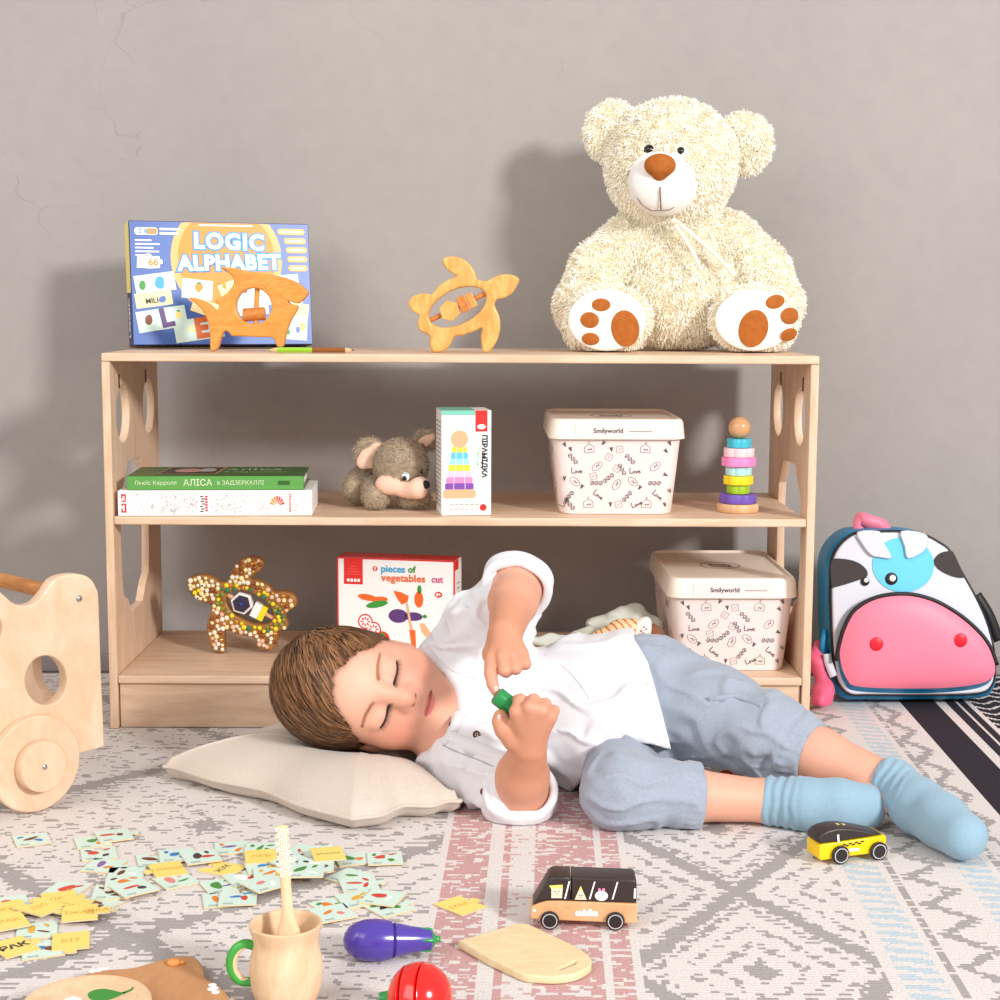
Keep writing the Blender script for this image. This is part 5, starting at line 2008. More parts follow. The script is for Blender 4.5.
R_ = kb*.915
sd = SDF()
sd.ell(B(672, 160, -.012), (66*R_, 60*R_, 60*R_), k=.01)
sd.ell(B(668, 180, -.03), (56*R_, 46*R_, 42*R_), k=.03)
sd.ell(B(680, 290, .012), (72*R_, 56*R_, 64*R_), k=.03)
sd.ell(B(680, 240, .012), (60*R_, 44*R_, 40*R_), k=.03)
for sx, e, s0, a1, a2, a3 in ((-1, (613, 133), (630, 240), (599, 272), (584, 306), (588, 330)), (1, (744, 144), (731, 240), (760, 272), (773, 306), (771, 330))):
    sd.ell(B(*e, .004), (28*R_, 15*R_, 31*R_), k=.012)
    sd.chain([B(*s0, .0), B(*a1, -.012), B(*a2, -.030), B(*a3, -.040)], [26*R_, 27*R_, 27*R_, 22*R_], k=.015)
    fx = 608 if sx < 0 else 753
    sd.cone(B(fx+(-sx)*14, 322, .0), B(fx, 322, -.062), 30*R_, 30*R_, k=.012)
    sd.ell(B(fx, 319.5, -.078), (43*R_, 19*R_, 32.5*R_), k=.012)
bV, bQ = sdf_np(sd, .0035, 1)
bV[:, 2] = np.maximum(bV[:, 2], .0012)
mz = B(664, 182.5, -.082)
soles = [B(607, 321, -.100), B(754, 321, -.100)]


def bkeep(C):
    k = np.ones(len(C))
    k[(np.linalg.norm((C-mz)/np.array([35*R_, .05, 33*R_]), axis=1) < .95) & (C[:, 1] < -.04)] = 0
    for s in soles:
        q = (C-s)/np.array([39*R_, .03, 30*R_])
        k[(np.hypot(q[:, 0], q[:, 2]) < .98) & (C[:, 1] < -.085)] = 0
    for ex, ey in ((649, 151), (680, 152.5)):
        k[np.linalg.norm((C-B(ex, ey, -.066))[:, ::2], axis=1) < .0085] = 0
    k[C[:, 2] < .004] = 0
    k[C[:, 1] > .045] *= .25
    return k


fV, fQ = fur(bV, bQ, 78000, .0085, .0022, 7, (0, -.15, -.50), .70, 130, bkeep)
fV[:, 2] = np.maximum(fV[:, 2], .0008)
link('body', fur_mesh('bear_body', bV, bQ, fV, fQ), FURC, bear, 180)
MB().ball(tuple(mz+np.array([0, .004, 0])), (37.5*R_, 22*R_, 35.5*R_), 36).build('muzzle', [PLUSH_W], bear, 180)
nz = B(660, 168, -.082-.0225)
nv = SDF().ell(nz+np.array([0, 0, .003]), (16.5*R_, 9*R_, 11.5*R_), k=.0).cone(nz+np.array([0, .002, -.004]), nz+np.array([0, .003, -.011]), .012, .007, k=.012)
V, Q = sdf_np(nv, .0018, 2)
link('nose', np_mesh('bear_nose', V, Q), SUEDE, bear, 180)
THREAD = mat('brown_thread', (130, 92, 70), .8)
my_ = mz[1]+.004-22*R_
MB().tube([tuple(B(660, 180, my_+.0052)), tuple(B(660, 192, my_-.0006)), tuple(B(660.5, 203, my_+.0035)), tuple(B(661, 210, my_+.0085))], .0009, 8).tube(
    [tuple(B(661-24, 199, my_+.0135)), tuple(B(661-18, 207, my_+.0125)), tuple(B(661-9, 211.5, my_+.0115)), tuple(B(661, 211, my_+.0095)), tuple(B(661+9, 210.5, my_+.0110)), tuple(B(661+17, 205.5, my_+.0120)), tuple(B(661+24, 198, my_+.0135))], .0006, 8).build('mouth_stitch', [THREAD], bear, 180)
GLOSSB = mat('black_gloss', (20, 16, 16), .08, .6)
for ex, ey in ((649, 151), (680, 152.5)):
    e = MB().ball(tuple(B(ex, ey, -.0790 if ex < 660 else -.0835)), (6*R_, 8*R_, 6*R_), 20).build('eye', [GLOSSB], bear, 180)
for s, pads in ((soles[0], ((619, 328, 13.5, 17.5, -12), (596, 305.5, 9, 6.2, 0), (585, 320, 9, 7.6, 10), (586, 338, 8.5, 6, 5))), (soles[1], ((741, 328, 14, 18, 14), (762, 302.5, 9.5, 6.5, -16), (776, 316, 9.3, 8, -8), (775.5, 334, 9.3, 6.5, -8)))):
    so = MB().ball(tuple(s), (41*R_, .0065, 32*R_), 36).build('sole', [PLUSH_W], bear, 180)
    for (px_, py_, ra, rb, an) in pads:
        q = B(px_, py_, 0)
        u, v = (q[0]-s[0])/(41*R_), (q[2]-s[2])/(32*R_)
        yy = s[1]-.0065*math.sqrt(max(0.05, 1-u*u-v*v))
        # tilt each pad so it follows the rounded sole
        nx, nz_ = u/(41*R_), v/(32*R_)
        nrmv = Vector((nx, -(math.sqrt(max(.05, 1-u*u-v*v)))/.0065, nz_)).normalized()
        MM = nrmv.to_track_quat('-Y', 'Z').to_matrix().to_4x4()
        MB().ball((q[0], yy, q[2]), (ra*kb, .0016, rb*kb), 24, 0, MM @ RY(an)).build('paw_pad', [SUEDE], so, 180)
RIB = mat('cream_ribbon', (240, 230, 206), .5, .3)
rb = MB()


def strip(mb, pts, wd, mi=0, th=.0006, up=(0, -1, 0)):
    P = spline(pts, 6, False)
    n = len(P)
    vs, fs = [], []
    for i in range(n):
        t = (P[min(i+1, n-1)]-P[max(i-1, 0)]).normalized()
        s_ = t.cross(Vector(up)).normalized()
        w = wd[i*(len(wd))//n] if isinstance(wd, (list, tuple)) else wd
        nn = s_.cross(t).normalized()*th
        vs += [P[i]-s_*w+nn, P[i]+s_*w+nn, P[i]+s_*w-nn, P[i]-s_*w-nn]
    for i in range(n-1):
        for k in range(4):
            k2 = (k+1) % 4
            fs.append((i*4+k, i*4+k2, i*4+4+k2, i*4+4+k))
    fs += [(3, 2, 1, 0), tuple((n-1)*4+k for k in range(4))]
    return mb.add(vs, fs, None, mi)


strip(rb, [B(672, 222, -.074), B(684, 238, -.076), B(694, 255, -.080), B(702, 273, -.082)], .0026)
strip(rb, [B(676, 222, -.074), B(698, 240, -.076), B(718, 258, -.076), B(735, 277, -.074)], .0030)
strip(rb, [B(706, 228, -.072), B(713, 240, -.074), B(716, 251, -.075)], .0016)
rb.ball(tuple(B(674, 222, -.077)), (.006, .004, .004), 12)
rb.build('ribbon', [RIB], bear, 180)

# ---- plush mouse
MY = .100
km = (at(430, 470, MY)-at(330, 470, MY)).length/100/9.09
m0 = at(388, 507, MY)
mouse = thing('plush_mouse', 'grey brown plush mouse with pink cheeks lying on the middle shelf', 'plush toy', (m0.x, MY, ZM+.0008))


def Mz(a, b_, y=0.0):
    return np.array([(a-530)*km, y, (790-b_)*km])


GFUR = mat('grey_plush', (176, 158, 134), .9, .1, noise=.12, nscale=120, sheen=.3)
PKPL = mat('pink_plush', (238, 196, 172), .9, .1, bump=.3, bscale=900, sheen=.2)
sd = SDF()
sd.ell(Mz(655, 395, -.012), (240*km, 215*km, 232*km), k=.01)
sd.ell(Mz(330, 600, .03), (190*km, 170*km, 170*km), k=.02)
sd.ell(Mz(215, 640, .015), (92*km, 110*km, 110*km), k=.015)
sd.cone(Mz(420, 620, -.005), Mz(430, 672, -.024), 110*km, 116*km, k=.006)
sd.ell(Mz(780, 690, -.018), (150*km, 110*km, 85*km), k=.006)
sd.ell(Mz(365, 300, .004), (150*km, 45*km, 150*km), k=.006)
sd.ell(Mz(880, 175, .012), (130*km, 45*km, 110*km), k=.006)
V0, Q0 = sdf_np(sd, .0025, 1)
V0[:, 2] = np.maximum(V0[:, 2], .0006)
FV, FQ = fur(V0, Q0, 16000, .0042, .0006, 3, (0, 0, -.25), .5, 300)
FV[:, 2] = np.maximum(FV[:, 2], .0004)
link('body', fur_mesh('mouse_body', V0, Q0, FV, FQ), GFUR, mouse, 180)
yf = -.012-215*km
sd = SDF().ell(Mz(565, 555, yf+.011), (135*km, 80*km, 98*km), k=.008).cone(Mz(690, 610, yf+.006), Mz(800, 590, yf-.001), 62*km, 88*km, k=.01).ell(Mz(850, 545, yf+.002), (60*km, 70*km, 62*km), k=.01).cone(Mz(740, 635, yf+.002), Mz(850, 625, yf-.002), 38*km, 42*km, k=.004)
V, Q = sdf_np(sd, .0018, 1)
link('cheek_patch', np_mesh('mouse_cheek', V, Q), PKPL, mouse, 180)
MB().ball(tuple(Mz(888, 545, yf-.006)), (38*km, 36*km, 40*km), 20).build('nose', [mat('black_velour', (36, 28, 30), .8)], mouse, 180)
e = MB().ball(tuple(Mz(706, 478, yf+.0015)), (36*km, 20*km, 40*km), 18).build('eye', [WHITE], mouse, 180)
MB().ball(tuple(Mz(698, 492, yf-.0008)), (22*km, 12*km, 24*km), 14).build('pupil', [GLOSSB], e, 180)
MB().ball(tuple(Mz(706, 455, yf+.0013)), (28*km, 14*km, 14*km), 14).build('eye_glint', [mat('eye_glint_blue', (90, 180, 190), .4)], e, 180)  # bluish highlight on the eye, put in as a coloured blob
MB().ball(tuple(Mz(845, 440, yf+.012)), (14*km, 12*km, 24*km), 14).build('eye', [GLOSSB], mouse, 180)
ear = SDF().chain([Mz(510, 245, -.003), Mz(430, 250, -.004), Mz(345, 320, -.004), Mz(315, 375, -.003), Mz(380, 395, -.003)], [30*km, 48*km, 62*km, 62*km, 40*km], k=.004)
V, Q = sdf_np(ear, .0015, 1)
V[:, 1] = -.0036+(V[:, 1]+.0036)*.45
link('ear_lining', np_mesh('mouse_ear', V, Q), PKPL, mouse, 180)
ear = SDF().chain([Mz(820, 195, .006), Mz(880, 170, .005), Mz(930, 150, .006)], [24*km, 34*km, 30*km], k=.004).cone(Mz(930, 160, .005), Mz(880, 225, .006), 24*km, 20*km, k=.004)
V, Q = sdf_np(ear, .0015, 1)
V[:, 1] = .0045+(V[:, 1]-.0045)*.5
link('ear_lining', np_mesh('mouse_ear2', V, Q), PKPL, mouse, 180)
MB().tube([tuple(Mz(740, 590, yf-.0065)), tuple(Mz(790, 603, yf-.0088)), tuple(Mz(840, 607, yf-.0085)), tuple(Mz(872, 600, yf-.006))], .0005, 8).build('mouth_stitch', [THREAD], mouse, 180)

# ------------------------------------------------------------------ cow backpack
PY_ = .175
q0 = at(800+505/4.545, 500+915/4.545, PY_)


def K(a, b_):
    p = at(800+a/4.545, 500+b_/4.545, PY_)
    return (p.x-q0.x, p.z-q0.z)


pack = thing('cow_backpack', 'toddler backpack with a cow face and pink snout pocket leaning on the wall', 'backpack')
pack.matrix_basis = T(q0.x-.0115, .130, .0012+.0042) @ RZ(0.5) @ RX(-3) @ SV(.972, 1, .972)
NYB = mat('nylon_blue', (24, 128, 176), .4, .45, bump=.15, bscale=600)
NYW = mat('nylon_white', (216, 217, 226), .42, .45, bump=.12, bscale=90)
NYK = mat('nylon_black', (34, 30, 32), .5, .4)
NYG = mat('vinyl_charcoal', (62, 54, 54), .3, .5, bump=.2, bscale=60)
NYP = mat('nylon_pink', (238, 126, 150), .5, .5, bump=.18, bscale=40)
NYS = mat('vinyl_sky', (110, 206, 236), .3, .5, bump=.15, bscale=60)
REDV = mat('vinyl_red', (218, 30, 50), .4)
out = [(122, 380), (128, 270), (160, 200), (212, 152), (262, 132), (360, 128), (460, 128), (570, 142), (650, 182), (702, 224), (760, 330), (820, 440), (872, 560), (905, 690), (909, 800), (892, 866), (830, 902), (600, 914), (300, 918), (205, 904), (152, 850), (136, 770), (126, 640), (122, 500)]
po = [K(*p) for p in out]
po = [(a, max(b_, .002)) for a, b_ in po]
so_ = [(p.x, max(p.y, .001)) for p in spline(po, 4)]
PD = .075
body = MB().mesh(plate([so_], PD, .016, 4), T(0, PD/2, 0) @ STAND).build('body', [NYB], pack, 60)
cen = (sum(p[0] for p in so_)/len(so_), sum(p[1] for p in so_)/len(so_))


def shr(pts, f, dz=0):
    return [(cen[0]+(p[0]-cen[0])*f, cen[1]+(p[1]-cen[1])*f+dz) for p in pts]


fr = MB().mesh(plate([shr(so_, .94, .0035)], .006, .0028, 3), T(0, -.0028, 0) @ STAND).build('front_panel', [NYW], pack, 60)
MB().tube([(a, -.0005, b_) for a, b_ in shr(so_, .950, .0035)], .0024, 10, 0, True).build('piping', [NYK], pack, 180)
YF = -.0058


def patch(name, pts, m_, th=.0014, y=YF, n=4, smooth=True, parent=None):
    q = [K(*p) for p in pts]
    lp = [(p.x, p.y) for p in spline(q, n)] if smooth else q
    return MB().mesh(plate([lp], th, th*.3, 1), T(0, y-th/2, 0) @ STAND).build(name, [m_], parent or fr, 50)


patch('face_patch', [(140, 268), (200, 258), (262, 274), (300, 305), (304, 335), (270, 352), (210, 372), (150, 388), (140, 385)], NYG, .0012)
patch('face_patch', [(612, 262), (640, 232), (690, 222), (708, 240), (735, 300), (752, 342), (700, 340), (640, 312), (615, 285)], NYG, .0012)
cpt = [(470+142*math.cos(a), 285+125*math.sin(a)) for a in [i*math.pi/10 for i in range(20)]]
eyep = patch('eye_patch', cpt, NYS, .0012)
patch('ear_flap', [(258, 134), (358, 130), (372, 170), (414, 250), (360, 250), (318, 238), (280, 190)], NYW, .004, YF-.0016, 3)
patch('ear_flap', [(460, 130), (568, 142), (580, 180), (562, 222), (490, 256), (474, 200)], NYW, .004, YF-.0016, 3)
for cx, cy, r in ((293, 360, 21), (414, 348, 30)):
    a = K(cx, cy)
    e = MB().ball((a[0], YF-.0016, a[1]), (r*.000296, .0016, r*.000296), 20).build('eye', [NYK], fr, 180)
    a = K(cx+5, cy-6 if r < 25 else cy-3)
    MB().ball((a[0], YF-.0032, a[1]), (r*.000148, .0006, r*.000148), 14).build('eye_highlight', [WHITE], e, 180) if False else None
    MB().ball((a[0], YF-.0030, a[1]), (r*.00015, .0007, r*.00015), 14).build('eye_highlight', [WHITE], fr, 180)
# snout pocket: puffy
sn = [(166, 700), (176, 620), (200, 550), (245, 485), (340, 432), (470, 418), (590, 444), (700, 505), (790, 580), (845, 650), (874, 740), (852, 798), (750, 828), (550, 840), (260, 832), (196, 795)]
snp = [K(*p) for p in sn]
sps = [(p.x, p.y) for p in spline(snp, 5)]
sc_ = (sum(p[0] for p in sps)/len(sps), sum(p[1] for p in sps)/len(sps))


def puff(loop, c, y0, depth, rings=10):
    vs, fs = [], []
    n = len(loop)
    for i in range(rings+1):
        t = 1-i/rings
        yy = y0-depth*(1-t**2.6)**.7
        for p in loop:
            vs.append((c[0]+(p[0]-c[0])*t, yy, c[1]+(p[1]-c[1])*t))
    for i in range(rings):
        for k in range(n):
            k2 = (k+1) % n
            fs.append((i*n+k, i*n+k2, i*n+n+k2, i*n+n+k))
    return vs, fs


mb = MB()
vs, fs = puff(sps, sc_, YF-.0115, .012)
mb.add(vs, fs)
pk = mb.build('snout_pocket', [NYP], pack, 180)
mb = MB()
n = len(sps)
vs = [(p[0], YF-.0118, p[1]) for p in sps]+[(p[0], YF+.001, p[1]-.0095*max(0, min(1, (sc_[1]-p[1])/.03))) for p in sps]
mb.add(vs, [(k, (k+1) % n, n+(k+1) % n, n+k) for k in range(n)])
mb.build('pocket_gusset', [NYB], pk, 180)
top = [K(*p) for p in [(150, 715), (164, 640), (192, 556), (240, 482), (338, 428), (470, 413), (592, 439), (704, 500), (794, 575), (852, 650), (884, 735)]]
MB().tube([(p.x, YF-.0105, p.y) for p in spline(top, 4, False)], .0030, 10).build('zip_piping', [NYK], pk, 180)
for cx, cy in ((326, 634), (708, 618)):
    a = K(cx, cy)
    dx, dz = (a[0]-sc_[0]), (a[1]-sc_[1])
    tt = .62 if cx < 500 else .66
    yy = YF-.0115-.012*(1-tt**2.6)**.7
    MB().ball((a[0], yy-.0008, a[1]), (.0095, .0022, .0098), 24).build('nostril', [REDV], pk, 180)
# loop handle, side straps
h0, h1, h2, h3 = K(300, 128), K(312, 72), K(350, 84), K(424, 124)
mb = MB()
strip(mb, [(h0[0], .03, h0[1]-.004), (h0[0]+.001, .030, h0[1]+.012), (h1[0]+.003, .028, h1[1]-.004), (h2[0], .026, h2[1]-.004), (h3[0]-.008, .028, h3[1]+.004), (h3[0], .03, h3[1]-.006)], .009, 0, .0009)
mb.build('grab_handle', [NYP], pack, 180)
mb = MB()
s0, s1, s2 = K(812, 430), K(862, 520), K(905, 640)
strip(mb, [(s0[0]+.004, .012, s0[1]), (s1[0]+.005, .010, s1[1]), (s2[0]+.006, .012, s2[1])], .007, 0, .001)
mb.build('side_strap', [NYK], pack, 180)
mb = MB()
s0, s1, s2 = K(104, 600), K(96, 660), K(112, 730)
strip(mb, [(s0[0]+.006, .010, s0[1]+.004), (s1[0]+.003, .006, s1[1]), (s2[0]+.002, .006, s2[1])], .0045, 0, .001)
mb.build('side_strap', [NYB], pack, 180)
mb = MB()
s0, s1, s2 = K(118, 690), K(122, 730), K(165, 785)
strip(mb, [(s0[0], -.004, s0[1]), (s1[0], -.006, s1[1]), (s2[0]-.006, -.006, s2[1]-.002)], .0055, 0, .001)
mb.build('white_tag', [NYW], pack, 180)
# pink shoulder strap bunched on the rug
sd = SDF()
ks = [K(92, 660), K(80, 730), K(92, 800), K(96, 850), K(78, 905), K(66, 960)]
kk = [np.array([p[0], .02-.010*i, max(p[1], .006+.003)]) for i, p in enumerate(ks)]
sd.chain(kk, [.006, .012, .008, .014, .013, .007], k=.008)
V, Q = sdf_np(sd, .0022, 1, lambda X: .0022*vnoise(X, 90, 3))
V[:, 2] = np.maximum(V[:, 2], .001)
link('shoulder_strap', np_mesh('strap', V, Q), mat('strap_pink', (226, 96, 130), .5, bump=.2, bscale=200), pack, 180)


# ------------------------------------------------------------------ the boy
from mathutils.bvhtree import BVHTree


def P3(px, py, y):
    p = at(px, py, y)
    return np.array([p.x, p.y, p.z])


def G3(px, py, z):
    p = gnd(px, py, z)
    return np.array([p.x, p.y, p.z])


nR, nU, nF = np.array(RGT), np.array(UPV), np.array(_fw)
tips = [gnd(160, 770, .014), gnd(352, 836, .004), gnd(463, 813, .006), Vector((.015, -.095, 0)), gnd(256, 727, .03)]
cc = Vector((-.105, -.225, 0))
outline = []
for i, t_ in enumerate(tips):
    nx_ = tips[(i+1) % 5]
    t2 = Vector((t_.x, t_.y, 0))
    n2 = Vector((nx_.x, nx_.y, 0))
    mid = (t2+n2)/2
    inn = mid+(cc-mid)*(.10, .12, .2, .2, .10)[i]
    side_ = (n2-t2).normalized()
    tin = (cc-t2).normalized()
    outline += [t2+tin*(.012 if i == 1 else .004), t2+side_*.010+tin*.010, t2*.72+n2*.28+(cc-mid)*.03, inn, t2*.28+n2*.72+(cc-mid)*.03, n2-side_*.012+(cc-n2).normalized()*.010]
ol = spline(outline, 4)
OLX = [(q.x, q.y) for q in ol]


def off_cushion(V, z):
    """lift what lies on the thin edge of the cushion clear of it"""
    for i in np.where(V[:, 2] < z)[0]:
        if inside((V[i, 0], V[i, 1]), OLX) or min((V[i, 0]-q[0])**2+(V[i, 1]-q[1])**2 for q in OLX) < .010**2:
            V[i, 2] = z
    return V


# head frame: L his left (up in the picture), F out of the face, U to the crown
U0 = nrm(-.958*nR+.288*nU)
PHI, PSI = math.radians(22), math.radians(9)
HSC = .94
HF0 = math.cos(PHI)*(-nF)-math.sin(PHI)*U0
HU = math.cos(PHI)*U0+math.sin(PHI)*(-nF)
HL0 = np.cross(HU, HF0)
HF = HF0*math.cos(PSI)+HL0*math.sin(PSI)
HL = np.cross(HU, HF)
HR = np.stack([HL, HF, HU], 1)
Hc = P3(387.0, 694.0, -.308)-HR@np.array([0, .070, -.004])*HSC


def hd(a, b, c):
    return Hc+HR@np.array([a, b, c], float)*HSC


def hloc(X):
    return (X-Hc)@HR/HSC


SD = SDF()


def hell(a, b, c, ra, rb, rc, k=.01, op='u'):
    SD.ell(hd(a, b, c), (ra*HSC, rb*HSC, rc*HSC), HR, k, op)


# skull, face and jaw
hell(0, -.012, .0245, .0605, .083, .0715)
hell(0, .012, -.024, .0560, .060, .060, .03)
hell(0, .030, .030, .0520, .046, .046, .03)
for s in (-1, 1):
    hell(s*.0315, .036, -.036, .0275, .031, .028, .022)
    SD.cone(hd(s*.042, -.004, -.046), hd(s*.012, .046, -.069), .0185, .0155, .022)
SD.cone(hd(-.006, .051, -.0695), hd(.006, .051, -.0695), .0155, .0155, .02)
for s in (-1, 1):
    hell(s*.027, .0835, -.001, .019, .0135, .0125, .012, 's')
    hell(s*.0255, .0615, -.001, .0175, .0128, .0120, .005)
SD.cone(hd(0, .066, .010), hd(0, .0800, -.019), .0068, .0084, .014)
SD.cone(hd(0, .0815, -.0215), hd(0, .0825, -.0245), .0090, .0088, .008)
for s in (-1, 1):
    hell(s*.0096, .0740, -.0270, .0066, .0085, .0060, .005)
    SD.cone(hd(s*.0048, .0810, -.0335), hd(s*.0050, .0765, -.0305), .0025, .0018, .002, 's')
hell(0, .0650, -.0440, .0200, .0110, .0130, .014)
SD.cone(hd(-.0125, .0680, -.0550), hd(0, .0722, -.0528), .0028, .0042, .006).cone(hd(0, .0722, -.0528), hd(.0125, .0680, -.0550), .0042, .0028, .006)
SD.cone(hd(-.0105, .0675, -.0590), hd(.0105, .0675, -.0590), .0035, .0035, .006)
hell(0, .0690, -.0600, .0110, .0050, .0040, .005)
SD.chain([hd(-.0185, .0685, -.0560), hd(-.009, .0758, -.0557), hd(0, .0780, -.0562), hd(.009, .0758, -.0557), hd(.0185, .0685, -.0560)], [.0010, .0014, .0014, .0014, .0010], .003, 's')
hell(.0600, .000, -.030, .0070, .012, .016, .006)
hell(.0668, .004, -.030, .0042, .007, .010, .004, 's')
hell(-.0640, -.008, -.022, .0065, .013, .020, .006)
# trunk
NB = P3(462, 712, -.205)
SL, SRi = P3(458, 672, -.185), P3(454, 745, -.262)
C1, C2, PV = P3(500, 718, -.195), P3(580, 716, -.188), P3(640, 710, -.180)
SD.cone(hd(0, -.016, -.045), NB, .036, .040, .02)
SD.cone(C1, C2, .060, .060, .03)
SD.cone(C2, PV, .060, .062, .03)
SD.cone(SL, SRi, .034, .034, .035)
# left arm, reaching up then bending down toward the toy
EL, WL = P3(517, 586, -.220), P3(505.5, 633, -.343)
SD.cone(SL, EL, .033, .029, .02)
EM = EL+(WL-EL)*.35
SD.chain([EL, EM, WL], [.029, .0262, .0182], .010)
kn = [P3(491.5, 659, -.371), P3(502, 657, -.377), P3(513, 655.5, -.376), P3(522.5, 653.5, -.369)]
for q, r0, r1 in zip(kn, (.0125, .0135, .0130, .0115), (.0074, .0072, .0070, .0066)):
    SD.cone(WL+(q-WL)*.15, q, r0, r1, .006)
SD.chain([kn[0], P3(490.5, 673, -.386), P3(492.5, 684, -.392), P3(495.3, 691, -.394)], [.0076, .0068, .0061, .0053], .0016)
SD.chain([kn[1], P3(504.5, 670.5, -.388), P3(506, 672, -.374), P3(505, 664, -.360)], [.0068, .0067, .0062, .0056], .0014)
SD.chain([kn[2], P3(515.5, 668.5, -.387), P3(516, 669, -.373), P3(514, 661, -.360)], [.0067, .0066, .0061, .0055], .0014)
SD.chain([kn[3], P3(525.5, 664, -.379), P3(525.5, 664.5, -.366), P3(523, 658, -.356)], [.0062, .0061, .0056, .0050], .0014)
SD.chain([P3(497, 640, -.338), P3(491, 654, -.345), P3(494, 668, -.356)], [.011, .0085, .0070], .006)
# right arm along the rug, forearm raised
ERt, WRt = P3(519, 794, -.352), P3(528.5, 748, -.408)
SD.cone(SRi, ERt, .033, .030, .02)
SD.chain([ERt, ERt+(WRt-ERt)*.4, WRt], [.030, .0268, .0190], .010)
kr = [P3(517, 712, -.430), P3(530, 708, -.436), P3(541.5, 711, -.435), P3(550.5, 717, -.428)]
for q, r0, r1 in zip(kr, (.0135, .0145, .0140, .0125), (.0082, .0082, .0079, .0074)):
    SD.cone(WRt+(q-WRt)*.12, q, r0, r1, .007)
SD.chain([kr[0], P3(520.5, 700.5, -.419), P3(517, 701, -.398), P3(511, 709, -.386), P3(508, 716, -.389)], [.0076, .0070, .0065, .0060, .0054], .0014)
SD.chain([kr[1], P3(533.5, 700.5, -.424), P3(531, 703, -.400), P3(524, 712, -.386), P3(520, 719, -.390)], [.0076, .0071, .0066, .0061, .0055], .0014)
SD.chain([kr[2], P3(545, 704.5, -.424), P3(542, 708, -.402), P3(535, 716, -.388), P3(530, 722, -.392)], [.0074, .0068, .0064, .0059, .0053], .0014)
SD.chain([kr[3], P3(553.5, 711, -.418), P3(551, 714, -.400), P3(544, 721, -.390), P3(539, 726, -.395)], [.0068, .0063, .0059, .0055, .0050], .0014)
SD.chain([P3(513.5, 739, -.414), P3(504.5, 729, -.416), P3(500.8, 721, -.414), P3(500.5, 715.5, -.411)], [.0125, .0098, .0082, .0066], .005)
# legs
HLf, KLf, ALf = P3(648, 692, -.170), P3(770, 737, -.280), G3(893, 786, .040)
SD.cone(PV, HLf, .058, .056, .03)
SD.cone(HLf, KLf, .052, .038, .02)
SD.chain([KLf, KLf+(ALf-KLf)*.42, ALf], [.0370, .0295, .0220], .012)
TLf = G3(963, 836, .0265)
SD.chain([ALf, G3(918, 806, .032), G3(942, 821, .029), TLf], [.0225, .0245, .0235, .0215], .012)
HRt, KRt, ARt = P3(620, 752, -.215), G3(622, 790.5, .0385), G3(772, 801, .0250)
SD.cone(PV, HRt, .054, .042, .03)
SD.chain([HRt, HRt+(KRt-HRt)*.5, KRt], [.042, .033, .0345], .02)
SD.chain([KRt, KRt+(ARt-KRt)*.42, ARt], [.0345, .0280, .0215], .012)
TRt = G3(864, 806, .0250)
SD.chain([ARt, G3(806, 804, .0255), G3(838, 806, .0255), TRt], [.0215, .0235, .0235, .0215], .012)

boy = thing('person', 'person in white shirt, pale blue trousers and blue socks lying down holding a green toy', 'person', tuple(PV*np.array([1, 1, 0])))
BO = np.array(boy.location)

BODY_H = .0016
F, lo = SD.grid(BODY_H)
bV, bQ = surfnet(F, lo, BODY_H)
del F
bV, bQ = largest(bV, bQ)
bV = relax(bV, bQ, 1, .4)
bV[:, 2] = np.maximum(bV[:, 2], .0012)
bV = off_cushion(bV, .0125)
# skin tone: blush on the cheeks, knuckles and fingertips, rosy lips
col = np.tile(np.array(lin((220, 164, 140))[:3]), (len(bV), 1))


def tint(mask, c, f=1.0):
    m = (np.clip(mask, 0, 1)*f)[:, None]
    col[:] = col*(1-m)+np.array(lin(c)[:3])*m


H = hloc(bV)
for s in (-1, 1):
    d = np.linalg.norm((H-np.array([s*.036, .058, -.032]))/np.array([.026, .04, .022]), axis=1)
    tint(1.15-d, (206, 116, 92), .55)
tint(1.2-np.linalg.norm((H-np.array([0, .088, -.028]))/np.array([.014, .02, .012]), axis=1), (214, 138, 112), .5)
tint(1.25-np.linalg.norm((H-np.array([0, .075, .034]))/np.array([.05, .05, .034]), axis=1), (232, 184, 160), .7)
lipd = np.linalg.norm((H-np.array([0, .072, -.0562]))/np.array([.0140, .014, .0064]), axis=1)
tint((1.08-lipd)*7, (198, 98, 98), .82)
seam = np.abs(H[:, 2]+.0558)/.0010
tint((1.2-seam)*((np.abs(H[:, 0]) < .0165) & (H[:, 1] > .066)), (150, 66, 64), .85)
for s in (-1, 1):
    d = np.linalg.norm((H-np.array([s*.0255, .070, .002]))/np.array([.017, .02, .011]), axis=1)
    tint((1.1-d)*2, (226, 172, 148), .5)
    d = np.linalg.norm((H-np.array([s*.0050, .081, -.0340]))/np.array([.0030, .006, .0022]), axis=1)
    tint((1.25-d)*3, (120, 60, 50), .8)
for q in kn+kr:
    tint(1.1-np.linalg.norm(bV-q, axis=1)/.011, (214, 140, 112), .35)
arm = np.minimum(np.linalg.norm(bV-WL, axis=1), np.linalg.norm(bV-WRt, axis=1))
tint(1.3-arm/.09, (202, 138, 106), .75)
tint(1.0-np.linalg.norm(bV-G3(772, 790, .04), axis=1)/.016, (222, 120, 104), .35)
me = np_mesh('boy_body', bV-BO, bQ)
ca = me.color_attributes.new('skin_tone', 'FLOAT_COLOR', 'POINT')
ca.data.foreach_set('color', np.concatenate([col, np.ones((len(col), 1))], 1).astype(np.float32).ravel())
SKIN = mat('skin', (220, 164, 140), .5, .35, bump=.10, bscale=900, sss=.12, attr='skin_tone')
body = link('body', me, SKIN, boy, 180)
BVB = BVHTree.FromPolygons([tuple(v) for v in bV], [tuple(q) for q in bQ])


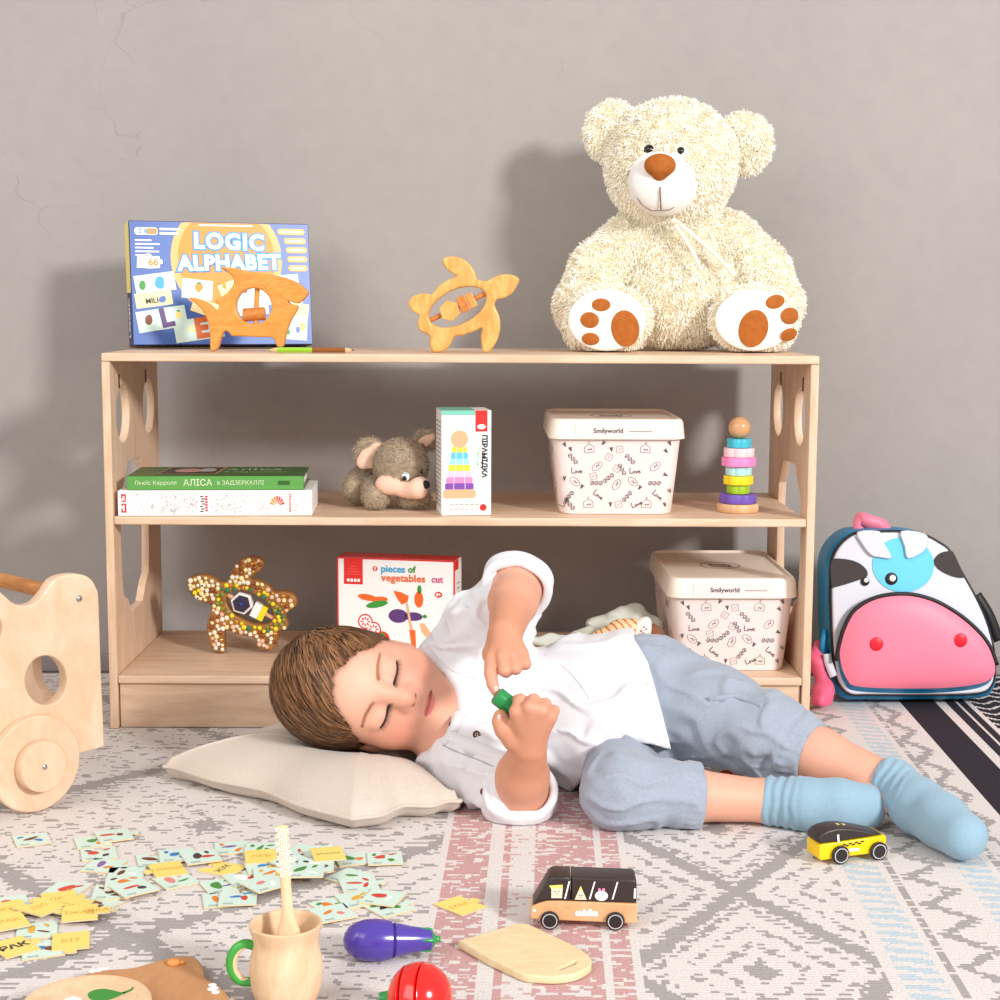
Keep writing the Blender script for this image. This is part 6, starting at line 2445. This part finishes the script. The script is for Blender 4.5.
def hit(bvh, px, py, off=0.0):
    d = ray(px, py).normalized()
    p, n, i, dd = bvh.ray_cast(CAM, d)
    if p is None:
        return None
    if n.dot(d) > 0:
        n = -n
    return p+n*off


def face_hit(a, c, off=0.0):
    o_ = Vector(hd(a, .16, c))
    p, n, i, dd = BVB.ray_cast(o_, Vector(-HF))
    return p+Vector(HF)*off


def rel(pts):
    return [Vector(p)-Vector(BO) for p in pts]


# lashes and brows
LASH = mat('dark_lashes', (46, 30, 24), .6)
BROW = mat('light_brown_brow', (182, 130, 98), .8)
rng = random.Random(2)
for s in (-1, 1):
    mb = MB()
    line = [(s*(.0255+dx), -.0062-.0026*(1-(dx/.0145)**2)) for dx in [-.0145+.029*i/12 for i in range(13)]]
    pts = [face_hit(a, c, .0004) for a, c in line]
    mb.tube(rel(pts), [.0005]+[.0013]*11+[.0005], 8)
    for i in range(22):
        dx = -.0145+.029*i/21
        a, c = s*(.0255+dx), -.0062-.0026*(1-(dx/.0145)**2)
        p = face_hit(a, c, .0006)
        q = p+Vector(HR@np.array([s*dx*.18, .0042, -.0040-.001*rng.random()]))
        m_ = (p+q)/2+Vector(HF)*.0002
        mb.tube(rel([p, m_, q]), [.00035, .00028, .00008], 5)
    o = mb.build('eyelashes', [LASH], boy, 180)
    tag(o, kind='stuff')
    mb = MB()
    for i in range(130):
        u = rng.random()
        a = s*(.0120+.0290*u)
        c = .0132+.0048*math.sin(u*2.4)-.002*u+rng.uniform(-.0024, .0024)*(1-.5*u)
        p = face_hit(a, c, .0005)
        q = face_hit(a+s*.0040, c+.0008*(1-2*u), .0009)
        mb.tube(rel([p, q]), [.00045, .00020], 4)
    o = mb.build('eyebrow', [BROW], boy, 180)
    tag(o, kind='stuff')
# finger nails in view
NAIL = mat('pink_nail', (246, 196, 186), .25, .5)
a = hit(BVB, 496, 689, .0002)
if a:
    MB().ball(tuple(Vector(a)-Vector(BO)), (.0030, .0016, .0038), 12).build('fingernail', [NAIL], boy, 180)
a = hit(BVB, 499.5, 717.5, .0002)
if a:
    MB().ball(tuple(Vector(a)-Vector(BO)), (.0028, .0014, .0034), 12).build('fingernail', [NAIL], boy, 180)

# ---- hair
HS = SDF()
HS.ell(hd(0, -.013, .0250), (.0622, .0855, .0750), HR)
HS.ell(hd(0, -.045, -.018), (.057, .056, .052), HR, .03)
HS.ell(hd(-.022, -.034, .030), (.0455, .054, .0535), HR, .03)
HS.ell(hd(0, .030, .030), (.0500, .0450, .0450), HR, .02)


def hair_cut(X):
    h = hloc(X)
    a, b, c = h[..., 0], h[..., 1], h[..., 2]
    w_ = .0018*np.sin(a*210)+.0010*np.sin(a*470+1)
    line = .0675-17.0*a*a+w_
    front = line-c                                   # >0 below the hairline
    d1 = np.minimum(front, b-(.022-3.0*np.maximum(0, .012-c)*.2))
    nape = -.052-c
    side = np.minimum(-.030-c, b+.02)
    return np.maximum(np.maximum(d1, nape), side)


F, lo = HS.grid(.0026)
n_ = F.shape
X = np.stack(np.meshgrid(*[lo[i]+.0026*np.arange(n_[i]) for i in range(3)], indexing='ij'), -1)
FS = F.copy()
F = np.maximum(F, hair_cut(X))
F += np.where(np.abs(F) < .02, .0010*vnoise(hloc(X)*np.array([260, 60, 60]), 1.0, 4), 0).astype(np.float32)
hV, hQ = surfnet(F.astype(np.float32), lo, .0026)
hV, hQ = largest(hV, hQ)
hV = relax(hV, hQ, 2)
rg = np.random.default_rng(8)


def hsurf(X):
    return HS.ev(X)


def hgrad(X):
    e = 1e-3
    g = np.stack([hsurf(X+np.eye(3)[i]*e)-hsurf(X-np.eye(3)[i]*e) for i in range(3)], -1)
    return g/np.maximum(np.linalg.norm(g, axis=-1), 1e-9)[..., None]


N_H = 7500
S0, SN = sample(hV, hQ, N_H, rg, lambda C: ((np.abs(hsurf(C)) < .003) & (hair_cut(C) < -.0025)).astype(float))
off0 = .0004+.0022*rg.random(N_H)
clm = vnoise(S0, 120, 9)
steps = 6
seg_len = (.0048+.0036*rg.random(N_H))
pos = [S0]
p = S0.copy()
for k in range(steps-1):
    h = hloc(p)
    g = hgrad(p)
    # combed from the crown forward and across toward the lower temple
    az_ = np.stack([-.85-.25*np.tanh(h[:, 2]*30)+.40*clm, .72+0*h[:, 0], -.55-.2*np.abs(h[:, 0])/.06], -1)
    dirw = az_@HR.T+.10*rg.normal(size=(N_H, 3))
    dirw -= g*(dirw*g).sum(1)[:, None]
    dirw /= np.maximum(np.linalg.norm(dirw, axis=1), 1e-9)[:, None]
    pn_ = p+dirw*seg_len[:, None]
    stop = hair_cut(pn_) > .0028
    p = np.where(stop[:, None], p+dirw*.0004, pn_)
    lift = off0+.0012*np.sin(math.pi*k/steps)+(.0012*clm if k > 2 else 0)
    for _ in range(2):
        p = p-hgrad(p)*(hsurf(p)-lift)[:, None]
    pos.append(p.copy())
pos = np.stack(pos)
sd_ = np.cross(pos[1]-pos[0], hgrad(pos[0]))
sd_ /= np.maximum(np.linalg.norm(sd_, axis=1), 1e-9)[:, None]
rV, rQ = ribbons(pos, sd_, .0015, (1, 1, 1, .9, .7, .25))
V, Q = join_np([(hV, hQ), (rV, rQ)])
tone = np.empty((len(V), 4), np.float32)
base_c = np.array(lin((70, 43, 28)))
tone[:len(hV)] = base_c
mixf = np.clip(.42+.45*clm+.30*rg.normal(size=N_H), 0, 1)
cs_ = np.array(lin((62, 38, 25)))*(1-mixf[:, None])+np.array(lin((166, 118, 78)))*mixf[:, None]
tone[len(hV):] = np.repeat(cs_, steps*2, axis=0)
me = np_mesh('boy_hair', V-BO, Q)
ca = me.color_attributes.new('hair_tone', 'FLOAT_COLOR', 'POINT')
ca.data.foreach_set('color', tone.ravel())
hair = link('hair', me, mat('brown_hair', (100, 66, 44), .45, .35, attr='hair_tone'), boy, 180)
hair['label'] = 'short brown combed hair'


# ---- shirt: trunk, sleeves, rolled cuffs, hem cut along the photographed edge
def scr(X):
    d = X-np.array(CAM)
    z = d@nF
    return 500+FPX*(d@nR)/z, 500-FPX*(d@nU)/z


def poly_side(px, py, line):
    """x of the hem line at height py"""
    ys = [q[1] for q in line]
    xs = [q[0] for q in line]
    return np.interp(py, ys, xs)


SH = SDF()
SH.cone(P3(470, 716, -.200), P3(505, 716, -.197), .066, .074, .03)
SH.cone(P3(505, 716, -.197), C2, .074, .0715, .03)
SH.cone(C2, P3(655, 712, -.184), .0715, .0775, .03)
SH.cone(SL+np.array([-.004, 0, .002]), SRi, .043, .041, .04)
SH.chain([SL, SL+(EL-SL)*.55, EL+(SL-EL)*.18], [.047, .0440, .0365], .02)
SH.chain([SRi, SRi+(ERt-SRi)*.5, ERt+(SRi-ERt)*.10], [.040, .0385, .0355], .02)
SH.cone(P3(600, 700, -.178), P3(642, 692, -.174), .0760, .0745, .03)
SH.cone(P3(596, 738, -.250), P3(655, 734, -.245), .0600, .0590, .03)
# neck opening, kept clear of the jaw
SH.ell(hd(-.008, .020, -.040), (.060, .090, .064), HR, .008, 's')
SH.cone(hd(0, -.010, -.030), hd(0, -.006, -.108), .052, .036, .006, 's')
HEM = [(632, 560), (634, 639), (640, 648), (648, 662), (656, 690), (664, 720), (671, 748)]
HEMB = [(690, 752), (671, 750), (650, 744), (628, 742), (602, 759), (585, 776), (573, 791), (560, 803), (545, 815), (520, 850)]


def shirt_warp(X):
    px, py = scr(X)
    out = np.zeros(len(X))
    # folds: long across the trunk, radiating on the sleeves
    s1 = X@np.array([38., 22., 30.])
    n1 = vnoise(X*np.array([26, 26, 40]), 1.0, 1)
    n2 = vnoise(X*np.array([55, 70, 60]), 1.0, 2)
    out += .0026*n1+.0013*n2
    r1 = 1-np.abs(vnoise(X*np.array([16, 30, 34])+n1[:, None]*.5, 1.0, 6))
    out -= .0062*np.clip(r1-.62, 0, 1)/.38
    fold = np.sin(s1*1.9+2.2*n1)
    hips = np.clip((px-585)/60, 0, 1)
    out -= .0016*hips*np.sin(((px-600)*.19)+py*.05)*np.clip((py-640)/60, 0, 1)
    arm_ = np.clip(1-np.linalg.norm(X-(SL+EL)/2, axis=1)/.09, 0, 1)
    out -= .0018*arm_*np.sin(X@np.array([210., 90., -160.]))
    arm2 = np.clip(1-np.linalg.norm(X-(SRi+ERt)/2, axis=1)/.08, 0, 1)
    out -= .0022*arm2*np.sin(X@np.array([260., -120., 60.])+2*n1)
    return out


def cloth(name, sdf, h, warp, cut, m_, rel_it=1, floor=.0012):
    F, lo = sdf.grid(h)
    near = np.abs(F) < .02
    X = lo+h*np.argwhere(near)
    F[near] += warp(X).astype(np.float32)
    if cut is not None:
        ii = np.argwhere(F < .012)
        X = lo+h*ii
        F[tuple(ii.T)] = np.maximum(F[tuple(ii.T)], cut(X)).astype(np.float32)
    V, Q = surfnet(F, lo, h)
    V, Q = largest(V, Q)
    V = relax(V, Q, rel_it)
    V[:, 2] = np.maximum(V[:, 2], floor)
    return V, Q


def shirt_cut(X):
    px, py = scr(X)
    lim = poly_side(px, py, HEM)
    d1 = px-lim
    bl = np.interp(px, [q[0] for q in HEMB[::-1]], [q[1] for q in HEMB[::-1]])
    d2 = np.where(px > 548, py-bl, -99)
    d = np.maximum(d1, np.where(py > 741, d2, -99))
    # only the hem side of the trunk
    d = np.where(px < 548, -99, d)
    return d*.00112


def pocket(sdf, a, b, r0, r1):
    sdf.cone(a, b, r0, r1, .0015, 's')


# the forearm side of both sleeves ends at the elbow
LINEN = mat('white_linen_shirt', (224, 224, 228), .85, .2, bump=.12, bscale=1500, sheen=.2)
sV, sQ = cloth('shirt', SH, .0027, shirt_warp, shirt_cut, LINEN)
sV = off_cushion(sV, .0105)
shirt = link('shirt', np_mesh('boy_shirt', sV-BO, sQ), LINEN, boy, 180)
shirt['label'] = 'white buttoned linen shirt'
BVS = BVHTree.FromPolygons([tuple(v) for v in sV], [tuple(q) for q in sQ])


def cuff(a, d, r_out, r_in, ln, seed):
    """rolled cuff: thick ring about the forearm"""
    a = np.array(a)
    d = nrm(np.array(d))
    u_ = nrm(np.cross(d, [0.3, .2, 1]))
    v_ = np.cross(d, u_)
    rm, hw_, hl_ = (r_out+r_in)/2, (r_out-r_in)/2, ln/2
    mid = a+d*hl_

    def fn(X):
        t = (X-mid)@d
        w_ = X-mid-t[..., None]*d
        ang = np.arctan2(w_@v_, w_@u_)
        n1 = vnoise(X, 55, seed)
        q0 = np.abs(np.linalg.norm(w_, axis=-1)-rm-.0016*n1-.0012*np.sin(ang*3+seed))-hw_+.003
        q1 = np.abs(t+.0022*np.sin(ang*2+seed)+.0015*n1)-hl_+.003
        o_ = np.hypot(np.maximum(q0, 0), np.maximum(q1, 0))+np.minimum(np.maximum(q0, q1), 0)-.003
        # the roll line across the middle of the cuff
        return o_+.0013*np.exp(-((t+.002*n1)/.0022)**2)
    e_ = r_out+ln
    cs = SDF().add(fn, mid-e_, mid+e_)
    V, Q = sdf_np(cs, .0020, 1, None, True)
    V[:, 2] = np.maximum(V[:, 2], .0012)
    V = off_cushion(V, .0105)
    link('rolled_cuff', np_mesh('cuff', V-BO, Q), LINEN, shirt, 180)


cuff(EL-(WL-EL)*.10, WL-EL, .0405, .0300, .030, 3)
cuff(ERt-(WRt-ERt)*.16, WRt-ERt, .0415, .0315, .030, 5)
# stand collar
col_pts = [(427, 668), (438, 678), (449, 693), (456, 708), (457, 722), (452, 736), (444, 745)]
cp = [hit(BVS, px, py, .0015) for px, py in col_pts]
cp = [c for c in cp if c is not None]
mb = MB()
if len(cp) > 3:
    strip(mb, rel(cp), .0058, 0, .0013, -_fw)
    mb.build('collar', [LINEN], shirt, 180)
# button placket and yoke seam
pk_ = [(446, 737), (462, 744), (478, 750), (494, 757), (510, 764)]
cp = [hit(BVS, px, py, .0007) for px, py in pk_]
cp = [c for c in cp if c is not None]
mb = MB()
strip(mb, rel(cp), .0085, 0, .0008, -_fw)
mb.build('button_placket', [LINEN], shirt, 180)
for dy in (-6.5, 8.5):
    cp = [hit(BVS, px+dy*-.35, py+dy, .0004) for px, py in pk_]
    cp = [c for c in cp if c is not None]
    if len(cp) > 2:
        MB().tube(rel(spline(cp, 4, False)), .0007, 6).build('placket_stitch', [mat('shirt_stitch', (176, 174, 182), .8)], shirt, 180)
for seam_pts in ([(430, 648), (440, 660), (452, 670), (466, 676), (481, 679)], [(545, 655), (565, 668), (580, 684), (590, 700)]):
    cp = [hit(BVS, px, py, .0003) for px, py in seam_pts]
    cp = [c for c in cp if c is not None]
    if len(cp) > 2:
        MB().tube(rel(spline(cp, 4, False)), .0009, 8).build('shirt_seam', [LINEN], shirt, 180)
BTN = mat('horn_button', (96, 66, 58), .3, .5)
for px, py in ((477, 735.5), (485, 791.5), (452, 725)):
    c = hit(BVS, px, py, .0016)
    if c is None:
        continue
    n_b = (CAM-c).normalized()
    MM = n_b.to_track_quat('Z', 'Y').to_matrix().to_4x4()
    rr_ = .0042 if py > 730 else .0028
    MB().lathe([(rr_*.6, -.001), (rr_, 0), (rr_, .0008), (rr_*.7, .0006), (rr_*.5, .0004), (.0001, .0004)], 22, T(*(c-Vector(BO))) @ MM).build('button', [BTN], shirt, 50)
    bt = MB()
    for k in range(4):
        a_ = math.pi/4+k*math.pi/2
        bt.ball(tuple((T(*(c-Vector(BO))) @ MM) @ Vector((.0012*math.cos(a_), .0012*math.sin(a_), .0006))), .0005, 8)
    bt.build('button_thread', [WHITE], shirt, 180)

# ---- trousers
TR = SDF()
TR.cone(P3(612, 712, -.185), PV, .064, .0685, .03)
TR.cone(PV, HLf, .064, .0625, .03)
TR.cone(PV, HRt, .060, .050, .03)
CL = KLf+(ALf-KLf)*.36
CR = KRt+(ARt-KRt)*.53
TR.chain([HLf, HLf+(KLf-HLf)*.55, KLf, CL], [.0625, .0535, .0450, .0362], .016)
TR.chain([HRt, HRt+(KRt-HRt)*.5, KRt, CR], [.048, .0370, .0385, .0320], .016)
dL, dR = nrm(ALf-KLf), nrm(ARt-KRt)
# in the photo the cuff is cut square to the leg; the leg stands clear inside it
TR.cone(CL-dL*.006, CL+dL*.05, .0300, .0300, .0025, 's')
TR.cone(CR-dR*.006, CR+dR*.05, .0278, .0278, .0025, 's')


def tr_warp(X):
    n1 = vnoise(X*np.array([30, 30, 30]), 1.0, 21)
    n2 = vnoise(X*np.array([75, 75, 75]), 1.0, 22)
    r1 = 1-np.abs(vnoise(X*np.array([22, 40, 40])+n1[:, None]*.6, 1.0, 23))
    out = .0018*n1+.0010*n2-.0040*np.clip(r1-.60, 0, 1)/.4
    for C_, d_, r_ in ((CL, dL, .05), (CR, dR, .05)):
        t_ = (X-C_)@d_
        nearc = np.clip(1-np.abs(t_+.014)/.016, 0, 1)*(np.linalg.norm(X-C_, axis=1) < .06)
        u_ = nrm(np.cross(d_, [0, 0, 1.]))
        v_ = np.cross(d_, u_)
        ang = np.arctan2((X-C_)@v_, (X-C_)@u_)
        out += nearc*.0011*np.sin(ang*26)
        out += .0016*np.clip(1-np.abs(t_+.021)/.003, 0, 1)*(np.linalg.norm(X-C_, axis=1) < .06)
    return out


def tr_cut(X):
    d = np.full(len(X), -9.)
    for C_, d_ in ((CL, dL), (CR, dR)):
        t_ = (X-C_)@d_
        close = np.linalg.norm(X-C_-t_[:, None]*d_, axis=1) < .06
        d = np.where(close & (t_ > -.03) & (t_ < .08), np.maximum(d, t_), d)
    return d


CHAM = mat('pale_blue_chambray', (154, 163, 177), .85, .15, noise=.07, nscale=420, bump=.15, bscale=1300, sheen=.2)
tV, tQ = cloth('trousers', TR, .0027, tr_warp, tr_cut, CHAM)
tr_ = link('trousers', np_mesh('boy_trousers', tV-BO, tQ), CHAM, boy, 180)
tr_['label'] = 'pale blue chambray trousers with gathered cuffs'
BVT = BVHTree.FromPolygons([tuple(v) for v in tV], [tuple(q) for q in tQ])
pf_ = [(709, 701), (722, 699), (735, 697), (748, 701), (762, 707)]
cp = [hit(BVT, px, py, .0008) for px, py in pf_]
cp = [c for c in cp if c is not None]
if len(cp) > 3:
    mb = MB()
    strip(mb, rel(cp), .0040, 0, .0010, -_fw)
    mb.build('pocket_flap', [CHAM], tr_, 180)

# ---- socks
SOCK = mat('sky_blue_sock', (142, 172, 190), .9, .15, noise=.05, nscale=500, bump=.2, bscale=1200, sheen=.2)
for A, chain_, rs in ((ALf, [ALf+nrm(KLf-ALf)*.012, ALf, G3(918, 806, .032), G3(942, 821, .029), TLf], [.0262, .0265, .0275, .0262, .0240]),
                      (ARt, [ARt+nrm(KRt-ARt)*.004, G3(806, 804, .0270), G3(838, 806, .0270), TRt], [.0262, .0262, .0262, .0238])):
    ss = SDF()
    ss.chain(chain_, rs, .012)
    ax_ = nrm(chain_[0]-chain_[1])

    def sw(X, A=A, ax_=ax_, c0=chain_[0]):
        t_ = (X-c0)@ax_
        rib = np.clip((t_+.045)/.02, 0, 1)*np.clip((.006-t_)/.004, 0, 1)
        return .0012*rib*np.sin(t_*620+1.5*vnoise(X, 60, 2))+.0008*vnoise(X, 50, 4)

    def sc2(X, c0=chain_[0], ax_=ax_):
        return (X-c0)@ax_-.004
    V, Q = cloth('sock', ss, .0022, sw, sc2, SOCK)
    link('sock', np_mesh('boy_sock', V-BO, Q), SOCK, boy, 180)

# ------------------------------------------------------------------ green toy piece in his hand
CGR = mat('cucumber_green', (22, 140, 70), .18, .5, coat=.4)
ca_, cb_ = Vector(P3(496.3, 695.2, -.4015)), Vector(P3(523, 716, -.4015))
gp = thing('toy_cucumber_piece', 'short glossy green wooden toy piece held in the person\'s fist', 'toy vegetable', tuple(ca_))
L_ = (cb_-ca_).length
MB().lathe([(.0082, 0), (.0094, .0008), (.0097, .003), (.0097, L_)], 40, align((0, 0, 0), cb_-ca_)).build('green_rind', [CGR], gp, 40)
MB().lathe([(.0078, -.0006), (.0080, .0004)], 36, align((0, 0, 0), cb_-ca_)).build('cut_face', [mat('cut_face_green', (96, 140, 104), .6)], gp, 40)

# ------------------------------------------------------------------ linen star cushion under his head
CUSH = mat('oat_linen', (204, 191, 178), .9, .1, noise=.04, nscale=300, bump=.25, bscale=1400, sheen=.2)
n = len(ol)
rings = 26
cushion = thing('star_cushion', 'oat coloured linen star cushion on the rug under the person\'s head', 'cushion', (cc.x, cc.y, 0))
V, Q = [], []
zs = []
for i, p in enumerate(ol):
    dmin = min((Vector((q.x, q.y, 0))-p).length for q in tips)
    zs.append(.010+.010*max(0, 1-dmin/.06)*0+.008)
for face in (1, 0):
    for r in range(rings+1):
        f = 1-r/rings
        for i, p in enumerate(ol):
            q = cc+(p-cc)*f
            wdth = (p-cc).length
            hgt = .044*(1-f**2.6)**.62
            if face:
                z = zs[i]+hgt
            else:
                z = max(.0008, zs[i]-.03*(1-f**3)**.5)
            V.append((q.x, q.y, z))
V = np.array(V)
st_n = (rings+1)*n
for face in (0, 1):
    for r in range(rings):
        for i in range(n):
            i2 = (i+1) % n
            q = [face*st_n+r*n+i, face*st_n+r*n+i2, face*st_n+(r+1)*n+i2, face*st_n+(r+1)*n+i]
            Q.append(q if face == 0 else q[::-1])
Q = np.array(Q)
# soft dents and radiating creases, then sink where the boy lies
top = np.arange(len(V)) < st_n
ang = np.arctan2(V[:, 1]-cc.y, V[:, 0]-cc.x)
rr = np.hypot(V[:, 0]-cc.x, V[:, 1]-cc.y)
V[:, 2] += top*np.clip((V[:, 2]-.02)/.05, 0, 1)*(.0030*vnoise(V*np.array([22, 22, 0.1]), 1.0, 31)-.0007*(1-np.abs(np.sin(ang*4.5+8*rr)))**2)
for it in range(20):
    e_ = np.minimum(SD.ev(V), np.minimum(SH.ev(V)-.0045, HS.ev(V)))
    push = np.clip(.0075-e_, 0, .02)
    V[:, 2] -= push*top*1.05
V[:, 2] = np.where(top, np.maximum(V[:, 2], .0040), V[:, 2])
Zt = V[:st_n, 2].reshape(rings+1, n)
for it in range(10):
    S_ = (np.roll(Zt, 1, 1)+np.roll(Zt, -1, 1)+np.roll(Zt, 2, 1)+np.roll(Zt, -2, 1))/4
    S_[1:-1] = S_[1:-1]*.5+(Zt[:-2]+Zt[2:])[:, :]*.25
    Zt[2:] = np.minimum(S_[2:], Zt[2:]+.0004) if it > 6 else S_[2:]
V[:st_n, 2] = Zt.ravel()
for it in range(14):
    e_ = np.minimum(SD.ev(V), np.minimum(SH.ev(V)-.0045, HS.ev(V)))
    V[:, 2] -= np.clip(.0075-e_, 0, .02)*top*1.05
V[:, 2] = np.where(top, np.maximum(V[:, 2], .0040), V[:, 2])
zs = [float(min(z_, V[i, 2]+.0002)) for i, z_ in enumerate(zs)]
bot = V[st_n:]
bot[:, 2] = np.minimum(bot[:, 2], np.maximum(.0008, V[:st_n, 2]-.0007))
V[st_n:] = bot
me = np_mesh('cushion', V-np.array([cc.x, cc.y, 0]), Q)
link('cover', me, CUSH, cushion, 180)
MB().tube([(p.x-cc.x, p.y-cc.y, zs[i]) for i, p in enumerate(ol)], .0022, 8, 0, True).build('piped_seam', [CUSH], cushion, 180)

# ------------------------------------------------------------------ cloths lying on the bottom shelf behind him
MUS = mat('sage_muslin', (198, 202, 190), .9, .1, bump=.3, bscale=500, sheen=.2)
ms = SDF()
ZS = ZB


def S3(px, py, y):
    p = at(px, py, y)
    return np.array([p.x, p.y, p.z])


ms.chain([S3(528, 640, .06), S3(560, 646, .07), S3(600, 640, .085), S3(630, 634, .10)], [.006, .012, .018, .020], .012)
ms.chain([S3(598, 624, .11), S3(620, 619, .115), S3(638, 619, .115), S3(652, 626, .112)], [.012, .0165, .0165, .010], .012)
ms.cone(S3(610, 640, .105), S3(648, 640, .105), .022, .022, .02)
V, Q = sdf_np(ms, .003, 1, lambda X: .0045*vnoise(X*np.array([60, 60, 90]), 1.0, 41)+.0035*(1-np.abs(vnoise(X*np.array([30, 60, 60]), 1.0, 42)))-.002, True)
V[:, 2] = np.maximum(V[:, 2], ZS+.0010)
o = link('muslin_cloth', np_mesh('muslin', V, Q), MUS, None, 180)
tag(o, 'crumpled sage muslin cloth lying on the bottom shelf behind the lying person', 'cloth')


def stripe_mat():
    m = bpy.data.materials.new('feather_print')
    m.use_nodes = True
    nt = m.node_tree
    N = NT(nt)
    b = nt.nodes['Principled BSDF']
    b.inputs['Roughness'].default_value = .85
    tc = nt.nodes.new('ShaderNodeTexCoord')
    sp_ = nt.nodes.new('ShaderNodeSeparateXYZ')
    nt.links.new(tc.outputs['Object'], sp_.inputs[0])
    wv = N.m('ADD', N.m('MULTIPLY', sp_.outputs[0], 560.0), N.m('ADD', N.m('MULTIPLY', sp_.outputs[2], 620.0), N.m('MULTIPLY', N.noise(tc.outputs['Object'], 40.0, 2), 9.0)))
    li = N.m('GREATER_THAN', N.m('SINE', wv), .55)
    nt.links.new(N.mix(li, lin((240, 200, 156)), lin((196, 122, 68))), b.inputs['Base Color'])
    return m


tp0 = S3(615, 633, .052)
toy = thing('printed_cloth_doll', 'cloth doll with an orange feather printed wing lying on the shelf behind the lying person', 'cloth toy', (tp0[0], tp0[1], ZS+.0010))
tz = np.array([tp0[0], tp0[1], ZS+.0010])


def D3(px, py, y):
    return S3(px, py, y)-tz


dd = SDF().chain([D3(582, 645, .045), D3(602, 640, .046), D3(620, 633, .048), D3(633, 628, .052)], [.006, .012, .016, .013], .01)
V, Q = sdf_np(dd, .0022, 1)
V[:, 2] = np.maximum(V[:, 2], .0)
link('wing', np_mesh('wing', V, Q), stripe_mat(), toy, 180)
dd = SDF().chain([D3(634, 636, .05), D3(642, 628, .052), D3(646, 622, .055)], [.012, .012, .006], .008)
V, Q = sdf_np(dd, .0022, 1, lambda X: .001*vnoise(X, 90, 1))
sc_m = mat('white_scarf', (232, 226, 220), .9, .1, sheen=.2)
so = link('scarf', np_mesh('scarf', V, Q), sc_m, toy, 180)
bv2 = BVHTree.FromPolygons([tuple(v+tz) for v in V], [tuple(q) for q in Q])
mb = MB()
for px, py in ((641, 631), (644, 627), (640, 634), (646, 629), (643, 633), (638, 636)):
    c = hit(bv2, px, py, .0003)
    if c is not None:
        mb.ball(tuple(c-Vector(tz)), (.0016, .0009, .0012), 8)
if mb.v:
    o = mb.build('berry_print', [mat('berry_red', (196, 70, 60), .7)], so, 180)
dd = SDF().ell(D3(653, 633, .058), (.0125, .012, .012), k=.0)
V, Q = sdf_np(dd, .002, 1, lambda X: .001*vnoise(X, 160, 1))
V[:, 2] = np.maximum(V[:, 2], .0)
link('head', np_mesh('doll_head', V, Q), mat('brown_plush', (132, 84, 56), .9, noise=.15, nscale=200, bump=.4, bscale=600), toy, 180)

# orange toy glimpsed between the legs
oc = G3(722, 776, .012)
carrot = thing('toy_carrot', 'orange wooden toy carrot half hidden between the person\'s legs', 'toy vegetable', tuple(oc*np.array([1, 1, 0])))
CAR = mat('carrot_orange', (226, 74, 30), .3, .5)
MB().lathe([(.0001, -.022), (.004, -.020), (.0085, .006), (.0098, .016), (.008, .0215), (.0001, .022)], 28, T(0, 0, .0102) @ RZ(25) @ RY(90)).build('root', [CAR], carrot, 60)
MB().lathe([(.004, .021), (.0045, .026), (.0001, .0275)], 16, T(0, 0, .0102) @ RZ(25) @ RY(90)).build('leaf_stub', [EGR], carrot, 60)
